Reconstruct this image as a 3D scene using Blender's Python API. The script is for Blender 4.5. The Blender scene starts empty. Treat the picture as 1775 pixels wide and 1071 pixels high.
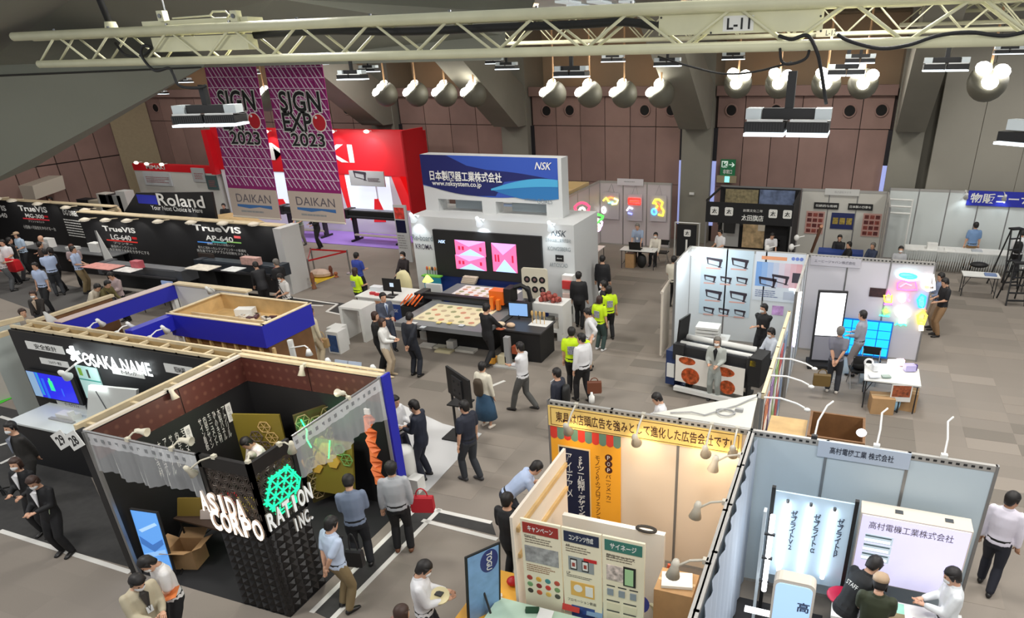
import bpy, math, random
import numpy as np
from mathutils import Vector, Matrix
random.seed(7)
SC = bpy.context.scene
COL = SC.collection
V3 = Vector
# ------------------------------------------------------------------ camera, world, light, exposure
F_PX, CX, CY, CAM_Z = 1204.62, 1016.5, 695.84, 7.54
PITCH, ROLL, YAW = math.radians(26.5366), math.radians(-1.323), math.radians(-20.7817)
fwd = V3((math.sin(YAW) * math.cos(PITCH), math.cos(YAW) * math.cos(PITCH), -math.sin(PITCH)))
_r = V3((math.cos(YAW), -math.sin(YAW), 0)); _u = _r.cross(fwd)
rgt = math.cos(ROLL) * _r + math.sin(ROLL) * _u
upv = -math.sin(ROLL) * _r + math.cos(ROLL) * _u
cam_data = bpy.data.cameras.new('camera'); cam = bpy.data.objects.new('camera', cam_data); COL.objects.link(cam)
mw = Matrix.Identity(4)
for i in range(3):
    mw[i][0], mw[i][1], mw[i][2] = rgt[i], upv[i], -fwd[i]
mw[2][3] = CAM_Z
cam.matrix_world = mw
cam_data.sensor_width = 36; cam_data.lens = F_PX / 1775 * 36
cam_data.shift_x = (887.5 - CX) / 1775; cam_data.shift_y = (CY - 535.5) / 1775
cam_data.clip_start = .1; cam_data.clip_end = 300
SC.camera = cam
SC.view_settings.view_transform = 'Standard'; SC.view_settings.look = 'None'
SC.view_settings.gamma = 1; SC.view_settings.use_curve_mapping = False
SC.view_settings.exposure = 0.15
SC.cycles.use_denoising = True
SC.cycles.max_bounces = 6
world = bpy.data.worlds.new('hall_ambience'); SC.world = world; world.use_nodes = True
bg = world.node_tree.nodes['Background']; bg.inputs[0].default_value = (.93, .96, 1, 1); bg.inputs[1].default_value = .42

def area(name, loc, size, power, color=(1, .97, .92), aim=(0, 0, -1), size_y=None):
    L = bpy.data.lights.new(name, 'AREA'); L.energy = power; L.size = size; L.color = color
    if size_y: L.shape = 'RECTANGLE'; L.size_y = size_y
    o = bpy.data.objects.new(name, L); o.location = loc
    o.rotation_euler = V3(aim).to_track_quat('-Z', 'Y').to_euler(); COL.objects.link(o); return o
def spot(name, loc, aim, power, color=(1, 1, 1), ang=80, blend=.6, r=.04):
    L = bpy.data.lights.new(name, 'SPOT'); L.energy = power; L.color = color; L.spot_size = math.radians(ang); L.spot_blend = blend
    L.shadow_soft_size = r
    o = bpy.data.objects.new(name, L); o.location = loc
    o.rotation_euler = (V3(aim) - V3(loc)).to_track_quat('-Z', 'Y').to_euler(); COL.objects.link(o); return o
# rows of high ceiling lamps over the hall
for X in (-19, -9.5, 0, 6):
    for Y in (3.5, 10.5, 17.3):
        area('ceiling_lamp_and_fill', (X, Y, 8.9), 1.6, 310)
for Y in (12.5, 20): area('ceiling_lamp_and_fill', (-28, Y, 8.0), 1.6, 260)  # added overhead fill, no fixture here, brightens the dark left walls
for X in (-33, -26, -19, -9.5, -1): area('ceiling_lamp_and_fill', (X, 26.5, 7.9), 1.2, 110 + 60 * (X > -2))
area('ceiling_lamp_and_fill', (5.5, 26, 7.9), 1.2, 190)  # fill light added to lift the sales wall at the far right

# ------------------------------------------------------------------ maths helpers: pixel of the photograph -> point of the hall
def ray(px, py): return fwd + rgt * ((px - CX) / F_PX) - upv * ((py - CY) / F_PX)
C0 = V3((0, 0, CAM_Z))
def PZ(px, py, z=0.0):
    d = ray(px, py); return C0 + d * ((z - CAM_Z) / d.z)
def PY(px, py, Y):
    d = ray(px, py); return C0 + d * (Y / d.y)
def PX(px, py, X):
    d = ray(px, py); return C0 + d * (X / d.x)
def PD(px, py, Dp):
    return C0 + ray(px, py) * Dp
X_, Y_, Z_ = V3((1, 0, 0)), V3((0, 1, 0)), V3((0, 0, 1))

# ------------------------------------------------------------------ materials
def lin(c): return tuple((x / 12.92 if x <= .04045 else ((x + .055) / 1.055) ** 2.4) for x in (v / 255 for v in c))
MC = {}
def mat(c, rough=.6, metal=0, emit=0, ecol=None, alpha=None, bump=0, bscale=60, var=0, vscale=8, spec=.5, trans=0):
    key = (c, rough, metal, emit, ecol, alpha, bump, bscale, var, vscale, trans)
    if key in MC: return MC[key]
    m = bpy.data.materials.new('material'); m.use_nodes = True; nt = m.node_tree; b = nt.nodes['Principled BSDF']
    b.inputs['Base Color'].default_value = (*lin(c), 1); b.inputs['Roughness'].default_value = rough; b.inputs['Metallic'].default_value = metal
    if emit:
        b.inputs['Emission Color'].default_value = (*lin(ecol or c), 1); b.inputs['Emission Strength'].default_value = emit
    if alpha is not None: b.inputs['Alpha'].default_value = alpha
    if trans: b.inputs['Transmission Weight'].default_value = trans
    if bump or var:
        tc = nt.nodes.new('ShaderNodeTexCoord'); n = nt.nodes.new('ShaderNodeTexNoise'); n.inputs['Scale'].default_value = bscale
        nt.links.new(tc.outputs['Object'], n.inputs['Vector'])
        if bump:
            bp = nt.nodes.new('ShaderNodeBump'); bp.inputs['Strength'].default_value = bump; bp.inputs['Distance'].default_value = .01
            nt.links.new(n.outputs['Fac'], bp.inputs['Height']); nt.links.new(bp.outputs['Normal'], b.inputs['Normal'])
        if var:
            n2 = nt.nodes.new('ShaderNodeTexNoise'); n2.inputs['Scale'].default_value = vscale; n2.inputs['Detail'].default_value = 4
            nt.links.new(tc.outputs['Object'], n2.inputs['Vector'])
            mr = nt.nodes.new('ShaderNodeMapRange'); mr.inputs[1].default_value = .3; mr.inputs[2].default_value = .7
            mr.inputs[3].default_value = 1 - var; mr.inputs[4].default_value = 1 + var
            nt.links.new(n2.outputs['Fac'], mr.inputs[0])
            mx = nt.nodes.new('ShaderNodeVectorMath'); mx.operation = 'SCALE'; mx.inputs[0].default_value = lin(c)
            nt.links.new(mr.outputs[0], mx.inputs['Scale']); nt.links.new(mx.outputs[0], b.inputs['Base Color'])
    MC[key] = m; return m
WHITE = mat((222, 222, 218), .55); PANELW = mat((205, 208, 206), .5); CREAMW = mat((214, 204, 190), .55)
BLACK = mat((22, 22, 23), .6); DARK = mat((38, 38, 40), .55); ALU = mat((150, 150, 150), .35, .7); STEEL = mat((120, 122, 124), .3, .8)
WOOD = mat((196, 164, 112), .6, var=.12, vscale=5); WOODL = mat((214, 196, 160), .6, var=.08, vscale=6); WOODD = mat((120, 84, 50), .6, var=.15, vscale=5)
CARD = mat((176, 140, 98), .75, var=.05); TRUSS = mat((214, 212, 178), .45, .0, var=.06, vscale=3)
NAVY = mat((26, 34, 92), .5); ROYAL = mat((34, 44, 160), .45); RED = mat((190, 26, 32), .45)
GREYF = mat((150, 150, 150), .5)

# ------------------------------------------------------------------ mesh helpers
class MB:
    def __init__(s): s.v = []; s.f = []
    def add(s, vs, fs):
        o = len(s.v); s.v += [tuple(v) for v in vs]; s.f += [tuple(i + o for i in f) for f in fs]; return s
    def box(s, a, b):
        x0, y0, z0 = a; x1, y1, z1 = b
        return s.add([(x0, y0, z0), (x1, y0, z0), (x1, y1, z0), (x0, y1, z0), (x0, y0, z1), (x1, y0, z1), (x1, y1, z1), (x0, y1, z1)],
                     [(0, 3, 2, 1), (4, 5, 6, 7), (0, 1, 5, 4), (1, 2, 6, 5), (2, 3, 7, 6), (3, 0, 4, 7)])
    def obox(s, c, u, v, n, hu, hv, hn):
        c = V3(c); P = []
        for k in (-1, 1):
            for i, j in ((-1, -1), (1, -1), (1, 1), (-1, 1)): P.append(c + u * (hu * i) + v * (hv * j) + n * (hn * k))
        return s.add(P, [(0, 3, 2, 1), (4, 5, 6, 7), (0, 1, 5, 4), (1, 2, 6, 5), (2, 3, 7, 6), (3, 0, 4, 7)])
    def tube(s, a, b, r0, r1=None, n=8, caps=True):
        a, b = V3(a), V3(b); r1 = r0 if r1 is None else r1
        d = (b - a); 
        if d.length < 1e-6: return s
        d.normalize(); u = d.orthogonal().normalized(); w = d.cross(u)
        P = [a + (u * math.cos(t) + w * math.sin(t)) * r0 for t in (2 * math.pi * i / n for i in range(n))]
        P += [b + (u * math.cos(t) + w * math.sin(t)) * r1 for t in (2 * math.pi * i / n for i in range(n))]
        fs = [(i, (i + 1) % n, n + (i + 1) % n, n + i) for i in range(n)]
        if caps: fs += [tuple(range(n - 1, -1, -1)), tuple(range(n, 2 * n))]
        return s.add(P, fs)
    def path(s, pts, r, n=6):
        pts = [V3(p) for p in pts]; k = len(pts); rings = []; prev = None
        for i, p in enumerate(pts):
            d = (pts[min(i + 1, k - 1)] - pts[max(i - 1, 0)]).normalized()
            u = d.orthogonal().normalized() if prev is None else (prev - d * prev.dot(d)).normalized()
            prev = u; w = d.cross(u)
            rings.append([p + (u * math.cos(t) + w * math.sin(t)) * r for t in (2 * math.pi * j / n for j in range(n))])
        return s.rings(rings)
    def rings(s, rings, caps=True):
        n = len(rings[0]); P = [p for r in rings for p in r]; fs = []
        for k in range(len(rings) - 1):
            for i in range(n): fs.append((k * n + i, k * n + (i + 1) % n, (k + 1) * n + (i + 1) % n, (k + 1) * n + i))
        if caps: fs += [tuple(range(n - 1, -1, -1)), tuple(range((len(rings) - 1) * n, len(rings) * n))]
        return s.add(P, fs)
    def lathe(s, prof, c, ax=Z_, n=14, caps=True):
        ax = V3(ax).normalized(); u = ax.orthogonal().normalized(); w = ax.cross(u); c = V3(c)
        return s.rings([[c + ax * h + (u * math.cos(t) + w * math.sin(t)) * max(r, 1e-4) for t in (2 * math.pi * j / n for j in range(n))] for r, h in prof], caps)
    def ball(s, c, rx, ry=None, rz=None, n=12, m=8):
        ry = rx if ry is None else ry; rz = rx if rz is None else rz; c = V3(c)
        return s.rings([[c + V3((rx * math.sin(p) * math.cos(t), ry * math.sin(p) * math.sin(t), -rz * math.cos(p))) for t in (2 * math.pi * j / n for j in range(n))]
                        for p in (max(.03, min(math.pi - .03, math.pi * i / m)) for i in range(m + 1))])
    def prism(s, pts, d):
        k = len(pts); pts = [V3(p) for p in pts]; d = V3(d)
        return s.add(pts + [p + d for p in pts], [tuple(range(k - 1, -1, -1)), tuple(range(k, 2 * k))] + [(i, (i + 1) % k, k + (i + 1) % k, k + i) for i in range(k)])
    def quad(s, *p): return s.add(p, [tuple(range(len(p)))])
WPOS = {}
def finish(o, loc, parent):
    if parent is not None:
        o.parent = parent
    COL.objects.link(o); WPOS[o.name] = V3(loc); return o
def mesh_of(mb, off, name, m, smooth=False):
    me = bpy.data.meshes.new(name); off = V3(off)
    me.from_pydata([(v[0] - off.x, v[1] - off.y, v[2] - off.z) for v in mb.v], [], mb.f)
    if m is not None: me.materials.append(m)
    if smooth: me.polygons.foreach_set('use_smooth', [True] * len(me.polygons))
    me.update(); return me
def wpos(o): return WPOS[o.name] if o is not None else V3((0, 0, 0))
def ob(name, mb, m, parent=None, smooth=False, stuff=False, label=None):
    """one mesh object, vertices given in hall coordinates"""
    me = mesh_of(mb, wpos(parent), name, m, smooth)
    o = bpy.data.objects.new(name, me); finish(o, wpos(parent), parent)
    if stuff: o['kind'] = 'stuff'
    if label: o['label'] = label
    return o
def tag(o, label, cat, group=None):
    o['label'] = label; o['category'] = cat
    if group: o['group'] = group
    return o
def thing(name, label, cat, loc=(0, 0, 0), group=None):
    o = bpy.data.objects.new(name, None); o.location = loc; o.empty_display_size = .1
    COL.objects.link(o); WPOS[o.name] = V3(loc); return tag(o, label, cat, group)
def solo(name, mb, m, label, cat, group=None, smooth=False):
    c = V3((0, 0, 0))
    for v in mb.v: c += V3(v)
    c /= len(mb.v); c.z = min(v[2] for v in mb.v)
    me = mesh_of(mb, c, name, m, smooth); o = bpy.data.objects.new(name, me); o.location = c; COL.objects.link(o); WPOS[o.name] = c
    return tag(o, label, cat, group)
def struct(name, mb, m, parent=None, smooth=False):
    o = ob(name, mb, m, parent, smooth)
    if parent is None: o['kind'] = 'structure'
    return o
def children(o): return [c for c in o.children]
def copy_tree(o, parent=None, loc=None, rotz=None, label=None, group=None):
    c = o.copy(); COL.objects.link(c)
    if parent is not None: c.parent = parent
    if loc is not None: c.location = loc
    if rotz is not None: c.rotation_euler = (0, 0, rotz)
    if label: c['label'] = label
    if group: c['group'] = group
    WPOS[c.name] = V3(c.location)
    for ch in children(o): copy_tree(ch, c)
    return c
# a flat working plane: u to the right, v up, n towards the viewer
class Frame:
    def __init__(s, o, u=X_, v=Z_, n=None):
        s.o = V3(o); s.u = V3(u).normalized(); s.v = V3(v).normalized(); s.n = V3(n).normalized() if n is not None else s.u.cross(s.v)
    def p(s, u, v, n=0): return s.o + s.u * u + s.v * v + s.n * n
    def px(s, x, y):
        d = ray(x, y); t = (s.o - C0).dot(s.n) / d.dot(s.n); q = C0 + d * t - s.o; return q.dot(s.u), q.dot(s.v)
    def bb(s, x0, y0, x1, y1):
        xm, ym = (x0 + x1) / 2, (y0 + y1) / 2
        return s.px(x0, ym)[0], s.px(xm, y1)[1], s.px(x1, ym)[0], s.px(xm, y0)[1]
    def rect(s, mb, u0, v0, u1, v1, n0=0, n1=.01):
        return mb.obox(s.p((u0 + u1) / 2, (v0 + v1) / 2, (n0 + n1) / 2), s.u, s.v, s.n, abs(u1 - u0) / 2, abs(v1 - v0) / 2, abs(n1 - n0) / 2)
    def poly(s, mb, pts, n0=0, n1=.01):
        return mb.prism([s.p(a, b, n0) for a, b in pts], s.n * (n1 - n0))
def FY(x, y, z=0): return Frame((x, y, z), X_, Z_, -Y_)       # wall seen from the camera side
def FXp(x, y, z=0): return Frame((x, y, z), Y_, Z_, X_)       # wall whose visible face looks to +x
def FXm(x, y, z=0): return Frame((x, y, z), -Y_, Z_, -X_)     # wall whose visible face looks to -x
def FZ(x, y, z=0): return Frame((x, y, z), X_, Y_, Z_)
def rectpart(name, fr, bb, m, parent, n0=0, n1=.01, label=None):
    mb = MB(); fr.rect(mb, *bb, n0, n1); return ob(name, mb, m, parent, label=label)
TXT = {}
def text(s, fr, bb, m, parent, n=.012, name='lettering', bold=0, shear=0, vertical=False, depth=.004):
    """lettering as geometry, fitted into the box bb of a frame"""
    key = (s, bold, shear, vertical)
    if key not in TXT:
        body = '\n'.join(s) if vertical else s
        c = bpy.data.curves.new('lettering', 'FONT'); c.body = body; c.resolution_u = 3 if s.isascii() else 1; c.offset = bold; c.shear = shear
        if vertical: c.align_x = 'CENTER'; c.space_line = .82
        o = bpy.data.objects.new('lettering_tmp', c); COL.objects.link(o)
        dg = bpy.context.evaluated_depsgraph_get(); dg.update()
        me = bpy.data.meshes.new_from_object(o.evaluated_get(dg)); a = np.zeros(len(me.vertices) * 3); me.vertices.foreach_get('co', a)
        a = a.reshape(-1, 3); fs = [tuple(p.vertices) for p in me.polygons]
        bpy.data.objects.remove(o); bpy.data.curves.remove(c); bpy.data.meshes.remove(me)
        TXT[key] = (a, fs)
    a, fs = TXT[key]
    if len(a) == 0: return None
    mn, mx = a.min(0), a.max(0); u0, v0, u1, v1 = bb
    su = (u1 - u0) / max(mx[0] - mn[0], 1e-6); sv = (v1 - v0) / max(mx[1] - mn[1], 1e-6)
    mb = MB(); mb.v = [tuple(fr.p(u0 + (q[0] - mn[0]) * su, v0 + (q[1] - mn[1]) * sv, n)) for q in a]; mb.f = list(fs)
    return ob(name, mb, m, parent)
def lines(fr, bb, n_rows, m, parent, n=.012, frac=.45, seed=1, name='text_lines'):
    """rows of print too small to read: short word-like dashes"""
    rd = random.Random(seed); u0, v0, u1, v1 = bb; mb = MB(); h = (v1 - v0) / n_rows
    for i in range(n_rows):
        u = u0; top = v1 - i * h; end = u0 + (u1 - u0) * rd.uniform(.75, 1)
        while u < end:
            w = min(rd.uniform(.5, 2.2) * h * frac * 2, end - u)
            fr.rect(mb, u, top - h * frac, u + w, top, n, n + .001); u += w + h * .18
    return ob(name, mb, m, parent)

def box_(name, m, t, a, b): return ob(name, MB().box(a, b), m, t)
def tube_(name, m, t, *a, **k): return ob(name, MB().tube(*a, **k), m, t)
# ------------------------------------------------------------------ the hall
def floor_mat():
    m = bpy.data.materials.new('carpet'); m.use_nodes = True; nt = m.node_tree; b = nt.nodes['Principled BSDF']; b.inputs['Roughness'].default_value = .95
    tc = nt.nodes.new('ShaderNodeTexCoord'); mp = nt.nodes.new('ShaderNodeMapping'); mp.inputs['Scale'].default_value = (1.0, 2.0, 1)
    nt.links.new(tc.outputs['Object'], mp.inputs['Vector'])
    fl = nt.nodes.new('ShaderNodeVectorMath'); fl.operation = 'FLOOR'; nt.links.new(mp.outputs[0], fl.inputs[0])
    wn = nt.nodes.new('ShaderNodeTexWhiteNoise'); nt.links.new(fl.outputs[0], wn.inputs['Vector'])
    ns = nt.nodes.new('ShaderNodeTexNoise'); ns.inputs['Scale'].default_value = 120; nt.links.new(tc.outputs['Object'], ns.inputs['Vector'])
    n3 = nt.nodes.new('ShaderNodeTexNoise'); n3.inputs['Scale'].default_value = .35; nt.links.new(tc.outputs['Object'], n3.inputs['Vector'])
    a = nt.nodes.new('ShaderNodeMath'); a.operation = 'MULTIPLY_ADD'; nt.links.new(wn.outputs['Value'], a.inputs[0]); a.inputs[1].default_value = .10; a.inputs[2].default_value = .80
    c = nt.nodes.new('ShaderNodeMath'); c.operation = 'MULTIPLY_ADD'; nt.links.new(ns.outputs['Fac'], c.inputs[0]); c.inputs[1].default_value = .25; nt.links.new(a.outputs[0], c.inputs[2])
    d = nt.nodes.new('ShaderNodeMath'); d.operation = 'MULTIPLY_ADD'; nt.links.new(n3.outputs['Fac'], d.inputs[0]); d.inputs[1].default_value = .15; nt.links.new(c.outputs[0], d.inputs[2])
    mx = nt.nodes.new('ShaderNodeVectorMath'); mx.operation = 'SCALE'; mx.inputs[0].default_value = lin((130, 122, 113)); nt.links.new(d.outputs[0], mx.inputs['Scale'])
    nt.links.new(mx.outputs[0], b.inputs['Base Color'])
    return m
mb = MB(); mb.box((-42, 0, -.2), (12, 33, 0)); floor = struct('floor', mb, floor_mat())
# single carpet tiles that stand out by their shade
shades = [mat(c, .95, bump=.3, bscale=300) for c in ((139, 130, 120), (121, 114, 105), (145, 136, 126))]
rd = random.Random(5); tm = {}
for i in range(230):
    x = round(rd.uniform(-7, 8)) if i < 170 else round(rd.uniform(-12, -3)); y = round(rd.uniform(9, 28) * 2) / 2
    if (x, y) in tm: continue
    k = rd.randrange(3)
    if ('m', k) not in tm:
        b_ = MB(); b_.box((.005, .005, 0), (.995, .495, .003)); tm[('m', k)] = mesh_of(b_, (0, 0, 0), 'carpet_tile', shades[k])
    o = bpy.data.objects.new('carpet_tile', tm[('m', k)]); o.location = (x, y, 0); o.parent = floor; COL.objects.link(o); tm[(x, y)] = 1

WY = 30.8
PINK = mat((148, 120, 111), .8, bump=.2, bscale=40, var=.08, vscale=1.2); PINK2 = mat((141, 114, 106), .8, bump=.2, bscale=40, var=.08, vscale=1.3)
TAN = mat((172, 154, 130), .85, var=.05, vscale=.6); CONC = mat((132, 129, 118), .85, var=.06, vscale=.8, bump=.15, bscale=30); JOINT = mat((52, 42, 40), .9)
CEIL = mat((176, 176, 174), .8, var=.04, vscale=.5); SOFF = mat((136, 138, 127), .85, var=.05, vscale=.4)
HOLE = mat((14, 12, 12), .8); SLOT = mat((30, 28, 34), .7); SLOTLIT = mat((150, 160, 215), .5, emit=.75)
fw = FY(0, WY, 0)
mb = MB(); mb.box((-42, WY + .05, 0), (12, WY + .4, 6.15)); wall_back = struct('wall_back', mb, JOINT)
mb = MB(); mb.box((-42, WY + 1.6, 6), (12, WY + 1.9, 12)); struct('wall_back_upper', mb, TAN)
# ledge with the light strip behind it
ub = [fw.px(x, 200)[0] for x in (245, 310, 395, 480, 618, 668, 706, 876, 928, 1187, 1242, 1550, 1606)]
colx = [(-22.35, -21.05), (-15.35, -14.05), (-6.98, -5.72), (1.15, 2.25)]
bays = [(-37.6, -22.45), (-20.95, -15.45), (-13.95, -7.08), (-5.62, 1.05)]
strip = mat((255, 190, 120), .5, emit=4)
pm = {}
for bi, (a, b) in enumerate(bays):
    n = [12, 4, 6, 6][bi]; w = (b - a) / n
    box_('trim_ledge', PINK2, wall_back, (a - .05, WY - .25, 5.93), (b + .05, WY + .05, 6.3))
    box_('shelf', PINK2, wall_back, (a, WY + .05, 6.1), (b, WY + 1.6, 6.2))
    for k in range(2 if bi else 3):
        c = a + (b - a) * (k + .5) / (2 if bi else 3); box_('light_strip', strip, wall_back, (c - .8, WY + .25, 6.2), (c + .8, WY + .4, 6.26))
    for k in range(n):
        for z0, z1 in ((0, 2.35), (2.37, 4.7), (4.73, 5.9)):
            mb = MB(); mb.box((a + k * w + .015, WY - .03, z0), (a + (k + 1) * w - .015, WY + .05, z1)); ob('panel', mb, PINK if (k + int(z0)) % 2 else PINK2, wall_back)
holes = [fw.px(x, y) for x, y in ((244, 187), (271, 187), (566, 190), (602, 190), (948, 192), (988, 191), (1118, 191), (1164, 191), (1268, 191), (1345, 191), (1473, 192), (1528, 191))]
for u, v in holes:
    mb = MB(); mb.lathe([(.26, 0), (.26, .03), (.2, .03), (.2, 0)], (u, WY - .04, v), -Y_, 18, False); ob('vent_ring', mb, PINK, wall_back, True)
    mb = MB(); mb.lathe([(.2, 0), (.2, .01)], (u, WY - .04, v), -Y_, 18); ob('vent_hole', mb, HOLE, wall_back)
for i, (a, b) in enumerate(colx):
    mb = MB(); mb.box((a, WY - .45, 0), (b, WY + 1.7, 10.5)); o = struct('wall_back_column', mb, CONC)
    for s, (q0, q1) in enumerate(((a - .16, a), (b, b + .16))):
        box_('slot', SLOT, o, (q0, WY - .1, 3.4 if i > 1 else 0), (q1, WY + .1, 4.7))
        if i > 1:
            box_('lit_slot', SLOTLIT, o, (q0, WY - .1, .7), (q1, WY + .1, 3.4))
# raking beams that climb from the columns towards the camera
for i, (a, b) in enumerate(colx):
    mb = MB(); y0, z0 = WY - .45, 4.75
    pts = [(a + .05, y0, z0), (a + .05, y0, z0 + 1.6), (a + .05, y0 - 6.5, z0 + 4.7), (a + .05, y0 - 8.5, z0 + 4.7), (a + .05, y0 - .8, z0)]
    mb.prism(pts, (b - a - .1, 0, 0)); struct('wall_back_raking_beam', mb, CONC)
# left wall
XL = -38.6; zl = PX(140, 278, XL).z
mb = MB(); mb.box((XL - .4, 8, 0), (XL - .05, WY + 2, 9)); wall_left = struct('wall_left', mb, JOINT)
ys = [PX(x, y, XL).y for x, y in ((20, 320), (62, 291), (98, 285), (137, 277), (174, 275), (215, 270))]
ys = [ys[1] - (ys[2] - ys[1]) * 3, ys[1] - (ys[2] - ys[1]) * 2, ys[1] - (ys[2] - ys[1])] + ys[1:] + [WY]
for i in range(len(ys) - 1):
    if ys[i] < 8: continue
    for z0, z1 in ((0, zl - .03), (zl + .03, 6.2)):
        mb = MB(); mb.box((XL - .05, ys[i] + .03, z0), (XL + .02, ys[i + 1] - .03, z1)); ob('panel', mb, PINK if i % 2 else PINK2, wall_left)
mb = MB(); mb.prism([(XL + .1, WY - 1.6, 0), (XL + 1.3, WY - .1, 0), (XL + .1, WY - .1, 0)], (0, 0, 9)); struct('wall_left_column', mb, mat((160, 146, 118), .85, var=.05))
# folding partition on the right
mb = MB(); mb.box((2.62, WY - .35, 0), (12, WY + .1, 12)); wall_right = struct('wall_folding_partition', mb, mat((150, 146, 134), .85, var=.03))
for k in range(7):
    mb = MB(); x = 2.62 + k * 1.5; mb.box((x + .012, WY - .4, 0), (x + 1.488, WY - .35, 12)); ob('panel', mb, mat((152, 148, 137), .8, var=.03, vscale=.7), wall_right)
mb = MB(); mb.box((2.25, WY - .2, 0), (2.62, WY + .1, 12)); struct('trim_dark_post', mb, mat((80, 77, 68), .8))
# ceiling and the deep grey soffit at the upper left
mb = MB(); mb.box((-42, 12, 8.96), (12, 33, 9.1)); struct('ceiling', mb, CEIL)
def slab(name, pts, m, th=(0, 0, .25)):
    mb = MB(); mb.prism(pts, th); return struct(name, mb, m)
A = PZ(480, -3, 8.9); B = PZ(920, 23, 8.9); 
crL = PY(-60, 134, 15); crR = PY(352, 117, 15.0); crF = PD(890, 104, 30)
mb = MB()
pts = [PD(-260, -260, 9), PD(470, -260, 9), PD(478, -3, 14), PD(920, 23, 16.5), PD(868, 60, 16.5), PD(868, 104, 16.5), crR, crL, PD(-260, 140, 13)]
mb.add(pts + [p + V3((0, .3, .3)) for p in pts], [(0, 1, 2, 7, 8), (2, 3, 4, 5, 6), (2, 6, 7), (9, 10, 11, 16, 17), (11, 12, 13, 14, 15), (11, 15, 16)] + [(i, (i + 1) % 9, (i + 1) % 9 + 9, i + 9) for i in range(9)])
struct('ceiling_soffit', mb, SOFF)
crL2 = PD(-60, 133.5, 14.2); crR2 = PD(352, 116.5, 17); lo = PD(-60, 338, 16)
slab('ceiling_soffit_slope', [crL2, lo, PD(62, 289, 20), crR2], mat((130, 134, 124), .85, var=.05, vscale=.3), (0, .25, .2))
mb = MB(); mb.path([crL2 + V3((0, -.05, 0)), crR2 + V3((0, -.05, 0))], .02, 5); struct('trim_soffit_joint', mb, mat((40, 40, 38), .8))
# reflectors and roof light high in the ceiling
for k, (x0, y0, x1) in enumerate(((1440, 48, 1600), (1445, 58, 1580), (1560, 40, 1690))):
    a_, b_ = PZ(x0, y0, 8.8), PZ(x1, y0 + .02 * (x1 - x0), 8.8); mb = MB(); mb.tube((a_.x, min(a_.y, 32), a_.z), (b_.x, min(b_.y, 32), b_.z), .09); struct('ceiling_beam', mb, mat((170, 160, 140), .5))
for k in range(10):
    c_ = PZ(985 + k * 18, 4 + (k % 3) * 6, 8.91); mb = MB(); mb.obox(c_, X_, Y_, Z_, .22, .5, .03); struct('ceiling_reflector', mb, mat((225, 235, 238), .2, emit=.35))
a_, b_ = PZ(1432, 45, 8.93), PZ(1600, 22, 8.93); mb = MB(); mb.box((a_.x, a_.y - 3, 8.9), (a_.x + 3.6, a_.y + 1, 8.95)); struct('window_1', mb, mat((216, 226, 230), .3, emit=.7))
for k in range(4): mb = MB(); mb.box((a_.x + 1.17 * k, a_.y - 3, 8.86), (a_.x + .07 + 1.17 * k, a_.y + 1, 8.9)); struct('window_1_bar', mb, mat((90, 92, 90), .5))
for k, (px, py, w) in enumerate(((915, 7, 17), (1046, 16, 11), (1185, 2, 12), (1490, 3, 10))):
    c = PZ(px, py, 8.96); mb = MB(); mb.lathe([(w * .02, 0), (w * .018, .06)], c, -Z_, 16); t = solo('downlight', mb, mat((255, 214, 160), .4, emit=3),
        ['warm recessed downlight in the ceiling above the long truss', 'round white downlight in the ceiling left of the reflectors', 'small recessed downlight above the plate L-11', 'recessed downlight at the upper right above the truss'][k], 'ceiling light')

# ------------------------------------------------------------------ trusses
def truss(name, label, x0, x1, Y, z0, z1, dep, r, step, x00=None, plates=()):
    t = thing(name, label, 'truss', ((x0 + x1) / 2, Y, z0))
    xb = x0 + .35 * step if x00 is None else x00
    for nm, yy, zz, xs in (('top_chord', Y, z1, x0), ('bottom_chord', Y, z0, xb), ('top_chord', Y + dep, z1, x0), ('bottom_chord', Y + dep, z0, xb)):
        mb = MB(); mb.tube((xs, yy, zz), (x1, yy, zz), r * (1.15 if nm[0] == 't' else 1), n=12); ob(nm, mb, TRUSS, t, True)
    n = int((x1 - xb) / step)
    for k in range(n):
        for yy in (Y, Y + dep):
            a = xb + k * step; mb = MB(); mb.tube((a, yy, z0), (a + step / 2, yy, z1), r * .32, n=6); ob('diagonal', mb, TRUSS, t, True)
            mb = MB(); mb.tube((a + step / 2, yy, z1), (a + step, yy, z0), r * .32, n=6); ob('diagonal', mb, TRUSS, t, True)
    for k in range(0, n, 2):
        tube_('cross_bar', TRUSS, t, (xb + k * step, Y, z0), (xb + k * step, Y + dep, z0), r * .3, n=5)
    for k in range(n):
        mb = MB(); mb.lathe([(r * .4, 0), (r * .35, r * .5), (r * .15, r * .5)], (xb + (k + .5) * step, Y, z1 + r * 1.0), Z_, 8); ob('eye_bolt', mb, STEEL, t)
    return t
T1 = 9.0
tr = truss('lighting_truss', 'long cream truss across the top of the view with plate L-11', -13.5, 4.4, T1, 7.58, 8.0, .33, .058, 1.22, -13.1)
ft = FY(0, T1 + .06, 0)
a = ft.px(1143, 30)[0]; b = ft.px(1428, 30)[0]; z0 = ft.px(1143, 62)[1]; z1 = ft.px(1143, 26)[1]
mb = MB(); ft.rect(mb, a, z0, b, z1 + .03, 0, .02); pl = ob('label_plate', mb, TRUSS, tr)
rectpart('number_card', ft, (ft.px(1254, 40)[0], ft.px(1280, 54)[1], ft.px(1307, 40)[0], ft.px(1280, 27)[1]), mat((228, 228, 222), .5), pl, .02, .026)
text('L-11', ft, (ft.px(1261, 40)[0], ft.px(1280, 51)[1], ft.px(1301, 40)[0], ft.px(1280, 31)[1]), BLACK, pl, .03, bold=.02)
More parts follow.
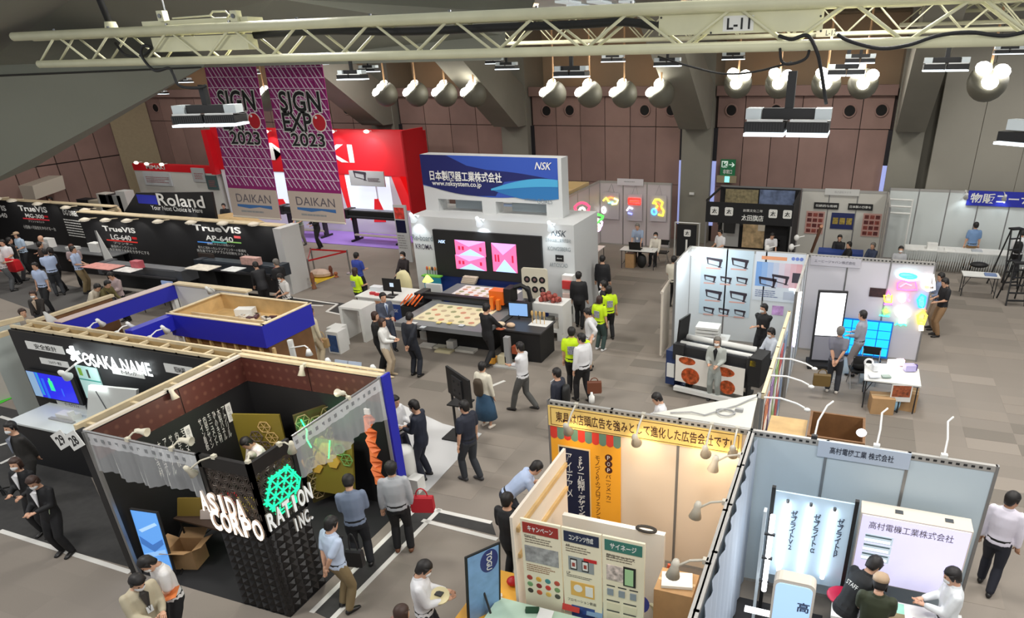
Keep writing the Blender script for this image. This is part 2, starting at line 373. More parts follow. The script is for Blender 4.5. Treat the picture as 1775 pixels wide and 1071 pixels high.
for px, py in ((1147, 60), (1147, 31), (1423, 28), (1423, 54), (1233, 57), (1330, 50)):
    u, v = ft.px(px, py); mb = MB(); mb.lathe([(.012, 0), (.012, .03)], ft.p(u, v), -Y_, 6); ob('screw', mb, DARK, pl)
# boxes of the hoists that carry the truss
for k, (x0, y0, x1, y1, lab) in enumerate(((262, 62, 428, 88, 'cream hoist box in the truss left above the magenta banners'), (1430, 24, 1432, 25, ''))):
    if not lab: continue
    t = thing('hoist_box', lab, 'hoist', ft.p(*ft.px((x0 + x1) / 2, y0))); bb = ft.bb(x0, y0, x1, y1)
    box_('body', TRUSS, t, (bb[0], T1 + .08, bb[1]), (bb[2], T1 + .28, bb[3]))
    b2 = ft.bb(247, 33, 432, 50); box_('lid', TRUSS, t, (b2[0], T1 + .05, b2[1] + .03), (b2[2], T1 + .35, b2[3]))
    for px in (283, 410):
        u, v = ft.px(px, 28); mb = MB(); mb.box((u - .06, T1, v - .07), (u + .06, T1 + .1, v + .07)); o = ob('hanger_bracket', mb, TRUSS, t)
        mb = MB(); mb.lathe([(.03, 0), (.03, .02)], (u, T1, v), -Y_, 10); ob('bolt', mb, STEEL, o)
    u, v = ft.px(275, 10); tube_('suspension_wire', STEEL, t, (u + .06, T1 + .1, v - .1), (u - .02, T1 + .1, v + 2.5), .012, n=5)
    mb = MB(); u0, v0 = ft.px(300, 32); u1, v1 = ft.px(365, 27); mb.tube((u0, T1 + .05, v0), (u1, T1 + .05, v1), .012, n=5); u2, v2 = ft.px(398, 26)
    mb.path([(u1, T1 + .05, v1), (u1 + .07, T1 + .05, v1 + .05), (u2 - .05, T1 + .05, v2 + .05), (u2, T1 + .05, v2), (u2 - .05, T1 + .05, v2 - .04), (u1 + .07, T1 + .05, v1 - .04), (u1, T1 + .05, v1)], .014, 5); ob('turnbuckle', mb, TRUSS, t)
u, v = ft.px(190, 50); t = thing('cable_dropper', 'black cable with cream socket hanging to the left part of the truss', 'cable', (u, T1 + .1, v - .1))
mb = MB(); mb.tube((u, T1 + .1, v), (u - .45, T1 + .1, v + 2.2), .05, n=8); ob('cable', mb, BLACK, t, True)
mb = MB(); mb.lathe([(.09, -.1), (.1, 0), (.08, .1)], (u, T1 + .1, v), Z_, 10); ob('socket', mb, TRUSS, t, True)
def cable(label, pts, r=.02, n=7):
    P_ = [PY(x, y, Yy) for x, y, Yy in pts]
    Q = []
    for i in range(len(P_) - 1):
        p0 = P_[max(i - 1, 0)]; p1, p2 = P_[i], P_[i + 1]; p3 = P_[min(i + 2, len(P_) - 1)]
        for k in range(n):
            t_ = k / n; Q.append(.5 * ((2 * p1) + (p2 - p0) * t_ + (2 * p0 - 5 * p1 + 4 * p2 - p3) * t_ ** 2 + (3 * p1 - p0 - 3 * p2 + p3) * t_ ** 3))
    Q.append(P_[-1]); mb = MB(); mb.path(Q, r, 6); return solo('power_cable', mb, BLACK, label, 'cable', smooth=True)
cable('black cable looping from the left of the truss to the big lamp', [(200, 75, 9.2), (218, 95, 9.1), (245, 97, 9), (262, 84, 8.95), (248, 80, 8.9), (246, 98, 8.9), (268, 122, 8.9), (292, 118, 8.9), (300, 128, 8.9), (312, 149, 8.9), (345, 152, 8.95), (358, 148, 9)], .022)
cable('thick black cable lying inside the truss over the middle bays', [(440, 62, 9.25), (560, 54, 9.25), (700, 55, 9.25), (860, 48, 9.25), (1010, 42, 9.25), (1080, 38, 9.25), (1142, 46, 9.2)], .05)
cable('black cable sagging under the truss at the far right', [(1452, 60, 8.9), (1475, 72, 8.85), (1525, 84, 8.8), (1575, 78, 8.85), (1625, 62, 8.9), (1680, 56, 8.9), (1740, 62, 8.9), (1790, 52, 8.9)], .02)
cable('black cable beside the bracket of the large centre lamp', [(1350, 62, 8.95), (1372, 68, 8.9), (1400, 62, 8.9), (1416, 90, 8.9), (1423, 120, 8.95), (1432, 180, 9.1)], .02)
cable('black cable curling down to the centre lamp from the left', [(1352, 84, 8.95), (1356, 108, 8.9), (1375, 110, 8.9), (1398, 100, 8.95), (1404, 78, 9.0)], .016)
cable('thin dark cable hanging between truss and globe lights', [(1140, 98, 9.3), (1200, 116, 9.4), (1256, 128, 9.5), (1310, 124, 9.4), (1372, 108, 9.1)], .012)
truss('lighting_truss', 'second cream truss farther back behind the long front truss', -4.6 - 6.5, 5.2, 19.5, 7.85, 8.45, .35, .05, 1.25)
truss('lighting_truss', 'short far truss high on the right behind plate L-12', .2, 4.8, 24, 8.1, 8.6, .35, .05, 1.2)
truss('lighting_truss', 'farthest truss under the ceiling at the upper right', .8, 6.5, 27, 8.5, 8.85, .35, .05, 1.2)
f2 = FY(0, 19.3, 0); p_ = rectpart('truss_plate', f2, f2.bb(1415, 50, 1447, 64), mat((170, 166, 140), .5), None, 0, .02); tag(p_, 'plate marked L-12 on the second truss', 'sign')
text('L-12', f2, f2.bb(1432, 52, 1450, 61), DARK, p_, .03)

# ------------------------------------------------------------------ LED flood lights under the trusses
LEDW = mat((235, 248, 255), .3, emit=1.5); GLASSB = mat((196, 204, 206), .25); BLK2 = mat((16, 16, 17), .45)
def flood(label, px, py, Y, w, rot=0, stem=.5, detail=True, em=True):
    """twin LED flood head: centre of its lower rim at the pixel"""
    c = PY(px, py, Y); t = thing('flood_light', label, 'flood light', c)
    R = Matrix.Rotation(rot, 3, 'Z'); u = R @ X_; d = R @ Y_
    h = w * .5
    def bx(name, cu, cd, cz, hu, hd, hz, m):
        mb = MB(); mb.obox(c + u * cu + d * cd + Z_ * cz, u, d, Z_, hu, hd, hz); return ob(name, mb, m, t)
    for s in (-1, 1):
        b = bx('lamp_body', s * h * .5, 0, .13 * w, h * .47, w * .22, .055 * w, BLK2)
        bx('lens', s * h * .5, 0, .045 * w, h * .47, w * .25, .016 * w, LEDW if em else GLASSB)
        bx('driver_box', s * h * .8, 0, .27 * w, h * .18, w * .13, .06 * w, GLASSB)
        if detail:
            for q in range(14):
                mb = MB(); mb.obox(c + u * (s * h * .5 + (q - 6.5) * h * .065) + d * (-w * .222) + Z_ * (.13 * w), u, d, Z_, .004, .006, .045 * w); ob('fin', mb, DARK, b)
        bx('trim_bar', s * h * .5, -w * .2, .205 * w, h * .42, w * .02, .012 * w, mat((200, 202, 200), .4))
    bx('bracket', 0, 0, .27 * w, h * .6, w * .07, .06 * w, BLK2)
    box_('stem', BLK2, t, (c.x - .05 * w, c.y - .04 * w, c.z + .2 * w), (c.x + .05 * w, c.y + .04 * w, c.z + .2 * w + stem))
    return t
flood('large twin LED flood light hanging below plate L-11', 1363, 238, 9.1, .98, 0, .52)
flood('large twin LED flood light in front of the left magenta banner', 368, 221, 9.1, 1.02, .35, .42)
flood('large flood light cut by the right edge of the picture', 1792, 252, 8.6, .8, .9, .6)
for lab, px, py, Y, w, st in (('middle-sized flood light right of the magenta banners', 612, 140, 13.5, .62, .35), ('flood light behind the one right of the magenta banners', 640, 126, 16, .5, .2),
    ('flood light below the centre of the front truss', 991, 136, 13.8, .66, .4), ('small flood light left of the centre globe lights', 879, 122, 17, .55, .2), ('smallest flood light beside the raking beam at left centre', 858, 112, 21, .55, .15),
    ('small flood light above the centre globe lights', 1063, 109, 20, .62, .2), ('small flood light over the raking beam at centre', 1157, 117, 17, .6, .2), ('small flood light above the right globe lights', 1271, 105, 21, .6, .25),
    ('upper small flood light right of the large centre lamp', 1490, 112, 17, .6, .25), ('lower flood light right of the large centre lamp', 1466, 134, 17.5, .78, .4), ('flood light at the top of the right raking beam', 1637, 126, 14.5, .72, .45),
    ('small flood light near the upper right corner', 1747, 96, 17, .52, .2), ('small flood light at the top edge behind the banners', 556, 113, 21, .5, .15), ('small flood light between banners and centre beam', 696, 109, 21, .5, .12),
    ('small flood light high at the left beside the soffit', 322, 144, 24, .6, .2), ('tiny flood light on the far wall beside the soffit edge', 282, 164, 29, .6, .2), ('small flood light glimpsed between the two magenta banners', 438, 129, 21, .5, .2)):
    flood(lab, px, py, Y, w, 0, st, False)

# ------------------------------------------------------------------ globe pendants with clusters of bright lamps
GLB = mat((98, 96, 84), .55); LAMP = mat((255, 252, 240), .3, emit=9)
def globe(label, px, py, Y, r, away, grp):
    c = PY(px, py, Y); t = thing('globe_pendant', label, 'pendant light', c)
    a = math.radians(0)
    dr = V3((-.55, -.35, .75)) if not away else V3((.1, -.75, .66)); dr.normalize()
    mb = MB(); prof = [(r * math.sin(q), -r * math.cos(q)) for q in [math.pi * (.02 + .62 * i / 8) for i in range(9)]]
    mb.lathe(prof, c, dr, 18); ob('globe', mb, GLB, t, True)
    mb = MB(); mb.tube(c + Z_ * r * .5, (c.x, c.y, 8.98), .035, n=6); ob('rod', mb, mat((190, 150, 110), .5), t)
    sd = dr.orthogonal().normalized(); sd2 = dr.cross(sd)
    for k in range(3):
        q = 2 * math.pi * k / 3 + .5; p = c + dr * (r * .42) + (sd * math.cos(q) + sd2 * math.sin(q)) * r * .52
        mb = MB(); mb.lathe([(.01, 0), (r * .38, .05), (r * .42, .12), (r * .3, .2), (.02, .24)], p, dr, 12); ob('lamp', mb, LAMP, t, True)
    return t
for lab, l, aw in (('left group before the pink wall', ((655, 163), (708, 163), (758, 163), (808, 163)), 0), ('centre group', ((946, 163), (1008, 163), (1068, 163), (1132, 163)), 0), ('group right of the centre column', ((1275, 145), (1347, 145), (1428, 145), (1492, 145)), 1)):
    for i, (x, y) in enumerate(l):
        globe('%s grey globe pendant with bright lamps, %s' % (('leftmost', 'second', 'third', 'rightmost')[i], lab), x + (14 if aw == 0 else 4), y, 26, .47, aw, lab)
globe('lone grey globe pendant with bright lamps near the upper right corner', 1712, 142, 25, .55, 1, '')
globe('grey globe pendant half hidden between the magenta banners', 462, 172, 26, .5, 0, '')
# evacuation sign
u = FY(0, WY - .3, 0); bb = u.bb(1249, 276, 1275, 304); t = thing('exit_sign', 'green emergency exit sign with arrow on the pink back wall', 'sign', u.p(bb[0], bb[1]))
EG = mat((20, 104, 62), .5, emit=.12); rectpart('board', u, bb, EG, t, 0, .05); h = bb[3] - bb[1]; w = bb[2] - bb[0]
text('図→', u, (bb[0] + w * .08, bb[1] + h * .5, bb[2] - w * .06, bb[3] - h * .1), mat((225, 240, 230), .5, emit=.3), t, .06, bold=.02); text('非常口', u, (bb[0] + w * .2, bb[1] + h * .1, bb[2] - w * .2, bb[1] + h * .38), WHITE, t, .06, bold=.02)
bb = u.bb(1243, 304, 1277, 316); rectpart('lamp_box', u, bb, mat((150, 138, 110), .5), t, 0, .12); rectpart('running_figure', u, u.bb(1257, 305, 1265, 315), mat((120, 240, 235), .5, emit=1.5), t, .12, .13)
bb = u.bb(1193, 350, 1199, 354); 
# ------------------------------------------------------------------ booth building kit
SHEET = mat((210, 214, 214), .5); BEIGE = mat((222, 206, 186), .6); RAIL = mat((168, 166, 162), .4, .3); SLOTD = mat((28, 28, 30), .6)
def sys_wall(label, fr, L, h=2.7, n=3, m=None, band=True, post=.04, name='booth_wall', rail=None, group=None, zb=0.0):
    t = thing(name, label, 'booth wall', fr.p(0, 0), group); w = L / n; m = m or SHEET
    for k in range(n):
        mb = MB(); fr.rect(mb, k * w + post / 2, zb + .04, (k + 1) * w - post / 2, h - .09, -.035, 0); ob('panel', mb, m, t)
    for k in range(n + 1):
        mb = MB(); fr.rect(mb, k * w - post / 2, zb, k * w + post / 2, h, -.05, .012); ob('post', mb, rail or ALU, t)
    mb = MB(); fr.rect(mb, 0, h - .09, L, h, -.045, .01); r = ob('top_rail', mb, rail or RAIL, t)
    mb = MB(); fr.rect(mb, 0, zb, L, zb + .05, -.045, .01); ob('bottom_rail', mb, rail or RAIL, t)
    if band:
        mb = MB(); k = 0.03
        while k < L - .05: fr.rect(mb, k, h - .062, k + .045, h - .03, .0101, .012); k += .09
        ob('rail_slots', mb, SLOTD, r, stuff=True)
    return t
def arm_spot(label, base, head, aim, col=WHITE, s=1.0, lightp=0, lcol=(1, .9, .75), ang=90, group=None, target=None):
    """clamp spotlight: base on the rail, thin arm, bell shade"""
    base, head, aim = V3(base), V3(head), V3(aim).normalized(); t = thing('spotlight', label, 'spotlight', base, group)
    mb = MB(); mb.path([base, base + (head - base) * .5 + Z_ * .04, head], .014 * s, 6); ob('arm', mb, col, t)
    mb = MB(); mb.lathe([(.03 * s, -.09 * s), (.045 * s, -.04 * s), (.04 * s, 0), (.075 * s, .12 * s), (.07 * s, .12 * s), (.03 * s, 0.01)], head, aim, 12, True); ob('shade', mb, col, t, True)
    mb = MB(); mb.box(base - V3((.03, .03, .04)), base + V3((.03, .03, .02))); ob('clamp', mb, col, t)
    if lightp: 
        mb = MB(); mb.lathe([(.05 * s, 0), (.05 * s, .005)], head + aim * (.125 * s), aim, 10); ob('bulb', mb, mat((255, 235, 200) if lcol[2] < .9 else (240, 248, 255), .4, emit=8), t)
        spot('booth_spot', head + aim * .14 * s, V3(target) if target is not None else head + aim, lightp, lcol, ang)
    return t
def table(label, x0, y0, x1, y1, h=.72, top=WHITE, leg=DARK, fold=True):
    t = thing('folding_table', label, 'table', ((x0 + x1) / 2, (y0 + y1) / 2, 0))
    box_('table_top', top, t, (x0, y0, h - .03), (x1, y1, h)); box_('frame', leg, t, (x0 + .03, y0 + .03, h - .06), (x1 - .03, y1 - .03, h - .03))
    for x in (x0 + .06, x1 - .06):
        for y in (y0 + .06, y1 - .06): tube_('leg', leg, t, (x, y, 0), (x, y, h - .05), .015, n=6)
        tube_('cross_bar', leg, t, (x, y0 + .06, .15), (x, y1 - .06, .15), .01, n=5)
        tube_('brace', leg, t, (x, (y0 + y1) / 2, .15), (x + (.25 if x < (x0 + x1) / 2 else -.25), (y0 + y1) / 2, h - .05), .01, n=5)
    return t
def carton(label, c, sx, sy, sz, rot=0, open_=False, m=CARD):
    c = V3(c); t = thing('cardboard_box', label, 'box', c); R = Matrix.Rotation(rot, 3, 'Z'); u, v = R @ X_, R @ Y_
    if not open_:
        mb = MB(); mb.obox(c + Z_ * sz / 2, u, v, Z_, sx / 2, sy / 2, sz / 2); ob('body', mb, m, t)
        mb = MB(); mb.obox(c + Z_ * (sz + .002), u, v, Z_, sx / 2 - .01, .025, .002); ob('tape', mb, mat((206, 180, 140), .4), t)
    else:
        for s, q in ((1, u), (-1, u), (1, v), (-1, v)):
            ww = sy if q is u else sx; dd = sx if q is u else sy; w_ = v if q is u else u
            mb = MB(); mb.obox(c + q * (s * dd / 2) + Z_ * sz / 2, w_, Z_, q, ww / 2, sz / 2, .006); ob('side', mb, m, t)
            tilt = (q * (s * .75) + Z_ * .35).normalized(); mb = MB(); mb.obox(c + q * (s * dd / 2) + Z_ * sz + tilt * .1, w_, tilt, w_.cross(tilt), ww / 2, .1, .004); ob('flap', mb, m, t)
        mb = MB(); mb.obox(c + Z_ * .01, u, v, Z_, sx / 2, sy / 2, .01); ob('bottom', mb, m, t)
    return t
def prop(name, label, cat, m, fn, group=None, smooth=False):
    mb = MB(); fn(mb); return solo(name, mb, m, label, cat, group, smooth)
def strokes(fr, pts, r, m, parent, name='neon_tube', n=.05, px=True, closed=False):
    P_ = [fr.p(*(fr.px(*q) if px else q), n) for q in pts]
    if closed: P_.append(P_[0])
    mb = MB(); mb.path(P_, r, 5); return ob(name, mb, m, parent)
def neon(c, e=2.2): return mat(c, .4, emit=e)

# ================================================================= warm lettered booth at lower centre (back wall y = 8.9)
GX = (-4.03, -.88, 2.22); BY = 8.93
f = FY(GX[0], BY); W1 = GX[1] - GX[0]
warm = sys_wall('warm beige booth back wall under the long yellow lettered sign', f, W1, 2.7, 3, BEIGE)
for nm, zc in (('sign_board', 0),):
    bb = f.bb(955, 700, 1276, 765); sb = thing('sign_board', 'long yellow sign with dark Japanese lettering across the warm booth', 'sign', f.p(.02, 2.2))
    YEL = mat((238, 204, 120), .5); SGN = (0.0, 2.27, W1 - .12, 2.62)
    rectpart('board', f, SGN, YEL, sb, .01, .03)
    for q in ((.04, 2.29, W1 - .16, 2.3), (.04, 2.59, W1 - .16, 2.6), (.04, 2.29, .05, 2.6), (W1 - .17, 2.29, W1 - .16, 2.6)): rectpart('border_line', f, q, mat((96, 60, 30), .5), sb, .03, .033)
    text('東具は店頭広告を強みとして進化した広告会社です!', f, (.13, 2.35, W1 - .26, 2.54), mat((70, 36, 24), .5), sb, .034, bold=.012)
for i, u in enumerate((.47, 1.55, 2.58, 2.95)):
    h = V3(f.p(u, 2.5, .42 if i < 3 else .3)); arm_spot('grey bell spotlight %s over the yellow sign' % ('leftmost', 'second from left', 'third', 'rightmost, hanging low')[i] , f.p(u, 2.7, 0), h, (0, .55, -.85), mat((176, 172, 160), .4), 1.1, 9 if i else 7, (1, .72, .42), 100, target=f.p(u, 2.2, 0))
area('warm_booth_wash', f.p(2.2, 2.55, 1.3), .5, 16, (1, .8, .58), (0, .5, -1))
# orange banner left part
b = thing('banner_poster', 'orange poster with striped awning print and navy text panel on the warm booth wall', 'poster', f.p(0, 0)); OR = mat((240, 168, 44), .5)
rectpart('sheet', f, (.02, .25, 1.2, 2.25), OR, b, .005, .015)
for k in range(10):
    c = mat((206, 58, 46), .5) if k % 2 == 0 else mat((96, 130, 112), .5); u0 = .02 + k * .118; mb = MB()
    f.poly(mb, [(u0, 2.25), (u0, 2.08), (u0 + .02, 2.05), (u0 + .059, 2.035), (u0 + .098, 2.05), (u0 + .118, 2.08), (u0 + .118, 2.25)], .015, .022); ob('awning_stripe', mb, c, b)
rectpart('panel_border', f, (.14, .28, .69, 1.93), mat((226, 200, 150), .5), b, .015, .018); rectpart('navy_panel', f, (.16, .3, .67, 1.9), mat((24, 30, 58), .5), b, .018, .021)
text('SPツール制作・デザイン事務', f, (.46, .45, .59, 1.78), WHITE, b, .024, vertical=True, bold=.02); text('アイデアメ', f, (.27, .95, .38, 1.8), WHITE, b, .024, vertical=True)
BR = mat((70, 28, 16), .5)
for k, ch in enumerate('POP'):
    c = (1.0, 1.84 - k * .115); mb = MB(); mb.lathe([(.062, 0), (.062, .004)], f.p(*c, .015), -Y_, 14); ob('round_patch', mb, BR, b); text(ch, f, (c[0] - .022, c[1] - .035, c[0] + .022, c[1] + .035), WHITE, b, .022)
text('パーツメーカー', f, (.95, 1.0, 1.04, 1.53), BR, b, .02, vertical=True); text('モノづくりのプロフェッショナ', f, (.77, .5, .86, 1.84), BR, b, .02, vertical=True)
# side wall of that booth shared with the blue-white booth: draped cloths and panels
fl = FXm(GX[1] - .03, BY - .02)                        # seen from its left
sys_wall('beige side wall of the warm booth seen at a steep angle', FXm(GX[1] - .03, BY - .02), 6.1, 2.7, 6, BEIGE, False)
for k in range(4):
    y = BY - .7 - k * 1.15; arm_spot('grey clip spotlight on the warm booth side rail, %s from the back' % ('first', 'second', 'third', 'fourth')[k], (GX[1] - .05, y, 2.68), (GX[1] - .38, y, 2.5), (-.15, 0, -1), mat((190, 184, 170), .4), 1.1)
# low white counter wall and boxes inside
mb = MB(); mb.box((-3.3, 7.6, 0), (-1.78, 7.68, 1.58)); low = solo('low_partition', mb, WHITE, 'low white partition inside the warm booth behind the display panels', 'partition')
# left white rib wall: slanting top edge, at x=-3.45 from y 6.5 to 8.4
rb = thing('ribbed_partition', 'white partition with wooden ribs joining the display panels at an angle', 'partition', (-3.45, 7.4, 0))
box_('board', CREAMW, rb, (-3.52, 6.42, 0), (-3.48, 8.25, 2.3))
for y in (6.75, 7.1): box_('rib', WOODD, rb, (-3.48, y - .03, .1), (-3.44, y + .03, 1.75))
for z in (2.02, 1.6): box_('rail', WOOD, rb, (-3.48, 6.5, z), (-3.44, 8.2, z + .07))

# three display panels
dp = FY(-3.5, 6.42); PC = mat((226, 218, 192), .6)
hd = ((150, 44, 36), (26, 36, 66), (52, 112, 100)); names = ('キャンペーン', 'コンテンツ作成', 'サイネージ')
xs = [dp.px(898, 900)[0], dp.px(1005, 925)[0], dp.px(1113, 945)[0] * .0 + dp.px(1008, 925)[0], 0]
q0 = dp.px(900, 898)[0]; q1 = dp.px(972, 920)[0]; q2 = dp.px(1043, 935)[0]; q3 = dp.px(1119, 948)[0]; qs = (q0, q1, q2, q3)
TOPZ = 2.32
for k in range(3):
    a, c = qs[k] + .008, qs[k + 1] - .008; w = c - a
    t = thing('display_board', ('cream display panel with red header and food pictures', 'cream display panel with navy header in the middle', 'cream display panel with green header at right')[k], 'display board', dp.p((a + c) / 2, 0))
    rectpart('board', dp, (a, 0.3, c, TOPZ), PC, t, -.03, 0)
    rectpart('header', dp, (a + .03, TOPZ - .2, c - .03, TOPZ - .04), mat(hd[k], .5), t, 0, .006); text(names[k], dp, (a + .1, TOPZ - .165, c - .1, TOPZ - .075), WHITE, t, .008, bold=.02)
    lines(dp, (a + .05, TOPZ - .37, c - .12, TOPZ - .26), 3, mat((120, 110, 96), .6), t, .002, .4, k)
    if k == 0:
        p = rectpart('picture', dp, (a + .04, TOPZ - .66, c - .04, TOPZ - .4), mat((150, 150, 150), .4, var=.5, vscale=9), t, 0, .004)
        text('WebCAN', dp, (a + .04, TOPZ - .26, a + .2, TOPZ - .225), DARK, t, .003); lines(dp, (a + .05, TOPZ - .83, c - .08, TOPZ - .7), 4, mat((150, 110, 80), .6), t, .002, .4, 7)
        cl = ((160, 50, 40), (214, 164, 60), (60, 130, 130), (170, 70, 50), (110, 150, 100), (130, 40, 40), (190, 50, 40), (110, 140, 90), (60, 50, 40), (190, 80, 50), (220, 180, 90), (70, 70, 60))
        for r in range(3):
            for q in range(4): mb = MB(); cc = dp.p(a + .08 + q * (w - .16) / 3, TOPZ - .93 - r * .11); mb.lathe([(.042, 0), (.03, .006)], cc, -Y_, 10); ob('round_picture', mb, mat(cl[r * 4 + q], .5), t)
    if k == 1:
        text('AR', dp, (a + .05, TOPZ - .27, a + .11, TOPZ - .235), DARK, t, .003); rectpart('picture', dp, (a + .08, TOPZ - .64, c - .1, TOPZ - .42), mat((140, 146, 148), .4), t, 0, .004); rectpart('red_label', dp, (a + w * .55, TOPZ - .46, c - .06, TOPZ - .41), RED, t, .004, .006)
        for q in (.28, .58):
            rectpart('phone', dp, (a + w * q - .04, TOPZ - .62, a + w * q + .05, TOPZ - .45), BLACK, t, .004, .008); rectpart('screen', dp, (a + w * q - .03, TOPZ - .6, a + w * q + .04, TOPZ - .47), WHITE, t, .008, .01); rectpart('portrait', dp, (a + w * q - .015, TOPZ - .57, a + w * q + .025, TOPZ - .51), mat((150, 60, 50), .5), t, .01, .012)
        text('LP', dp, (a + .05, TOPZ - .71, a + .1, TOPZ - .675), DARK, t, .003); lines(dp, (a + .05, TOPZ - .77, c - .08, TOPZ - .72), 2, DARK, t, .002, .3, 9)
        rectpart('picture', dp, (a + .1, TOPZ - 1.05, c - .1, TOPZ - .82), mat((216, 170, 84), .5), t, 0, .004); mb = MB(); mb.lathe([(.06, 0), (.06, .003)], dp.p(a + .2, TOPZ - .92, .004), -Y_, 14); ob('round_picture', mb, WHITE, t)
        rectpart('card', dp, (a + .3, TOPZ - 1.02, c - .12, TOPZ - .86), WHITE, t, .004, .007); text('プロモーション動画', dp, (a + .05, TOPZ - 1.16, c - .08, TOPZ - 1.11), DARK, t, .003); rectpart('picture', dp, (a + .1, TOPZ - 1.5, c - .1, TOPZ - 1.22), mat((40, 66, 130), .4, var=.4, vscale=12), t, 0, .004)
    if k == 2:
        text('配信サービス', dp, (a + .05, TOPZ - .31, c - .12, TOPZ - .25), DARK, t, .003)
        rectpart('picture', dp, (a + .05, TOPZ - .66, a + .3, TOPZ - .42), mat((190, 176, 170), .4, var=.6, vscale=14), t, 0, .004); rectpart('kiosk_picture', dp, (a + .27, TOPZ - .7, a + .43, TOPZ - .4), BLACK, t, .004, .008); rectpart('kiosk_screen', dp, (a + .29, TOPZ - .68, a + .4, TOPZ - .43), mat((160, 200, 150), .4), t, .008, .01)
        for q in range(3): rectpart('icon', dp, (a + .06 + q * .15, TOPZ - .9, a + .14 + q * .15, TOPZ - .8), mat((130, 140, 150), .5), t, 0, .01); rectpart('caption_bar', dp, (a + .05 + q * .15, TOPZ - .76, a + .16 + q * .15, TOPZ - .745), DARK, t, 0, .004)
        for r in range(3):
            for q in range(2): rectpart('icon_card', dp, (a + .05 + q * .22, TOPZ - 1.14 - r * .17, a + .23 + q * .22, TOPZ - 1.03 - r * .17), mat((214, 206, 178), .6), t, 0, .004); rectpart('caption_bar', dp, (a + .05 + q * .22, TOPZ - 1.0 - r * .17, a + .22 + q * .22, TOPZ - .985 - r * .17), DARK, t, 0, .004)
# table in front of the panels with leaflets
tt = table('pale green topped table in front of the cream display panels', -3.75, 5.5, -1.6, 6.35, .98, mat((186, 212, 192), .4))
for lab, px, py, c, w, h_ in (('red booklet propped up on the pale green table', 992, 1055, (186, 52, 44), .24, .32), ('blue and white leaflet rack beside the red booklet', 1032, 1066, (120, 150, 180), .22, .22)):
    p = PZ(px, py, .99); prop('leaflet_stand', lab, 'leaflet', mat(c, .4), lambda mb: mb.obox(p + V3((0, 0, h_ / 2)), X_, V3((0, .35, 1)).normalized(), V3((0, -1, .35)).normalized(), w / 2, h_ / 2, .01))
p = PZ(923, 1060, .99); prop('stapler', 'dark green stapler on the pale green table', 'stapler', mat((24, 66, 44), .4), lambda mb: mb.obox(p + Z_ * .03, V3((.9, .3, 0)).normalized(), V3((-.3, .9, 0)).normalized(), Z_, .09, .03, .03))
p = PZ(945, 1068, .99); prop('printed_card', 'small white card with dark print on the pale green table', 'card', WHITE, lambda mb: mb.obox(p + Z_ * .02, X_, V3((0, .9, .4)).normalized(), V3((0, -.4, .9)).normalized(), .1, .08, .005))
t = thing('leaflet_holder', 'yellow green POP leaflet holder at the right end of the table', 'leaflet holder', (-1.5, 6.0, 0)); hf = Frame((-1.72, 6.0, 1.0), X_, V3((0, .15, 1)))
rectpart('sheet', hf, (0, -.2, .34, .34), mat((120, 160, 205), .4), t, 0, .01); rectpart('header', hf, (0, .24, .34, .36), mat((190, 214, 70), .5), t, .01, .015); text('POP', hf, (.09, .27, .25, .34), mat((90, 80, 20), .5), t, .017, bold=.02)
tube_('pole', ALU, t, (-1.55, 6.05, 0), (-1.55, 6.05, .85), .02); mb = MB(); mb.lathe([(.16, 0), (.16, .02)], (-1.55, 6.05, 0)); ob('base', mb, ALU, t)
p = PZ(1110, 1062, 1.0); t = thing('hand_fan', 'round blue printed hand fan on the table beside the green header panel', 'fan', p); mb = MB(); mb.lathe([(.12, 0), (.12, .01)], p + Z_ * .15, V3((0, -1, .3)), 18); ob('blade', mb, mat((30, 44, 120), .4), t); tube_('handle', WHITE, t, p + Z_ * .03, p - Z_ * .08, .012)
# wooden counter with yellow top left of panels and the leaning TOGU board
t = thing('wooden_counter', 'wooden counter with yellow top left of the cream display panels', 'counter', (-4.0, 6.3, 0)); box_('body', WOODD, t, (-4.15, 5.9, 0), (-3.55, 6.95, .8)); mb = MB(); mb.box((-4.2, 5.85, .8), (-3.53, 7.0, .84)); ob('counter_top', mb, mat((240, 178, 60), .5), t)
for i, (dx, dy) in enumerate(((0, 0), (.12, .12), (.05, -.2), (.2, -.05), (-.08, .2))):
    c = V3((-3.95 + dx, 6.35 + dy, .84)); prop('small_parcel', 'small cream packet %s on the yellow counter top' % ('nearest the middle', 'at the upper right', 'at the near edge', 'at the right', 'at the far left')[i], 'packet', CREAMW, lambda mb: mb.obox(c + Z_ * .02, V3((.8, .5, 0)).normalized(), V3((-.5, .8, 0)).normalized(), Z_, .06, .035, .02), 'cream packets on the yellow counter')
c = V3((-3.75, 6.78, .84)); prop('red_bowl', 'round red object at the far end of the yellow counter', 'bowl', RED, lambda mb: mb.ball(c + Z_ * .06, .09, .09, .06), smooth=True)
t = thing('easel_board', 'blue leaning board with dark blue oval logo patch', 'sign board', (-4.25, 5.6, 0)); e0 = PZ(838, 1071, .9); 
ef = Frame(PZ(812, 1100, .6), V3((.55, .83, 0)), V3((.12, -.08, 1)).normalized())
rectpart('board', ef, (0, 0, .5, 1.45), BLACK, t, -.02, 0); rectpart('sheet', ef, (.03, .03, .47, 1.42), mat((120, 160, 205), .4, var=.1), t, 0, .006)
mb = MB(); oc = ef.p(.33, 1.22, .007); mb.add([oc + ef.u * (.13 * math.cos(a)) + ef.v * (.2 * math.sin(a)) for a in (2 * math.pi * i / 24 for i in range(24))], [tuple(range(24))]); ob('oval_patch', mb, mat((24, 34, 110), .4), t)
text('TOGU', Frame(oc, ef.v * -1, ef.u), (-.16, -.04, .16, .04), WHITE, t, .004, bold=.03)
tube_('rear_leg', DARK, t, ef.p(.25, .7, -.02), ef.p(.25, .7, -.02) + V3((.4, -.2, -1.2)), .015)
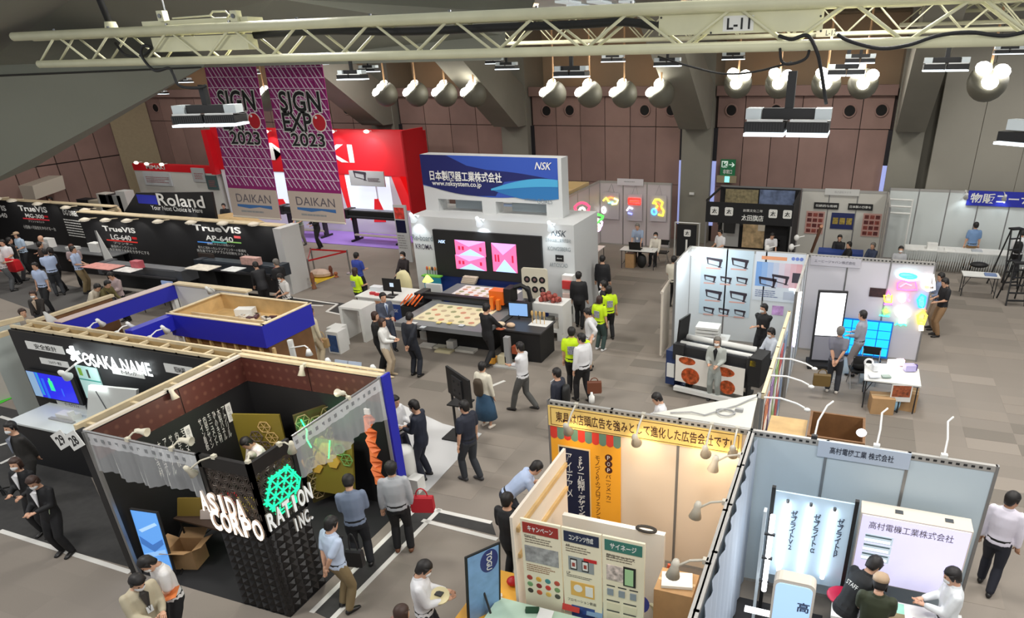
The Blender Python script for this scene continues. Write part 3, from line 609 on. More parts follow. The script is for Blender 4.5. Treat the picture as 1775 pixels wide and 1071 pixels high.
# cartons and storage behind
carton('tall brown carton with papers on top behind the green header panel', (-1.45, 7.0, 0), .5, .45, 1.35)
prop('paper_stack', 'white papers and dark pouch on the tall carton', 'papers', WHITE, lambda mb: mb.obox(V3((-1.45, 7.0, 1.375)), V3((.9, .2, 0)).normalized(), V3((-.2, .9, 0)).normalized(), Z_, .2, .14, .02))
p = V3((-1.72, 6.6, 2.32)); prop('cable_coil', 'black coil lying on top of the low white partition', 'cable', BLACK, lambda mb: mb.path([V3((-2.05 + .14 * math.cos(a), 7.64 + .06 * math.sin(a), 1.6)) for a in (2 * math.pi * i / 14 for i in range(15))], .02, 6))
carton('brown carton with flat boards on top beside the draped side wall', (-1.1, 7.0, 0), .5, .6, .55); carton('small brown carton on the floor behind the boards', (-1.2, 7.8, 0), .5, .4, .5)
prop('board_stack', 'pinkish flat boards stacked on a brown carton', 'boards', mat((214, 180, 160), .6), lambda mb: mb.obox(V3((-1.12, 7.0, .6)), X_, Y_, Z_, .26, .32, .05))
t = thing('broom', 'broom with red and white pole leaning in the warm booth', 'broom', (-1.6, 6.6, 0)); mb = MB(); mb.tube(PZ(1143, 1030, .3), PZ(1160, 978, .9), .022); ob('handle', mb, mat((206, 90, 60), .5), t); mb = MB(); mb.lathe([(.05, 0), (.14, .3), (.12, .32)], PZ(1140, 1042, .3) - Z_ * .3, Z_, 10); ob('bristles', mb, mat((210, 214, 190), .7), t)
# ================================================================= flat white roof of the storage between the booths
t = thing('storage_roof', 'white triangular roof panel over the storage corner with loose cables', 'roof panel', (-1.6, 9.5, 2.7)); mb = MB(); mb.prism([(-.9, 8.98, 2.66), (-.95, 10.15, 2.66), (-2.35, 9.0, 2.66)], (0, 0, .04)); ob('board', mb, mat((196, 194, 184), .6), t)
box_('post', ALU, t, (-.97, 10.0, 0), (-.9, 10.2, 2.7))
def curl(label, c, r, turns, m, rr=.012):
    return prop('loose_cable', label, 'cable', m, lambda mb: mb.path([V3(c) + V3((r * (1 + .15 * math.sin(3 * a)) * math.cos(a), r * .8 * math.sin(a), .002 * a)) for a in (i * .35 for i in range(int(turns * 18)))], rr, 5))
curl('coil of grey cable on the white storage roof', (-1.32, 9.3, 2.72), .13, 1.6, GREYF); prop('loose_cable', 'long grey cable snaking over the white storage roof', 'cable', GREYF, lambda mb: mb.path([V3(q) for q in ((-2.1, 9.06, 2.72), (-1.8, 9.16, 2.73), (-1.6, 9.14, 2.72), (-1.4, 9.35, 2.73), (-1.2, 9.6, 2.72), (-1.05, 9.85, 2.72), (-.95, 9.95, 2.74))], .012, 5))
prop('cable_plug', 'grey plug block on the white storage roof', 'plug', GREYF, lambda mb: mb.box((-1.2, 9.42, 2.7), (-1.08, 9.48, 2.75)))
# ================================================================= blue-white booth at lower right (back wall y = 8.93)
f = FY(GX[1], BY); W2 = GX[2] - GX[1]
BW = mat((186, 200, 208), .45); sys_wall('bluish white booth back wall with company name plate at lower right', f, W2 + .02, 2.7, 3, BW)
t = thing('name_plate', 'pale plate with the company name on the lower right booth wall', 'sign', f.p(.9, 2.4)); bb = (.92, 2.46, 2.1, 2.71); rectpart('board', f, bb, mat((178, 190, 206), .5), t, .012, .03)
text('高村電機工業 株式会社', f, (1.08, 2.53, 1.9, 2.64), mat((40, 44, 60), .5), t, .034, bold=.012)
sys_wall('long left side wall of the blue-white booth behind the curtain', FXp(GX[1] + .04, 4.2), BY - 4.25, 2.7, 5, BW, False)
t = thing('draped_curtain', 'pale grey cloth draped over the left side wall of the blue-white booth', 'curtain', (GX[1], 7, 0))
mb = MB(); rings = []
for j in range(2):
    for i in range(60):
        y = 4.3 + i * (BY - .1 - 4.3) / 59; rings.append((GX[1] + .09 + .02 * math.sin(i * 1.3), y, 2.64 if j else .05))
mb.add(rings, [(i, i + 1, 61 + i, 60 + i) for i in range(59)]); ob('cloth', mb, mat((176, 186, 200), .7), t, True)
# light tube display
def gl(c=(200, 222, 235), e=.0): return mat(c, .35)
lt = thing('light_display', 'white display panel with three vertical glowing light tubes', 'light display', (.1, 8.2, 0)); d1 = FY(-.5, 8.22)
u0, v0, u1, v1 = d1.px(1345, 852)[0], .8, d1.px(1482, 878)[0], 2.2; v1 = d1.px(1410, 862)[1]
rectpart('board', d1, (u0, v0, u1, v1), mat((190, 214, 232), .4), lt, -.03, 0)
TUBE = mat((245, 250, 255), .3, emit=3.5)
for i, (xa, ya, xb, yb, s) in enumerate(((1366, 868, 1350, 985, 'ゼブライトV2'), (1406, 874, 1386, 995, 'ゼブライトα'), (1447, 882, 1425, 998, 'ゼブライトβ'))):
    a, b_ = d1.px(xa, ya), d1.px(xb, yb); tube_('light_tube', TUBE, lt, d1.p(*a, .05), d1.p(*b_, .05), .03); tube_('tube_socket', STEEL, lt, d1.p(a[0], a[1], .05), d1.p(a[0], a[1] + .05, .05), .022)
    c = d1.px(xa + 12, ya + 16); e = d1.px(xa + 4, ya + 84); text(s, d1, (c[0] - .045, e[1], c[0] + .045, c[1]), mat((40, 50, 70), .5), lt, .01, vertical=True, bold=.02)
for u in (u0 - .03, u1 + .02):
    box_('post', BLACK, lt, (d1.o.x + u - .025, 8.2, 0), (d1.o.x + u + .025, 8.26, v1 + .06))
area('light_panel_glow', d1.p((u0 + u1) / 2, 1.6, .3), .6, 10, (.85, .93, 1), (0, -1, .1))
# standing tube column at the left edge
t = thing('light_tube_stand', 'tall clear column with bright light tubes at the left of the light display', 'light display', (-.55, 7.3, 0)); a, b_ = PZ(1340, 893, 2.0), PZ(1312, 1060, .9)
tube_('light_tube', TUBE, t, a, (a.x, a.y - .05, .75), .035); mb = MB(); mb.box((a.x - .12, a.y - .1, .0), (a.x - .08, a.y, 2.1)); ob('post', mb, mat((190, 200, 206), .2), t); box_('light_tube', TUBE, t, (a.x - .2, a.y - .5, .7), (a.x + .25, a.y - .42, .74))
for z in (.9, 1.3, 1.7): box_('clip', DARK, t, (a.x - .12, a.y - .06, z), (a.x + .06, a.y - .02, z + .03))
# big lightbox
lb = thing('lightbox_sign', 'large lilac-white lightbox with company name in the lower right booth', 'lightbox', (1.35, 8.4, 0)); d2 = Frame((.68, 8.42, 0), V3((1, .0, 0)), Z_, -Y_)
a = d2.px(1490, 905)[0]; c = d2.px(1683, 940)[0]; zt = 1.98; zb_ = .86
mb = MB(); d2.rect(mb, a, zb_, c, zt, -.3, 0); ob('case', mb, CREAMW, lb); rectpart('face', d2, (a + .02, zb_ + .02, c - .02, zt - .02), mat((214, 210, 240), .4, emit=.55), lb, 0, .012)
text('高村電機工業株式会社', d2, (a + .12, zt - .22, c - .2, zt - .1), mat((110, 100, 110), .5), lb, .016, bold=.005)
for k in range(3): (rectpart('product_photo', d2, (a + .1, zt - .44 - k * .15, a + .45, zt - .31 - k * .15), mat((190, 206, 216), .3, emit=.45), lb, .012, .016), rectpart('photo_shade', d2, (a + .1, zt - .345 - k * .15, a + .43, zt - .325 - k * .15), mat((90, 110, 120), .4), lb, .017, .019), rectpart('photo_highlight', d2, (a + .1, zt - .42 - k * .15, a + .42, zt - .385 - k * .15), mat((250, 252, 255), .3, emit=1.2), lb, .017, .019))
for s in (.35, .8): mb = MB(); d2.rect(mb, a + (c - a) * s - .05, zt, a + (c - a) * s + .05, zt + .01, -.2, -.12); ob('vent_cap', mb, STEEL, lb)
for u in (a + .05, c - .05): mb = MB(); d2.rect(mb, u - .02, 0, u + .02, zb_, -.25, -.2); ob('leg', mb, BLACK, lb)
rd_ = thing('lightbox_sign', 'rounded cream lightbox with blue-white face at the bottom edge', 'lightbox', (.0, 6.9, 0)); d3 = FY(-.12, 6.75); a = d3.px(1337, 1040)[0]; c = d3.px(1412, 1040)[0]; zt = d3.px(1375, 1008)[1]
def rr(u0, v0, u1, v1, r): return [(u1 - r + r * math.cos(q), v1 - r + r * math.sin(q)) for q in (0, .4, .8, 1.2, 1.57)] + [(u0 + r + r * math.cos(q), v1 - r + r * math.sin(q)) for q in (1.57, 2, 2.4, 2.8, 3.14)] + [(u0, v0), (u1, v0)]
mb = MB(); d3.poly(mb, rr(a, .5, c, zt, .09), -.18, 0); ob('case', mb, CREAMW, rd_); mb = MB(); d3.poly(mb, rr(a + .03, .53, c - .03, zt - .05, .07), 0, .01); ob('face', mb, mat((170, 205, 240), .4, emit=.6), rd_); text('高', d3, (a + .3, zt - .42, a + .44, zt - .27), mat((60, 70, 100), .5), rd_, .015, bold=.02)
# counter with samples
t = thing('display_counter', 'white sample counter where three visitors lean in the lower right booth', 'counter', (1.1, 7.7, 0)); box_('counter_top', WHITE, t, (.5, 7.55, .84), (2.1, 8.1, .88)); mb = MB(); mb.box((.55, 7.6, 0), (2.05, 8.05, .84)); ob('body', mb, mat((170, 176, 180), .5), t)
prop('plate', 'large red round sample on the counter between two visitors', 'plate', mat((205, 30, 70), .35), lambda mb: mb.lathe([(.15, 0), (.2, .03), (.18, .04), (.02, .025)], (.62, 7.95, .88), Z_, 20), smooth=True)
prop('sample_sheet', 'mint green rectangular sample sheet on the counter', 'sheet', mat((150, 214, 190), .5), lambda mb: mb.box((.95, 7.85, .88), (1.4, 8.05, .9)))
prop('sample_sheet', 'olive brown sample board on the counter next to the mint sheet', 'sheet', mat((132, 118, 84), .5), lambda mb: mb.box((.95, 7.58, .88), (1.4, 7.84, .91)))
prop('leaflet', 'pink and dark printed leaflet on the counter beside the man with mask', 'leaflet', mat((190, 160, 180), .5), lambda mb: mb.box((1.5, 7.6, .88), (1.8, 7.85, .89)))
mb = MB(); mb.box((-.8, 5.5, .002), (.45, 8.5, .006)); fl_ = ob('dark_carpet', mb, mat((46, 46, 48), .9), floor)
prop('cable_tray', 'clear curved tray on the dark floor beside the curtain', 'tray', mat((190, 195, 200), .2), lambda mb: mb.path([V3((-.6 + .25 * math.cos(a), 7.3 + .3 * math.sin(a), .05)) for a in (i * .3 for i in range(9))], .03, 6))
for i, (px, py, dx) in enumerate(((1415, 735, .12), (1519, 770, -.07), (1636, 792, -.1))):
    b0 = PZ(px, py, 2.7); b0.y = BY + .03; t = thing('arm_light', 'white gooseneck arm light %s on the lower right booth wall' % ('left', 'middle', 'right')[i], 'arm light', b0)
    mb = MB(); mb.path([b0, b0 + V3((.02, .15, .2)), b0 + V3((dx * .5 + .05, .3, .38)), b0 + V3((dx * .5 + .12, .42, .4))], .014, 6); ob('arm', mb, WHITE, t); mb = MB(); mb.box(b0 - V3((.04, .03, .03)), b0 + V3((.04, .03, .05))); ob('clamp', mb, DARK if i == 0 else WHITE, t)
prop('clip_lamp', 'small bright clip lamp behind the lower right booth rail', 'lamp', mat((240, 245, 250), .3, emit=2), lambda mb: mb.ball(PZ(1493, 757, 2.75) + V3((0, .12, 0)), .07, .05, .06), smooth=True)
# wooden cabinets behind
t = thing('wooden_cabinet', 'low wooden cabinet with pale top behind the lower right booth wall', 'cabinet', (-.5, 11, 0)); box_('body', WOODD, t, (-.78, 10.35, 0), (-.2, 11.3, 1.72)); box_('cabinet_top', WOOD, t, (-.8, 10.33, 1.72), (-.18, 11.32, 1.76))
t = thing('wooden_crate', 'open dark brown wooden bin right of the pale cabinet', 'crate', (.1, 11, 0))
for a_, b_ in (((-.15, 10.6, 0), (.75, 10.64, 1.85)), ((-.15, 11.5, 0), (.75, 11.54, 1.85)), ((-.15, 10.64, 0), (-.11, 11.5, 1.85)), ((.71, 10.64, 0), (.75, 11.5, 1.85)), ((-.11, 10.64, 1.2), (.71, 11.5, 1.24))): mb = MB(); mb.box(a_, b_); ob('board', mb, WOODD, t)
# ================================================================= dividing wall x = -0.88 between printers and neon booth (y 10.2 -> 19)
dv = thing('divider_wall', 'poster-covered divider wall running back from the storage corner', 'booth wall', (GX[1], 14, 0))
for k in range(4): box_('panel', SHEET, dv, (GX[1] - .02, 10.2 + k * 1.02, .04), (GX[1] + .02, 11.16 + k * 1.02, 2.62))
box_('top_rail', WOODL, dv, (GX[1] - .03, 10.15, 2.62), (GX[1] + .03, 14.3, 2.7))
for k in range(5): box_('post', ALU, dv, (GX[1] - .025, 10.16 + k * 1.02, 0), (GX[1] + .025, 10.2 + k * 1.02, 2.7))
fd = FXp(GX[1] + .03, 10.2)
for i in range(5):
    t = thing('poster', 'slim %s poster on the right face of the divider wall' % ('orange and white', 'purple', 'green and yellow', 'red', 'blue grey')[i], 'poster', fd.p(.3 + i * .75, 1)); rectpart('sheet', fd, (.2 + i * .75, .7, .75 + i * .75, 2.4), mat(((200, 120, 90), (150, 120, 170), (150, 180, 110), (190, 80, 80), (120, 140, 170))[i], .5, var=.4, vscale=8), t, 0, .01); rectpart('white_panel', fd, (.26 + i * .75, 1.5, .69 + i * .75, 2.0), WHITE, t, .01, .013)
for i, (px, py) in enumerate(((1353, 622), (1346, 652), (1336, 690))):
    b0 = PZ(px, py, 2.7); b0.x = GX[1] + .03; t = thing('arm_light', 'white arm light reaching right from the divider wall, %s' % ('farthest', 'middle', 'nearest')[i], 'arm light', b0)
    mb = MB(); mb.path([b0, b0 + V3((.25, 0, .02)), b0 + V3((.5, -.03, -.02)), b0 + V3((.62, -.06, -.06))], .016, 6); ob('arm', mb, WHITE, t); mb = MB(); mb.ball(b0 + V3((.66, -.07, -.08)), .05, .035, .03); ob('head', mb, WHITE, t, True)
# ================================================================= printer booth (y = 19.05)
PYY = 19.05; f = FY(GX[0], PYY); PB = mat((206, 210, 212), .5)
sys_wall('pale booth wall behind the wide-format printer posters', f, W1, 2.7, 3, PB, False)
sys_wall('white left side wall of the printer booth seen edge-on', FXp(GX[0] + .03, 17.3), 1.75, 2.7, 1, PB, False)
sys_wall('glossy right side wall of the printer booth with glowing signs', FXm(GX[1], PYY), 3.4, 2.7, 3, PB, False)
PR = mat((52, 44, 54), .5)
def printer_icon(fr, u, v, w, parent):
    """a small printed picture of a wide-format printer: beam, end box, legs"""
    h = w * .62; mb = MB()
    fr.poly(mb, [(u, v + h), (u + w, v + h * .86), (u + w, v + h * .62), (u + w * .85, v + h * .6), (u + w * .12, v + h * .76), (u, v + h * .8)], .014, .02)
    fr.poly(mb, [(u + w * .8, v + h * .62), (u + w * .97, v + h * .62), (u + w * .9, v + h * .08), (u + w * .8, v + h * .1)], .014, .02)
    fr.poly(mb, [(u + w * .02, v + h * .8), (u + w * .12, v + h * .76), (u + w * .14, v + h * .34), (u + w * .08, v + h * .34)], .014, .02)
    fr.poly(mb, [(u + w * .08, v + h * .38), (u + w * .85, v + h * .14), (u + w * .85, v + h * .08), (u + w * .08, v + h * .31)], .014, .02)
    fr.poly(mb, [(u + w * .74, v + h * .02), (u + w * 1.0, v + h * .0), (u + w * .98, v + h * .06), (u + w * .76, v + h * .1)], .014, .02)
    ob('printer_picture', mb, PR, parent)
t = thing('printer_poster', 'large pale poster with ten pictures of wide-format printers', 'poster', f.p(.3, 1)); sheet = f.bb(1212, 435, 1304, 550)
u0, v0, u1, v1 = f.px(1214, 490)[0], f.px(1258, 547)[1], f.px(1303, 490)[0], f.px(1258, 432)[1]; rectpart('sheet', f, (u0, v0, u1, v1), mat((186, 202, 212), .5), t, 0, .012)
for x, y, w in ((1224, 462, 28), (1267, 464, 30), (1220, 488, 21), (1248, 490, 20), (1276, 491, 20), (1222, 518, 29), (1264, 521, 30), (1219, 542, 19), (1245, 544, 19), (1272, 547, 20)):
    a = f.px(x, y); b_ = f.px(x + w, y); printer_icon(f, a[0], a[1], b_[0] - a[0], t); rectpart('price_label', f, (a[0], a[1] - .05, a[0] + (b_[0] - a[0]) * .9, a[1] - .01), mat((206, 160, 150), .5), t, .012, .014)
t = thing('printer_poster', 'poster with blue to pink gradient and two wide-format printers', 'poster', f.p(2.5, 1)); u0, v0, u1, v1 = f.px(1307, 480)[0], f.px(1350, 523)[1], f.px(1395, 480)[0], f.px(1350, 438)[1]
rectpart('sheet', f, (u0, v0, u1, v1), mat((206, 212, 220), .5), t, 0, .012)
w = u1 - u0; h = v1 - v0
for k in range(8): rectpart('tint_band', f, (u0 + w * (.03 + .113 * k), v0 + h * .3, u0 + w * (.03 + .113 * (k + 1)), v0 + h * .8), mat(((120, 160, 214), (140, 172, 216), (164, 184, 216), (186, 194, 214), (206, 198, 210), (214, 188, 198), (216, 176, 184), (214, 164, 170))[k], .5), t, .012, .013)
printer_icon(f, u0 + w * .1, v0 + h * .28, w * .36, t); printer_icon(f, u0 + w * .36, v0 + h * .36, w * .34, t); rectpart('machine_picture', f, (u0 + w * .76, v0 + h * .42, u0 + w * .96, v0 + h * .62), PR, t, .013, .018)
rectpart('title_strip', f, (u0 + w * .12, v0 + h * .85, u0 + w * .62, v0 + h * .92), mat((220, 150, 110), .5), t, .012, .014); lines(f, (u0 + w * .05, v0 + h * .06, u0 + w * .55, v0 + h * .22), 4, mat((120, 130, 160), .5), t, .013, .5, 3)
for k in range(3): mb = MB(); mb.lathe([(.05, 0), (.05, .003)], f.p(u0 + w * (.74 + .08 * k), v0 + h * .9, .012), -Y_, 10); ob('dot', mb, mat((110, 130, 200), .5), t)
rectpart('spec_table', f, (u0 + w * .62, v0 + h * .05, u0 + w * .92, v0 + h * .22), mat((180, 186, 200), .5), t, .012, .014)
bb = f.bb(1338, 530, 1358, 546); p_ = rectpart('poster', f, (bb[0], bb[1], bb[2], bb[3]), mat((190, 150, 200), .5, var=.3), None, .005, .012); tag(p_, 'small purple poster low on the printer booth wall', 'poster')
# bright flood at the wall corner
t = thing('lamp_cluster', 'dazzling white lamp at the top left corner of the printer booth', 'lamp', PZ(1207, 436, 2.7)); c = PZ(1207, 436, 2.7)
for dx, dz in ((0, 0), (.06, .08), (-.07, -.03), (.02, -.1)): mb = MB(); mb.ball(c + V3((dx, -.15, dz)), .055); ob('bulb', mb, mat((250, 254, 255), .3, emit=30), t, True)
tube_('arm', WHITE, t, c + V3((0, -.15, 0)), c + V3((.05, .1, -.05)), .015); pl_ = bpy.data.lights.new('corner_lamp', 'POINT'); pl_.energy = 45; pl_.color = (.8, .93, 1); pl_.shadow_soft_size = .1; o = bpy.data.objects.new('corner_lamp', pl_); o.location = c + V3((.15, -.5, .05)); COL.objects.link(o)
# roll-up banner behind the left side
t = thing('rolled_banner', 'white rolled sheet standing against the left end of the printer booth', 'banner', (-4.25, 18, 0)); box_('sheet', CREAMW, t, (-4.35, 17.2, .1), (-4.3, 18.0, 1.9)); tube_('roll', CREAMW, t, (-4.33, 17.15, 1.9), (-4.33, 18.05, 1.98), .04)
# the wide format printer with printed film
def wide_printer(label, c, L, h=1.0, body=DARK, rot=0, film=None, cover=None):
    t = thing('wide_format_printer', label, 'printer', (c[0], c[1], 0)); R = Matrix.Rotation(rot, 3, 'Z'); u, d = R @ X_, R @ Y_; c = V3((c[0], c[1], 0))
    def bx(n, cu, cd, cz, hu, hd, hz, m): mb = MB(); mb.obox(c + u * cu + d * cd + Z_ * cz, u, d, Z_, hu, hd, hz); return ob(n, mb, m, t)
    bx('print_beam', 0, 0, h, L / 2, .28, .16, body); bx('cover', 0, -.05, h + .17, L / 2 - .2, .2, .03, cover or mat((70, 72, 76), .3))
    for s in (-1, 1): bx('end_cap', s * (L / 2 - .12), -.03, h + .02, .14, .32, .2, body); bx('leg', s * (L / 2 - .3), 0, h / 2 - .1, .05, .12, h / 2 - .06, body); bx('foot', s * (L / 2 - .3), 0, .06, .04, .4, .04, body)
    for s in (-1, 1):
        for q in (-.36, .36): mb = MB(); mb.lathe([(.04, -.02), (.04, .02)], c + u * (s * (L / 2 - .3)) + d * q + Z_ * .04, u, 8); ob('wheel', mb, BLACK, t)
    bx('platen', 0, -.33, h - .08, L / 2 - .25, .08, .03, mat((46, 46, 50), .4)); mb = MB(); mb.tube(c + u * (-L / 2 + .3) + d * (-.1) + Z_ * .3, c + u * (L / 2 - .3) + d * (-.1) + Z_ * .3, .06); ob('paper_roll', mb, film or CREAMW, t)
    return t, c, u, d, bx
t, c, u, d, bx = wide_printer('white and black laminating printer with film roll in front of the poster wall', (-2.45, 15.55), 2.1, 1.0, DARK, -.2)
mb = MB(); mb.tube(c - u * .9 + d * .1 + Z_ * 1.28, c + u * .85 + d * .1 + Z_ * 1.28, .07, n=12); ob('film_roll', mb, WHITE, t, True); mb = MB(); mb.tube(c - u * .95 - d * .15 + Z_ * 1.2, c + u * .85 - d * .15 + Z_ * 1.2, .06, n=12); ob('film_roll', mb, WHITE, t, True)
fp = Frame(c - d * .42 - u * .95, u, Z_, -d); rectpart('printed_film', fp, (0, .3, 1.75, .98), mat((226, 222, 214), .5), t, 0, .01); fr2 = mat((220, 110, 60), .5, var=.6, vscale=10)
for a, b_ in (((.3, .88), .22), ((1.25, .8), .26), ((.4, .5), .24), ((1.35, .42), .2)):
    mb = MB(); mb.lathe([(b_, 0), (b_, .002)], fp.p(a[0], a[1], .011), -d, 16); 
    mb.v = [tuple(fp.p((V3(v) - fp.o).dot(u), a[1] + ((V3(v) - fp.o).z - a[1]) * (.45 if a[1] > .6 else .9), .012)) for v in mb.v]; ob('round_print', mb, fr2, t)
bx('foot_bar', 0, -.45, .12, .95, .06, .05, WHITE); bx('control_box', -1.15, 0, .55, .12, .3, .45, mat((34, 52, 96), .5)); bx('side_tray', -1.12, -.33, .5, .1, .02, .18, WHITE); bx('yellow_label', .95, -.36, 1.12, .07, .01, .07, mat((220, 190, 40), .5)); bx('control_box', 1.0, -.05, .9, .15, .32, .35, BLACK)
t = thing('monitor_arm', 'tilted black monitor on an arm left of the laminating printer', 'monitor', (-3.3, 15.9, 0)); tube_('pole', NAVY, t, (-3.45, 15.8, 0), (-3.45, 15.8, 1.2), .03); mb = MB(); mb.obox(V3((-3.4, 15.75, 1.5)), V3((.35, .9, .1)).normalized(), V3((.1, -.15, 1)).normalized(), V3((-.9, .35, .1)).normalized(), .22, .34, .02); ob('screen', mb, BLACK, t); mb = MB(); mb.lathe([(.2, 0), (.18, .03)], (-3.45, 15.8, 0)); ob('base', mb, NAVY, t)
table('white side table with stacked trays behind the laminating printer', -3.4, 16.9, -2.5, 17.5, .8)
for k in range(4): prop('paper_tray', 'white tray in the stack on the side table, %s' % ('lowest', 'second', 'third', 'topmost')[k], 'tray', WHITE, lambda mb: mb.box((-3.35, 16.95, .8 + k * .09), (-2.75, 17.4, .86 + k * .09)))
t = thing('chrome_lamp', 'glowing white loop neon on the glossy side wall', 'neon sign', PZ(1388, 500, 1.9)); nf = FXm(GX[1] - .02, PYY)
for pts in (((1378, 505), (1384, 500), (1392, 492), (1387, 506), (1380, 516)),): strokes(FY(GX[1] - .5, 18.4), pts, .03, neon((235, 248, 255), 5), t, 'neon_tube', 0, closed=True)
strokes(FY(GX[1] - .5, 18.4), ((1368, 501), (1386, 503)), .03, neon((235, 248, 255), 5), t, n=0)
for i, (y0, y1, c) in enumerate(((508, 540, (255, 235, 220)), (540, 570, (225, 245, 255)), (570, 600, (245, 225, 255)))):
    p0 = PX(1388 - i * 4, y0, GX[1] + .08); t_ = prop('glowing_panel', 'narrow glowing strip on the edge of the printer booth side wall, %s' % ('top', 'middle', 'bottom')[i], 'light panel', mat(c, .4, emit=3), lambda mb: mb.box((GX[1] + .06, p0.y - .1, p0.z - .42), (GX[1] + .1, p0.y + .12, p0.z)))
# ================================================================= neon booth of the right (y = 19.05)
f = FY(GX[1], PYY); NB = mat((200, 198, 204), .5)
sys_wall('pale wall of the neon sign booth at right', f, W2, 2.7, 3, NB)
t = thing('name_plate', 'pale name plate at the top left of the neon booth wall', 'sign', f.p(.4, 2.5)); bb = (.1, 2.42, 1.35, 2.66); rectpart('board', f, bb, mat((186, 184, 192), .5), t, .012, .03); text('エービージャパン株式会社', f, (.2, 2.5, 1.22, 2.58), mat((70, 70, 84), .5), t, .034)
p_ = rectpart('wall_picture', f, f.bb(1507, 499, 1535, 514), mat((46, 22, 20), .5, var=.6, vscale=14), None, .012, .04); tag(p_, 'small dark red framed picture on the neon booth wall', 'picture')
# blue backlit panel of square tiles
t = thing('backlit_tile_panel', 'bright cyan backlit panel of square tiles standing against the neon booth wall', 'light panel', f.p(1.2, 0)); BLU = mat((20, 150, 240), .3, emit=1.5, ecol=(30, 165, 245)); BL2 = mat((15, 95, 170), .4, emit=.35)
u0, u1, z0, z1 = f.px(1450, 590)[0], f.px(1541, 590)[0], .12, f.px(1495, 551)[1]; rectpart('frame', f, (u0 - .02, z0 - .05, u1 + .02, z1 + .02), BL2, t, .15, .2)
for i in range(4):
    for j in range(4):
        wq, hq = (u1 - u0) / 4, (z1 - z0) / 4; rectpart('light_tile', f, (u0 + i * wq + .012, z0 + j * hq + .012, u0 + (i + 1) * wq - .012, z0 + (j + 1) * hq - .012), BLU, t, .2, .215)
for s in (-1, 1): mb = MB(); mb.box((f.o.x + (u0 + u1) / 2 + s * .5 - .03, PYY - .4, 0), (f.o.x + (u0 + u1) / 2 + s * .5 + .03, PYY - .1, .05)); ob('foot', mb, DARK, t)
area('cyan_glow', f.p((u0 + u1) / 2, .9, .3), 1.0, 14, (.15, .6, 1), (0, -1, -.15))
# free-standing bright screen
t = thing('digital_signage', 'tall standing display with blank white glowing screen', 'display', (-.3, 17.9, 0)); g = Frame(PZ(1402, 632, 0), V3((1, .15, 0)).normalized(), Z_); wq = .72; rectpart('case', g, (0, .12, wq, 2.05), DARK, t, -.08, 0); rectpart('screen', g, (.05, .85, wq - .04, 2.0), mat((250, 250, 255), .3, emit=1.6), t, 0, .008); rectpart('lower_panel', g, (.05, .16, wq - .04, .82), mat((150, 150, 160), .4), t, 0, .008); mb = MB(); mb.obox(g.p(wq / 2, .05, 0), g.u, g.n, Z_, .42, .3, .05); ob('base', mb, BLACK, t)
# neon signs
NS = []
def nsign(label, items, r=.02, back=None):
    t = thing('neon_sign', label, 'neon sign', f.p(*f.px(*items[0][1][0]), .05))
    if back: mb = MB(); f.poly(mb, [f.px(*q) for q in back], .02, .03); ob('backing', mb, mat((225, 228, 235), .3), t)
    for col, pts, cl in items: strokes(f, pts, r, neon(col), t, 'neon_tube', .06, closed=cl)
    return t
def ell(cx, cy, rx, ry, n=12, rot=-.12): return [(cx + rx * math.cos(a) , cy + ry * math.sin(a) + rot * rx * math.cos(a) * -1) for a in (2 * math.pi * i / n for i in range(n))]
nsign('oval turquoise neon sign with white rim at the top of the neon wall', [((235, 255, 255), ell(1574, 477, 21, 7.5), True), ((60, 230, 230), ell(1574, 477, 15, 4.5), True), ((60, 230, 230), [(1561, 477), (1587, 478)], False)], .025)
nsign('pink neon sign in a rounded animal-like outline under the oval', [((255, 90, 150), [(1555, 500), (1556, 489), (1564, 484), (1575, 488), (1586, 486), (1588, 494), (1590, 501), (1572, 502)], True), ((255, 130, 170), [(1560, 496), (1570, 490), (1580, 494)], False)])
nsign('white rabbit-eared neon sign at the upper right of the neon wall', [((255, 250, 245), [(1599, 497), (1603, 486), (1604, 475), (1610, 484), (1618, 476), (1619, 488), (1620, 500), (1608, 503)], True), ((255, 250, 245), [(1604, 492), (1616, 494)], False), ((255, 190, 120), ell(1606, 496, 3, 2), True)], .03)
nsign('yellow and pink neon sign like a box of fries at left', [((255, 220, 60), [(1534, 522), (1532, 511), (1546, 511), (1545, 523)], True), ((255, 90, 170), [(1536, 511), (1540, 502), (1544, 511)], False), ((190, 90, 255), [(1532, 526), (1547, 526)], False), ((255, 150, 120), [(1537, 518), (1543, 518)], False)])
nsign('small pink and white round neon sign in the centre of the wall', [((255, 235, 240), ell(1563, 516, 5, 6), True), ((255, 120, 170), [(1574, 509), (1572, 516), (1576, 521)], False)], .03)
nsign('blue bird-like neon sign at right of the neon wall', [((40, 150, 255), [(1593, 531), (1590, 518), (1597, 509), (1604, 513), (1603, 524), (1600, 533)], True), ((80, 230, 255), ell(1597, 525, 3.5, 4), True), ((80, 230, 255), [(1595, 513), (1600, 518)], False)], .028)
nsign('small green and yellow star neon sign at lower left', [((120, 240, 90), [(1530, 537), (1536, 532), (1538, 538), (1543, 540), (1536, 542), (1533, 545)], True), ((60, 230, 190), [(1524, 545), (1542, 547)], False), ((240, 240, 90), ell(1536, 538, 2.5, 2), True)])
nsign('cream round neon sign with pale stand in the lower middle', [((255, 250, 235), ell(1565, 541, 13, 9), True), ((255, 230, 180), ell(1565, 543, 5, 3), True), ((230, 255, 235), [(1560, 552), (1558, 558), (1570, 558), (1568, 552)], True)], .025)
nsign('green neon lettering under the cream round sign', [((70, 235, 160), [(1551, 562), (1556, 559), (1561, 563), (1566, 560), (1571, 563)], False)])
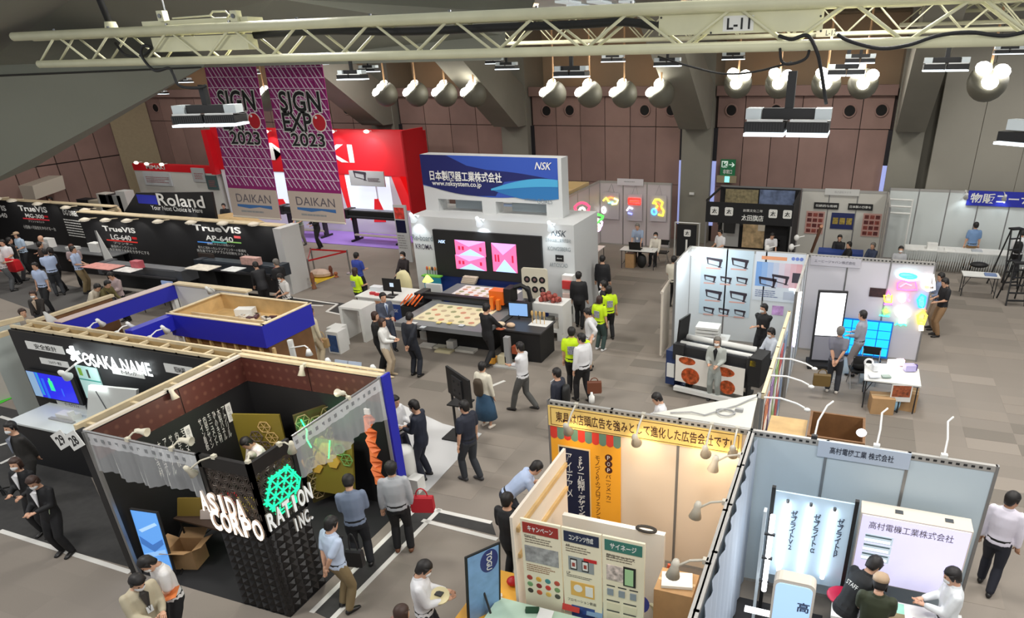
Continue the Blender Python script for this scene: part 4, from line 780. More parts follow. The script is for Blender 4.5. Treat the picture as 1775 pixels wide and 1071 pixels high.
nsign('yellow ice-cream shaped neon sign at the lower right edge', [((250, 240, 70), [(1592, 560), (1590, 545), (1600, 538), (1606, 546), (1601, 561)], True), ((255, 170, 70), [(1590, 552), (1603, 554)], False), ((255, 240, 200), [(1595, 562), (1594, 571), (1599, 571), (1599, 563)], False), ((255, 130, 80), [(1598, 533), (1604, 538)], False)], .032)
area('neon_glow', f.p(2.3, 1.5, .7), 1.2, 2.5, (.9, .78, 1), (0, 1, -.3))
# table with samples
table('folding table crowded with glowing samples in front of the neon booth', .85, 15.75, 2.05, 16.75, .74)
for i, (px, py, s, c, e, lab) in enumerate(((1548, 633, .14, (255, 255, 255), 2.2, 'square glowing white sample at the back of the sample table'), (1532, 641, .12, (255, 255, 255), 2.2, 'glowing white sample left of the square one'), (1560, 631, .1, (255, 200, 220), 1.6, 'glowing pinkish sample near the back of the table'), (1520, 640, .13, (230, 232, 235), 0, 'pale box-like sample at the left of the sample table'), (1576, 640, .15, (190, 180, 225), 0, 'lilac roll-shaped sample at the right of the sample table'), (1585, 640, .06, (70, 40, 130), 0, 'dark purple sample at the right end of the table'), (1505, 635, .1, (240, 240, 240), 0, 'white ring-shaped sample at the left back of the table'), (1536, 652, .12, (150, 170, 160), 0, 'grey green leaflet pile at the front of the sample table'), (1515, 652, .14, (210, 214, 220), 0, 'white leaflet at the front left of the sample table'))):
    c_ = PZ(px, py, .78); flat = i > 6
    prop('display_sample', lab, 'sample', mat(c, .4, emit=e), (lambda mb: mb.obox(c_ + Z_ * (.0 if flat else .05), V3((.9, .3, 0)).normalized(), V3((-.3, .9, 0)).normalized(), Z_, s * .8, s * .6, .015 if flat else .07)) if i != 6 else (lambda mb: mb.path([c_ + V3((.09 * math.cos(a), 0, .1 + .09 * math.sin(a))) for a in (i_ * .5 for i_ in range(14))], .025, 6)))
carton('open brown carton under the sample table at left', (1.3, 15.75, 0), .5, .4, .4, .15); carton('brown carton under the right end of the sample table', (1.85, 16.1, 0), .45, .4, .45, -.1)
p_ = thing('food_poster', 'white poster with food picture leaning under the sample table', 'poster', (1.65, 15.7, 0)); hf = Frame((1.45, 15.7, .3), V3((1, .2, 0)).normalized(), Z_); rectpart('sheet', hf, (0, 0, .45, .42), WHITE, p_, 0, .01); rectpart('picture', hf, (.03, .12, .42, .4), mat((150, 80, 50), .5, var=.6, vscale=12), p_, .01, .014); rectpart('strut', hf, (.2, -.3, .23, .3), DARK, p_, -.03, 0)
prop('plastic_bag', 'light blue plastic bag between the two cartons', 'bag', mat((150, 190, 214), .3), lambda mb: mb.ball(V3((1.6, 15.85, .2)), .12, .12, .2), smooth=True)
def chair(label, c, rot, m=BLACK, leg=ALU):
    c = V3(c); t = thing('folding_chair', label, 'chair', c); R = Matrix.Rotation(rot, 3, 'Z'); u, d = R @ X_, R @ Y_
    mb = MB(); mb.obox(c + Z_ * .44, u, d, Z_, .21, .2, .02); ob('seat', mb, m, t); mb = MB(); mb.obox(c + Z_ * .78 - d * .22, u, Z_, d, .21, .1, .015); ob('backrest', mb, m, t)
    for s in (-1, 1):
        tube_('frame_tube', leg, t, c + u * s * .2 - d * .24 + Z_ * .86, c + u * s * .2 + d * .22, .012, n=6); tube_('leg', leg, t, c + u * s * .19 + d * .1 + Z_ * .44, c + u * s * .19 - d * .25, .012, n=6)
    return t
c_ = PZ(1484, 668, 0); chair('black folding chair left of the sample table with a bag on it', c_, .2); prop('tote_bag', 'black bag lying on the folding chair left of the sample table', 'bag', BLACK, lambda mb: mb.ball(c_ + Z_ * .56, .2, .17, .12), smooth=True)
chair('folding chair behind the sample table', (1.0, 17.3, 0), 3.1)
prop('wire_basket', 'small white wire rack on the floor left of the folding chair', 'rack', WHITE, lambda mb: [mb.tube((.02 + .1 * k, 16.6, 0), (.02 + .1 * k, 16.6, .3), .008, n=5) for k in range(4)] + [mb.tube((.02, 16.6, .1 * k), (.32, 16.6, .1 * k), .008, n=5) for k in range(4)])
# ================================================================= far booths along the back wall
f = FY(-10.2, 29.1); NW = mat((190, 182, 184), .5)
sys_wall('pale back wall of the far booth hung with neon boards', f, 3.15, 2.7, 3, NW, False)
sys_wall('left side wall of the far neon booth running towards the viewer', FXp(-10.2, 22.4), 6.7, 2.7, 5, NW, False)
pl = rectpart('name_plate', f, (.8, 2.55, 1.95, 2.82), mat((200, 196, 200), .5), None, .02, .05); tag(pl, 'small pale name plate over the far neon booth', 'sign'); lines(f, (1.1, 2.65, 1.7, 2.72), 1, GREYF, pl, .052)
def nb(label, x0, y0, x1, y1, items):
    t = thing('neon_board', label, 'neon sign', f.p(*f.px(x0, y0))); bb = f.bb(x0, y0, x1, y1); rectpart('clear_board', f, bb, mat((186, 180, 186), .3), t, .08, .1)
    for k in (0.3, .7): mb = MB(); u = bb[0] + (bb[2] - bb[0]) * k; mb.tube(f.p(u, bb[3], .09), f.p((bb[0] + bb[2]) / 2, 2.6, .02), .006, n=4); ob('wire', mb, ALU, t)
    for col, pts, cl in items: strokes(f, pts, .035, neon(col, 2.6), t, 'neon_tube', .13, closed=cl)
nb('far clear board with rainbow arch neon and white shapes', 1047, 333, 1074, 379, [((250, 230, 80), [(1047, 347), (1052, 342), (1058, 350)], False), ((255, 120, 60), [(1055, 343), (1060, 341), (1066, 343)], False), ((120, 240, 220), [(1056, 350), (1064, 350)], False), ((250, 250, 150), [(1066, 343), (1073, 346), (1070, 352), (1062, 353)], False), ((255, 255, 250), ell(1048, 363, 3, 5), True)])
nb('far clear board with red lettered neon box', 1089, 336, 1114, 382, [((255, 40, 30), [(1091, 343), (1111, 344), (1111, 353), (1091, 352)], True), ((255, 60, 40), [(1094, 348), (1108, 348)], False), ((230, 230, 255), [(1088, 364), (1092, 358), (1098, 361)], False), ((120, 130, 255), [(1090, 368), (1097, 370)], False)])
nb('far clear board with yellow dragon-like neon figure', 1128, 338, 1156, 383, [((255, 235, 60), [(1133, 352), (1137, 345), (1144, 345), (1150, 350), (1147, 358), (1152, 365), (1150, 373), (1142, 371)], False), ((255, 80, 40), [(1140, 352), (1146, 358), (1142, 364)], False), ((80, 180, 255), ell(1135, 366, 4, 5), True), ((255, 225, 60), [(1136, 350), (1142, 356), (1138, 360)], False)])
g = FXp(-10.1, 22.4)
for lab, px, py, c, rx, rz in (('pink and red glowing round sign on the far side wall', 1009, 364, (255, 60, 90), .3, .45), ('green butterfly-like glowing sign at the far left table', 1029, 379, (70, 230, 70), .42, .3), ('white and purple glowing sign over the far left table', 1035, 390, (240, 190, 255), .22, .38), ('orange and yellow glowing torch-like sign at the far left table', 1026, 402, (255, 140, 60), .22, .5)):
    c_ = PX(px, py, -9.3); t = thing('neon_sign', lab, 'neon sign', c_); fr_ = Frame(c_, V3((1, .4, 0)), Z_, V3((.37, -.93, 0)))
    mb = MB(); mb.path([fr_.p(rx * .8 * math.cos(a) * (1 + .25 * math.sin(3 * a)), rz * .6 * math.sin(a)) for a in (i * .45 for i in range(15))], .05, 6); ob('neon_tube', mb, neon(c, 2.4), t); mb = MB(); mb.path([fr_.p(rx * .35 * math.cos(a), rz * .3 * math.sin(a) - .05) for a in (i * .7 for i in range(10))], .05, 6); ob('neon_tube', mb, neon((255, 240, 220), 2), t)
    if px > 1015: tube_('stand', DARK, t, c_ - Z_ * .3, (c_.x, c_.y, .7), .02)
table('white table under the neon signs at the left of the far neon booth', -9.9, 22.6, -8.9, 26.0, .72)
for i, (y, c) in enumerate(((23.2, (255, 150, 140)), (24.0, (240, 240, 240)), (24.9, (235, 235, 240)))): prop('leaflet_pile', 'leaflets on the far left table, %s pile' % ('nearest', 'middle', 'farthest')[i], 'leaflets', mat(c, .5), lambda mb: mb.box((-9.7, y, .72), (-9.2, y + .45, .76)))
carton('brown carton under the far left table, nearer one', (-9.5, 23.0, 0), .5, .5, .4); carton('brown carton under the far left table, farther one', (-9.5, 25.2, 0), .5, .5, .35)
table('small reception table with laptop in the far neon booth', -8.15, 25.5, -6.75, 26.1, .74)
t = thing('laptop', 'black laptop open on the far reception table', 'laptop', (-7.6, 25.8, .74)); box_('keyboard', BLACK, t, (-7.8, 25.6, .74), (-7.35, 25.9, .77)); mb = MB(); mb.obox(V3((-7.58, 25.6, .9)), X_, V3((0, -.3, 1)).normalized(), V3((0, 1, .3)).normalized(), .23, .15, .01); ob('screen', mb, BLACK, t)
prop('leaflet_pile', 'leaflets at the right of the far reception table', 'leaflets', WHITE, lambda mb: mb.box((-7.25, 25.6, .74), (-6.9, 25.9, .77))); carton('brown carton under the far reception table', (-7.8, 25.8, 0), .35, .3, .55); prop('backpack', 'black bag under the far reception table', 'bag', BLACK, lambda mb: mb.ball(V3((-7.35, 25.8, .28)), .2, .15, .28), smooth=True)
chair('chair of the woman at the far reception table', (-6.75, 26.7, 0), 3.1)
# booth behind the blue company sign: blue-white panels + open wooden box roof
t = thing('side_booth', 'pale blue booth panel between the company tower and the far neon booth', 'booth wall', (-11, 24, 0)); mb = MB(); mb.box((-12.6, 24.0, 0), (-10.3, 24.06, 2.6)); ob('panel', mb, mat((170, 190, 220), .5), t); box_('dark_rail', NAVY, t, (-12.6, 23.98, 1.55), (-10.3, 24.0, 1.62)); box_('top_rail', WHITE, t, (-12.65, 23.95, 2.6), (-10.25, 24.1, 2.68))
t = thing('wooden_box_roof', 'open wooden box on top of the booth behind the company tower', 'box', (-11.5, 26, 2.6))
for a_, b_ in (((-12.4, 25, 2.5), (-10.3, 25.05, 2.8)), ((-12.4, 28, 2.5), (-10.3, 28.05, 2.8)), ((-12.4, 25, 2.5), (-12.35, 28, 2.8)), ((-10.35, 25, 2.5), (-10.3, 28, 2.8)), ((-12.4, 25, 2.45), (-10.3, 28, 2.5))): mb = MB(); mb.box(a_, b_); ob('board', mb, mat((200, 176, 130), .6), t)
# black draped booth of the flag maker
t = thing('black_booth', 'black draped booth with white crests and Japanese lettering', 'booth', (-3.4, 27, 0)); BC = mat((18, 18, 20), .8)
g = FY(-4.97, 26.0); rectpart('fascia', g, (0, 1.88, 3.12, 2.62), BC, t, 0, .03)
for a_, b_, m_ in (((-4.99, 28.95, 0), (-1.87, 29.0, 2.7), BC), ((-4.99, 26, 2.62), (-4.93, 29, 2.68), BLACK), ((-1.9, 26, 0), (-1.86, 29, 2.66), BC), ((-4.99, 28.94, 2.66), (-1.87, 29.0, 2.72), ALU)): mb = MB(); mb.box(a_, b_); ob('drape', mb, m_, t)
for x in (-4.97, -1.9): box_('post', ALU, t, (x, 25.98, 0), (x + .05, 26.03, 2.62))
CR = mat((220, 220, 215), .6)
def crest(fr, cx, cz, s, par):
    mb = MB(); fr.poly(mb, [(cx + s * a, cz + s * b) for a, b in ((-1, -.8), (-.8, -1), (.8, -1), (1, -.8), (1, .8), (.8, 1), (-.8, 1), (-1, .8))], .03, .036); o = ob('crest', mb, CR, par); text('太', fr, (cx - s * .6, cz - s * .6, cx + s * .6, cz + s * .6), BC, o, .04, bold=.02)
for u in (.32, .85, 2.42, 2.92): crest(g, u, 2.3, .15, t)
text('太田旗店', g, (1.32, 2.0, 2.1, 2.22), CR, t, .04, bold=.015); text('創業文化二年', g, (1.36, 2.32, 2.06, 2.42), CR, t, .04)
rectpart('drape', g, (2.12, .2, 2.95, 1.88), BC, t, -.6, -.56); crest(Frame(g.p(0, 0, -.6)), 2.55, 1.15, .3, t)
g2 = FY(-4.97, 28.9); rectpart('photo_poster', g2, (1.0, .3, 2.1, 1.9), mat((196, 170, 130), .5, var=.35, vscale=5), t, 0, .02); rectpart('photo_poster', g2, (1.6, 1.0, 2.1, 1.7), mat((214, 206, 190), .5), t, .02, .03); rectpart('photo_poster', g2, (.2, 2.0, 1.5, 2.6), mat((130, 120, 90), .5, var=.4), t, 0, .02); rectpart('photo_poster', g2, (1.55, 2.0, 2.9, 2.62), mat((96, 110, 140), .5, var=.5, vscale=4), t, 0, .02); rectpart('white_cloth', g2, (.15, .3, .85, 1.9), mat((170, 170, 168), .6), t, 0, .02)
t2 = prop('black_shirt', 'black shirt on a hanger in the black draped booth', 'shirt', BLACK, lambda mb: mb.prism([(-4.7, 28.6, .9), (-4.25, 28.6, .9), (-4.22, 28.6, 1.6), (-4.05, 28.6, 1.2), (-3.95, 28.6, 1.25), (-4.2, 28.6, 1.75), (-4.4, 28.6, 1.8), (-4.55, 28.6, 1.8), (-4.75, 28.6, 1.75), (-4.98, 28.6, 1.25), (-4.88, 28.6, 1.2), (-4.72, 28.6, 1.6)], (0, .06, 0)))
t = thing('black_banner_stand', 'small black hanging banner on a pole rack left of the black booth', 'banner', (-5.6, 26, 0)); g = FY(-6.15, 26.1)
rectpart('cloth', g, (.1, .5, .85, 1.72), BC, t, 0, .02); crest(Frame(g.p(0, 0, -.01)), .5, 1.4, .13, t); rectpart('white_stripe', g, (.45, .55, .52, 1.15), CR, t, .02, .025)
for u in (.02, .95): mb = MB(); mb.tube(g.p(u, 0), g.p(u, 1.8), .03); ob('pole', mb, mat((170, 170, 165), .5), t)
tube_('pole', WHITE, t, g.p(.02, 1.78), g.p(.95, 1.78), .02)
prop('fire_extinguisher', 'red fire extinguisher at the foot of the wall left of the black booth', 'fire extinguisher', RED, lambda mb: mb.lathe([(.09, 0), (.09, .4), (.04, .48), (.03, .55)], (-5.0, 29.6, .3)), smooth=True)
prop('wall_phone', 'small white box on the centre column', 'wall box', WHITE, lambda mb: mb.box((-6.55, WY - .52, 2.05), (-6.35, WY - .45, 2.15)))
# white booth with food posters
g = FY(-1.83, 29.05); WB = mat((192, 190, 182), .5)
sys_wall('white booth wall with red posters right of the black booth', g, 3.1, 2.7, 3, WB, False); sys_wall('right side wall of the white poster booth', FXp(1.3, 26), 3.05, 2.7, 2, WB, False)
pl = rectpart('name_plate', g, (.85, 2.5, 2.1, 2.74), mat((196, 196, 192), .5), None, .02, .05); tag(pl, 'pale name plate over the white poster booth', 'sign'); text('株式会社サクラ', g, (1.2, 2.58, 1.8, 2.66), GREYF, pl, .052)
for lab, bb, s in (('black lettered strip at left in the white poster booth', (1411, 351, 1454, 362), '伝統的な和柄'), ('black lettered strip at right in the white poster booth', (1470, 353, 1513, 364), '日本製の四季を')):
    b4 = g.bb(*bb); t = rectpart('lettered_strip', g, b4, BLACK, None, .02, .04); tag(t, lab, 'sign'); text(s, g, (b4[0] + .06, b4[1] + .07, b4[2] - .06, b4[3] - .07), CR, t, .045, bold=.01)
for lab, bb, k in (('red-bordered poster of dishes at left in the white poster booth', (1396, 366, 1428, 405), 0), ('dark blue poster with glowing lanterns in the white poster booth', (1440, 369, 1480, 397), 1), ('red-bordered poster of dishes at right in the white poster booth', (1494, 370, 1526, 410), 2)):
    b4 = g.bb(*bb); t = thing('wall_poster', lab, 'poster', g.p(b4[0], b4[1])); w, h = b4[2] - b4[0], b4[3] - b4[1]
    rectpart('sheet', g, b4, mat((190, 150, 140), .5) if k != 1 else mat((30, 40, 90), .5), t, .01, .02)
    for i in range(3):
        for j in range(4 if k != 1 else 1): rectpart('picture', g, (b4[0] + w * (.08 + .3 * i), b4[1] + h * (.06 + .235 * j if k != 1 else .3), b4[0] + w * (.32 + .3 * i), b4[1] + h * (.22 + .235 * j if k != 1 else .7)), mat(((110, 50, 46), (140, 70, 60), (90, 40, 40))[(i + j) % 3] if k != 1 else (150, 130, 60), .5, var=.5, vscale=12), t, .02, .025)
prop('blue_cloth_table', 'low table with blue cloth in the white poster booth', 'table', mat((36, 62, 130), .6), lambda mb: mb.box((-.9, 27.2, 0), (.7, 27.9, .74)))
prop('wooden_arrow_board', 'slanted brown wooden pole leaning beside the white poster booth', 'pole', mat((170, 120, 90), .5), lambda mb: mb.tube(PZ(1407, 436, .4), PZ(1424, 392, 1.9), .06))
for i, (px, py) in enumerate(((1381, 412), (1372, 428), (1330, 430))):
    c_ = PZ(px, py, 1.6); t = thing('clip_lamp', 'white clip lamp near the back of the printer booth, %s' % ('upper right', 'right', 'left')[i], 'lamp', c_); mb = MB(); mb.ball(c_, .09, .09, .11); ob('shade', mb, WHITE, t, True); tube_('arm', WHITE, t, c_, c_ + V3((.25, .1, .05)), .02); tube_('pole', ALU, t, c_ - Z_ * .1, (c_.x, c_.y, 0), .02)
# sales corner
SY = 29.8; g = FY(1.36, SY)
sys_wall('long white wall of the sales corner at the upper right', g, 8.3, 2.72, 8, mat((200, 206, 204), .5), False)
sg = thing('sign_board', 'royal blue sign reading sales corner in white Japanese letters', 'sign', g.p(5.0, 2.2)); bb = g.bb(1676, 331, 1775, 357); bb = (bb[0], bb[1], bb[0] + 3.0, bb[3]); rectpart('board', g, bb, ROYAL, sg, .05, .09); text('物販コーナー', g, (bb[0] + .1, bb[1] + .1, bb[2] - .5, bb[3] - .08), WHITE, sg, .1, bold=.02)
for i in range(5):
    x = 2.6 + i * 1.25; arm_spot('small white spotlight over the sales corner wall, %s from left' % ('first', 'second', 'third', 'fourth', 'fifth')[i], g.p(x, 2.72, 0), g.p(x, 2.62, .45), (0, .7, -.7), WHITE, 1.2, 7, (.85, .95, 1), 110, target=g.p(x, 1.6, 0))
t = thing('cloth_covered_table', 'long table under a grey-white cloth along the sales corner wall', 'table', (5, 28.7, 0)); box_('table_top', WHITE, t, (2.15, 28.2, .76), (10, 29.0, .8))
mb = MB(); pts = [(2.15 + i * .08, 28.19 + .02 * math.sin(i * .5)) for i in range(98)]; mb.add([(x, y, .78) for x, y in pts] + [(x, y + .03 * math.sin(i * .5), .05) for i, (x, y) in enumerate(pts)], [(i, i + 1, 99 + i - 1 + 0, 98 + i) for i in range(97)]); ob('cloth', mb, mat((178, 182, 180), .8), t, True)
for i, (x, h, c) in enumerate(((2.9, .2, WHITE), (3.5, .05, WHITE), (4.4, .04, mat((180, 185, 190), .4)), (5.6, .12, WHITE), (5.9, .25, WHITE), (6.3, .06, mat((160, 170, 190), .4)))): prop('display_item', 'white item on the sales corner table, %s from left' % ('first', 'second', 'third', 'fourth', 'fifth', 'sixth')[i], 'goods', c, lambda mb: mb.box((x, 28.4, .8), (x + .35, 28.7, .8 + h)))
t = thing('pipe_rack', 'white tubular rack at the left end of the sales corner wall', 'rack', (1.7, 29.5, 0)); 
for z in (2.35, 2.1, 1.85): tube_('bar', WHITE, t, (1.4, 29.5, z), (2.2, 29.45, z), .035)
tube_('post', WHITE, t, (2.2, 29.45, 2.4), (2.2, 29.45, 0), .03)
table('white folding table behind the ladders at the far right', 3.85, 25.4, 4.95, 26.0, .72)
prop('blue_leaflets', 'blue and white papers on the far right folding table', 'papers', mat((110, 130, 170), .5), lambda mb: mb.box((4.5, 25.5, .72), (4.85, 25.8, .76))); prop('dark_bag', 'dark bag on a chair behind the far right folding table', 'bag', BLACK, lambda mb: mb.ball(V3((4.5, 27.0, .7)), .3, .2, .1), smooth=True)
def ladder(label, c, rot, h=1.7, m=BLACK):
    c = V3(c); t = thing('step_ladder', label, 'ladder', c); R = Matrix.Rotation(rot, 3, 'Z'); u, d = R @ X_, R @ Y_
    for s in (-1, 1):
        tube_('side_rail', m, t, c + u * s * .28 - d * .4, c + u * s * .17 + Z_ * h, .025, n=6); tube_('rear_rail', m, t, c + u * s * .28 + d * .4, c + u * s * .17 + Z_ * h, .025, n=6)
    for k in range(5):
        q = (k + .7) / 5.6; w = .28 - .11 * q; mb = MB(); mb.obox(c - d * .4 * (1 - q) + Z_ * h * q, u, d, Z_, w, .05, .015); ob('step', mb, m, t)
    mb = MB(); mb.obox(c + Z_ * h, u, d, Z_, .2, .12, .025); ob('top_step', mb, m, t); return t
ladder('tall black step ladder beside the man with backpack', (5.35, 27.0, 0), .5, 2.0); ladder('shorter black step ladder in front, right of the folding table', (5.35, 25.2, 0), .2, 1.3); ladder('black step ladder cut by the right edge of the picture', (6.35, 25.4, 0), -.1, 1.5)
table('table behind the front ladder at the right edge', 5.8, 26.4, 6.9, 27.0, .72)
# ================================================================= NSK booth
NX0, NX1, NY = -13.4, -7.68, 19.5
t = thing('led_wall_booth', 'white booth front wall with black video wall and company logos', 'booth wall', (-10.5, 20.5, 0)); g = FY(NX0, NY); WW = mat((198, 200, 200), .55); L_ = NX1 - NX0
box_('body', WW, t, (NX0, NY, 0), (NX1, NY + 2.15, 2.97))
for bb in ((711, 388, 753, 455), (942, 412, 993, 490)): pass
bbL = (0.02, .0, .86, 2.55)
LW = g.bb(757, 435, 941, 445); zt = g.px(849, 403)[1]; zb_ = g.px(849, 483)[1]
rectpart('video_wall', g, (LW[0], zb_, LW[2], zt), BLACK, t, 0, .1); rectpart('lower_blue_panel', g, (.9, 0, LW[2] + .1, zb_ - .02), mat((24, 44, 110), .5), t, 0, .04)
def scr(x0, y0, x1, y1, k):
    bb = g.bb(x0, y0, x1, y1); w, h = bb[2] - bb[0], bb[3] - bb[1]; o = rectpart('screen_image', g, bb, mat((240, 100, 150), .4, emit=1.0), t, .1, .105)
    LB = mat((160, 190, 240), .4, emit=1.0); RP = mat((250, 70, 110), .4, emit=1.0); P2 = mat((205, 150, 225), .4, emit=1)
    mb = MB(); g.poly(mb, [(bb[0] + w * .5, bb[1] + h * .45), (bb[0] + w * .95, bb[1] + .0), (bb[0] + w * .1, bb[1])], .105, .108); ob('floor_image', mb, LB, o)
    mb = MB(); g.poly(mb, [(bb[0], bb[3]), (bb[0] + w * .45, bb[1] + h * .6), (bb[2], bb[3])], .105, .108); ob('ceiling_image', mb, P2, o)
    for q in (.1, .22, .8): rectpart('figure_image', g, (bb[0] + w * q, bb[1] + h * .35, bb[0] + w * (q + .07), bb[1] + h * .6), mat((190, 30, 70), .4, emit=.7), o, .108, .11)
scr(792, 416, 844, 442, 0); scr(793, 442, 845, 466, 1); scr(856, 421, 898, 470, 2)
text('NSK', g, (LW[0] + .18, zt - .42, LW[0] + .45, zt - .32), mat((190, 215, 255), .4, emit=1), t, .11, shear=.3, bold=.03)
GL = mat((120, 130, 134), .5)
text('Re-board', g, g.bb(715, 407, 750, 417), GL, t, .01, bold=.01); text('KROMA', g, g.bb(721, 423, 749, 432), mat((60, 50, 70), .5), t, .01, bold=.005)
for i in range(5): x = .42 + i * .1; mb = MB(); mb.tube(g.p(x, 1.02, .02), g.p(x, 1.2, .02), .012, n=5); o = ob('tulip_stem', mb, mat((70, 130, 60), .5), t); mb = MB(); mb.ball(g.p(x, 1.26, .02), .04, .02, .07); ob('tulip_head', mb, mat(((200, 90, 50), (230, 180, 90), (60, 30, 30), (210, 120, 60), (220, 170, 80))[i], .5), t, True)
text('NSK', g, g.bb(955, 399, 982, 410), mat((60, 70, 80), .5), t, .01, shear=.3); text('日本製図器工業株式会社', g, g.bb(946, 413, 990, 420), GL, t, .01); text('KONGSBERG', g, g.bb(950, 428, 989, 435), GL, t, .01); b4 = g.bb(963, 442, 977, 453); rectpart('dark_logo', g, b4, BLACK, t, .005, .012); text('durst', g, (b4[0] + .05, b4[1] + .08, b4[2] - .05, b4[3] - .08), WHITE, t, .015, bold=.02); text('ARTIOSCAD', g, g.bb(953, 456, 984, 463), GL, t, .01)
for i, (px, py) in enumerate(((725, 378), (840, 384), (965, 390))):
    b0 = PZ(px, py - 4, 2.97); b0.y = NY + .02; arm_spot('white spotlight on the rim of the video wall booth, %s' % ('left', 'middle', 'right')[i], b0, b0 + V3((0, -.35, .05)), (0, .5, -.85), mat((225, 235, 240), .4, emit=.6), 1.5, 22, (.8, .93, 1), 100, target=g.p(b0.x - NX0, 1.9, 0))
# tower sign
tw = thing('tower_sign', 'tall white tower with blue wave company sign', 'sign', (-10.2, 20.6, 0)); ty = 20.4; g2 = FY(-13.0, ty); b4 = g2.bb(735, 330, 968, 330); u0, u1 = b4[0], b4[2] + .12; z1 = g2.px(850, 271)[1]; z0 = g2.px(850, 348)[1]
mb = MB(); g2.rect(mb, u0, z0 - .02, u1, z1, -.55, 0); ob('box', mb, WW, tw)
for a_, b_ in ((u0, u0 + .5), (u0 + (u1 - u0) * .43, u0 + (u1 - u0) * .53), (u1 - .55, u1)): mb = MB(); g2.rect(mb, a_, 2.0, b_, z0 - .02, -.55, 0); ob('upright', mb, WW, tw)
def col_(c): return mat(c, .5)
w = u1 - .12 - u0; h = z1 - z0
def wave(pts, c, n0, nm): 
    mb = MB(); g2.poly(mb, [(u0 + w * a, z0 + h * b) for a, b in pts], 0, n0); ob(nm, mb, col_(c), tw)
def curve(fn, a, b, n=16): return [(a + (b - a) * i / n, fn(a + (b - a) * i / n)) for i in range(n + 1)]
wave([(0, 1), (0, .3)] + curve(lambda x: .3 - .22 * math.sin(x * 3.0), 0, 1)[1:] + [(1, 1)], (46, 78, 168), .012, 'upper_field')
wave([(0, 1), (0, .32)] + curve(lambda x: .32 - .22 * math.sin(min(1, x / .5) * math.pi * .62), 0, .55) + [(.62, .45), (.8, .52), (1, .5), (1, .52)] + curve(lambda x: .52 + .17 * math.sin((1 - x) * 3.2) + .1 * max(0, .6 - x), 1, .5) + [(.35, .78), (.2, 1)], (22, 30, 92), .016, 'dark_wave')
wave(curve(lambda x: .28 + .27 * math.sin((x - .52) / .48 * math.pi * .62), .52, 1) + curve(lambda x: .26 - .2 * math.sin((x - .52) / .48 * math.pi * .75), 1, .52), (40, 110, 170), .02, 'light_wave')
wave(curve(lambda x: .28 + .27 * math.sin((x - .52) / .48 * math.pi * .62), .52, 1) + curve(lambda x: .24 + .14 * math.sin((x - .52) / .48 * math.pi * .5), 1, .52), (70, 160, 205), .024, 'light_wave')
text('日本製図器工業株式会社', g2, g2.bb(746, 297, 870, 315), WHITE, tw, .03, bold=.02); text('www.nsksystem.co.jp', g2, g2.bb(750, 314, 835, 325), WHITE, tw, .03, bold=.015); text('NSK', g2, g2.bb(927, 281, 957, 294), WHITE, tw, .03, shear=.35, bold=.01); text('GOALS', g2, g2.bb(932, 345, 958, 353), GL, tw, .03); text('SUSTAINABLE', g2, g2.bb(910, 344, 930, 348), GL, tw, .03)
for k, a_ in enumerate((772, 871)): rectpart('back_panel', Frame(g2.p(0, 0, -.6)), (g2.px(a_, 360)[0] + .05, 2.2, g2.px(a_ + 70, 360)[0], 3.3), mat((172, 184, 190), .5), tw, -.02, 0)
# flatbed cutter
CM = mat((58, 60, 64), .4)
t = thing('flatbed_cutter', 'large flatbed cutting machine with two sheets and orange tool carriage', 'cutting machine', (-10.2, 17.3, 0))
for nm, a_, b_, m_ in (('bed', (-11.55, 15.4, .8), (-8.75, 17.4, .93), mat((120, 122, 124), .4)), ('bed', (-11.7, 17.9, .8), (-8.9, 19.2, .93), mat((120, 122, 124), .4)), ('base', (-11.2, 16.35, 0), (-9.0, 19.0, .8), BLACK), ('gantry_beam', (-11.9, 17.45, .95), (-8.5, 17.75, 1.08), CM), ('gantry_beam', (-11.9, 17.4, 1.09), (-8.5, 17.55, 1.14), BLACK), ('end_cap', (-12.1, 17.3, .6), (-11.85, 17.85, 1.15), DARK), ('end_cap', (-8.5, 17.3, .6), (-8.3, 17.85, 1.15), DARK)): mb = MB(); mb.box(a_, b_); ob(nm, mb, m_, t)
for nm, a_, b_, m_ in (('carriage', (-9.45, 17.15, 1.1), (-9.0, 17.5, 1.5), mat((230, 110, 30), .4)), ('carriage', (-9.0, 17.2, 1.15), (-8.78, 17.65, 1.58), BLACK), ('tool_head', (-9.38, 17.02, .98), (-9.27, 17.15, 1.35), mat((235, 125, 40), .4)), ('tool_head', (-9.18, 17.02, .98), (-9.08, 17.15, 1.28), mat((235, 125, 40), .4))): mb = MB(); mb.box(a_, b_); ob(nm, mb, m_, t)
mb = MB(); mb.path([(-8.8, 17.5, 1.55), (-8.6, 17.55, 1.62), (-8.4, 17.6, 1.5), (-8.33, 17.6, 1.15)], .07, 8); ob('cable_chain', mb, BLACK, t)
for lab, x0, y0, x1, y1, cc in (('printed cream sheet on the front bed of the flatbed cutter', -11.2, 15.75, -9.2, 17.15, (226, 214, 176)), ('printed white sheet on the rear bed of the flatbed cutter', -11.3, 18.0, -9.3, 19.05, (224, 220, 216))):
    s = thing('printed_sheet', lab, 'sheet', (x0, y0, .93)); mb = MB(); mb.box((x0, y0, .93), (x1, y1, .945)); ob('sheet', mb, mat(cc, .5), s)
    for i in range(6):
        for j in range(4):
            cx, cy = x0 + .2 + i * (x1 - x0 - .4) / 5, y0 + .18 + j * (y1 - y0 - .36) / 3; mb = MB(); mb.lathe([(.09, 0), (.09, .006)], (cx, cy, .945), Z_, 7); ob('printed_shape', mb, mat(((190, 170, 140), (150, 150, 110), (200, 140, 110))[(i + j) % 3], .5), s)
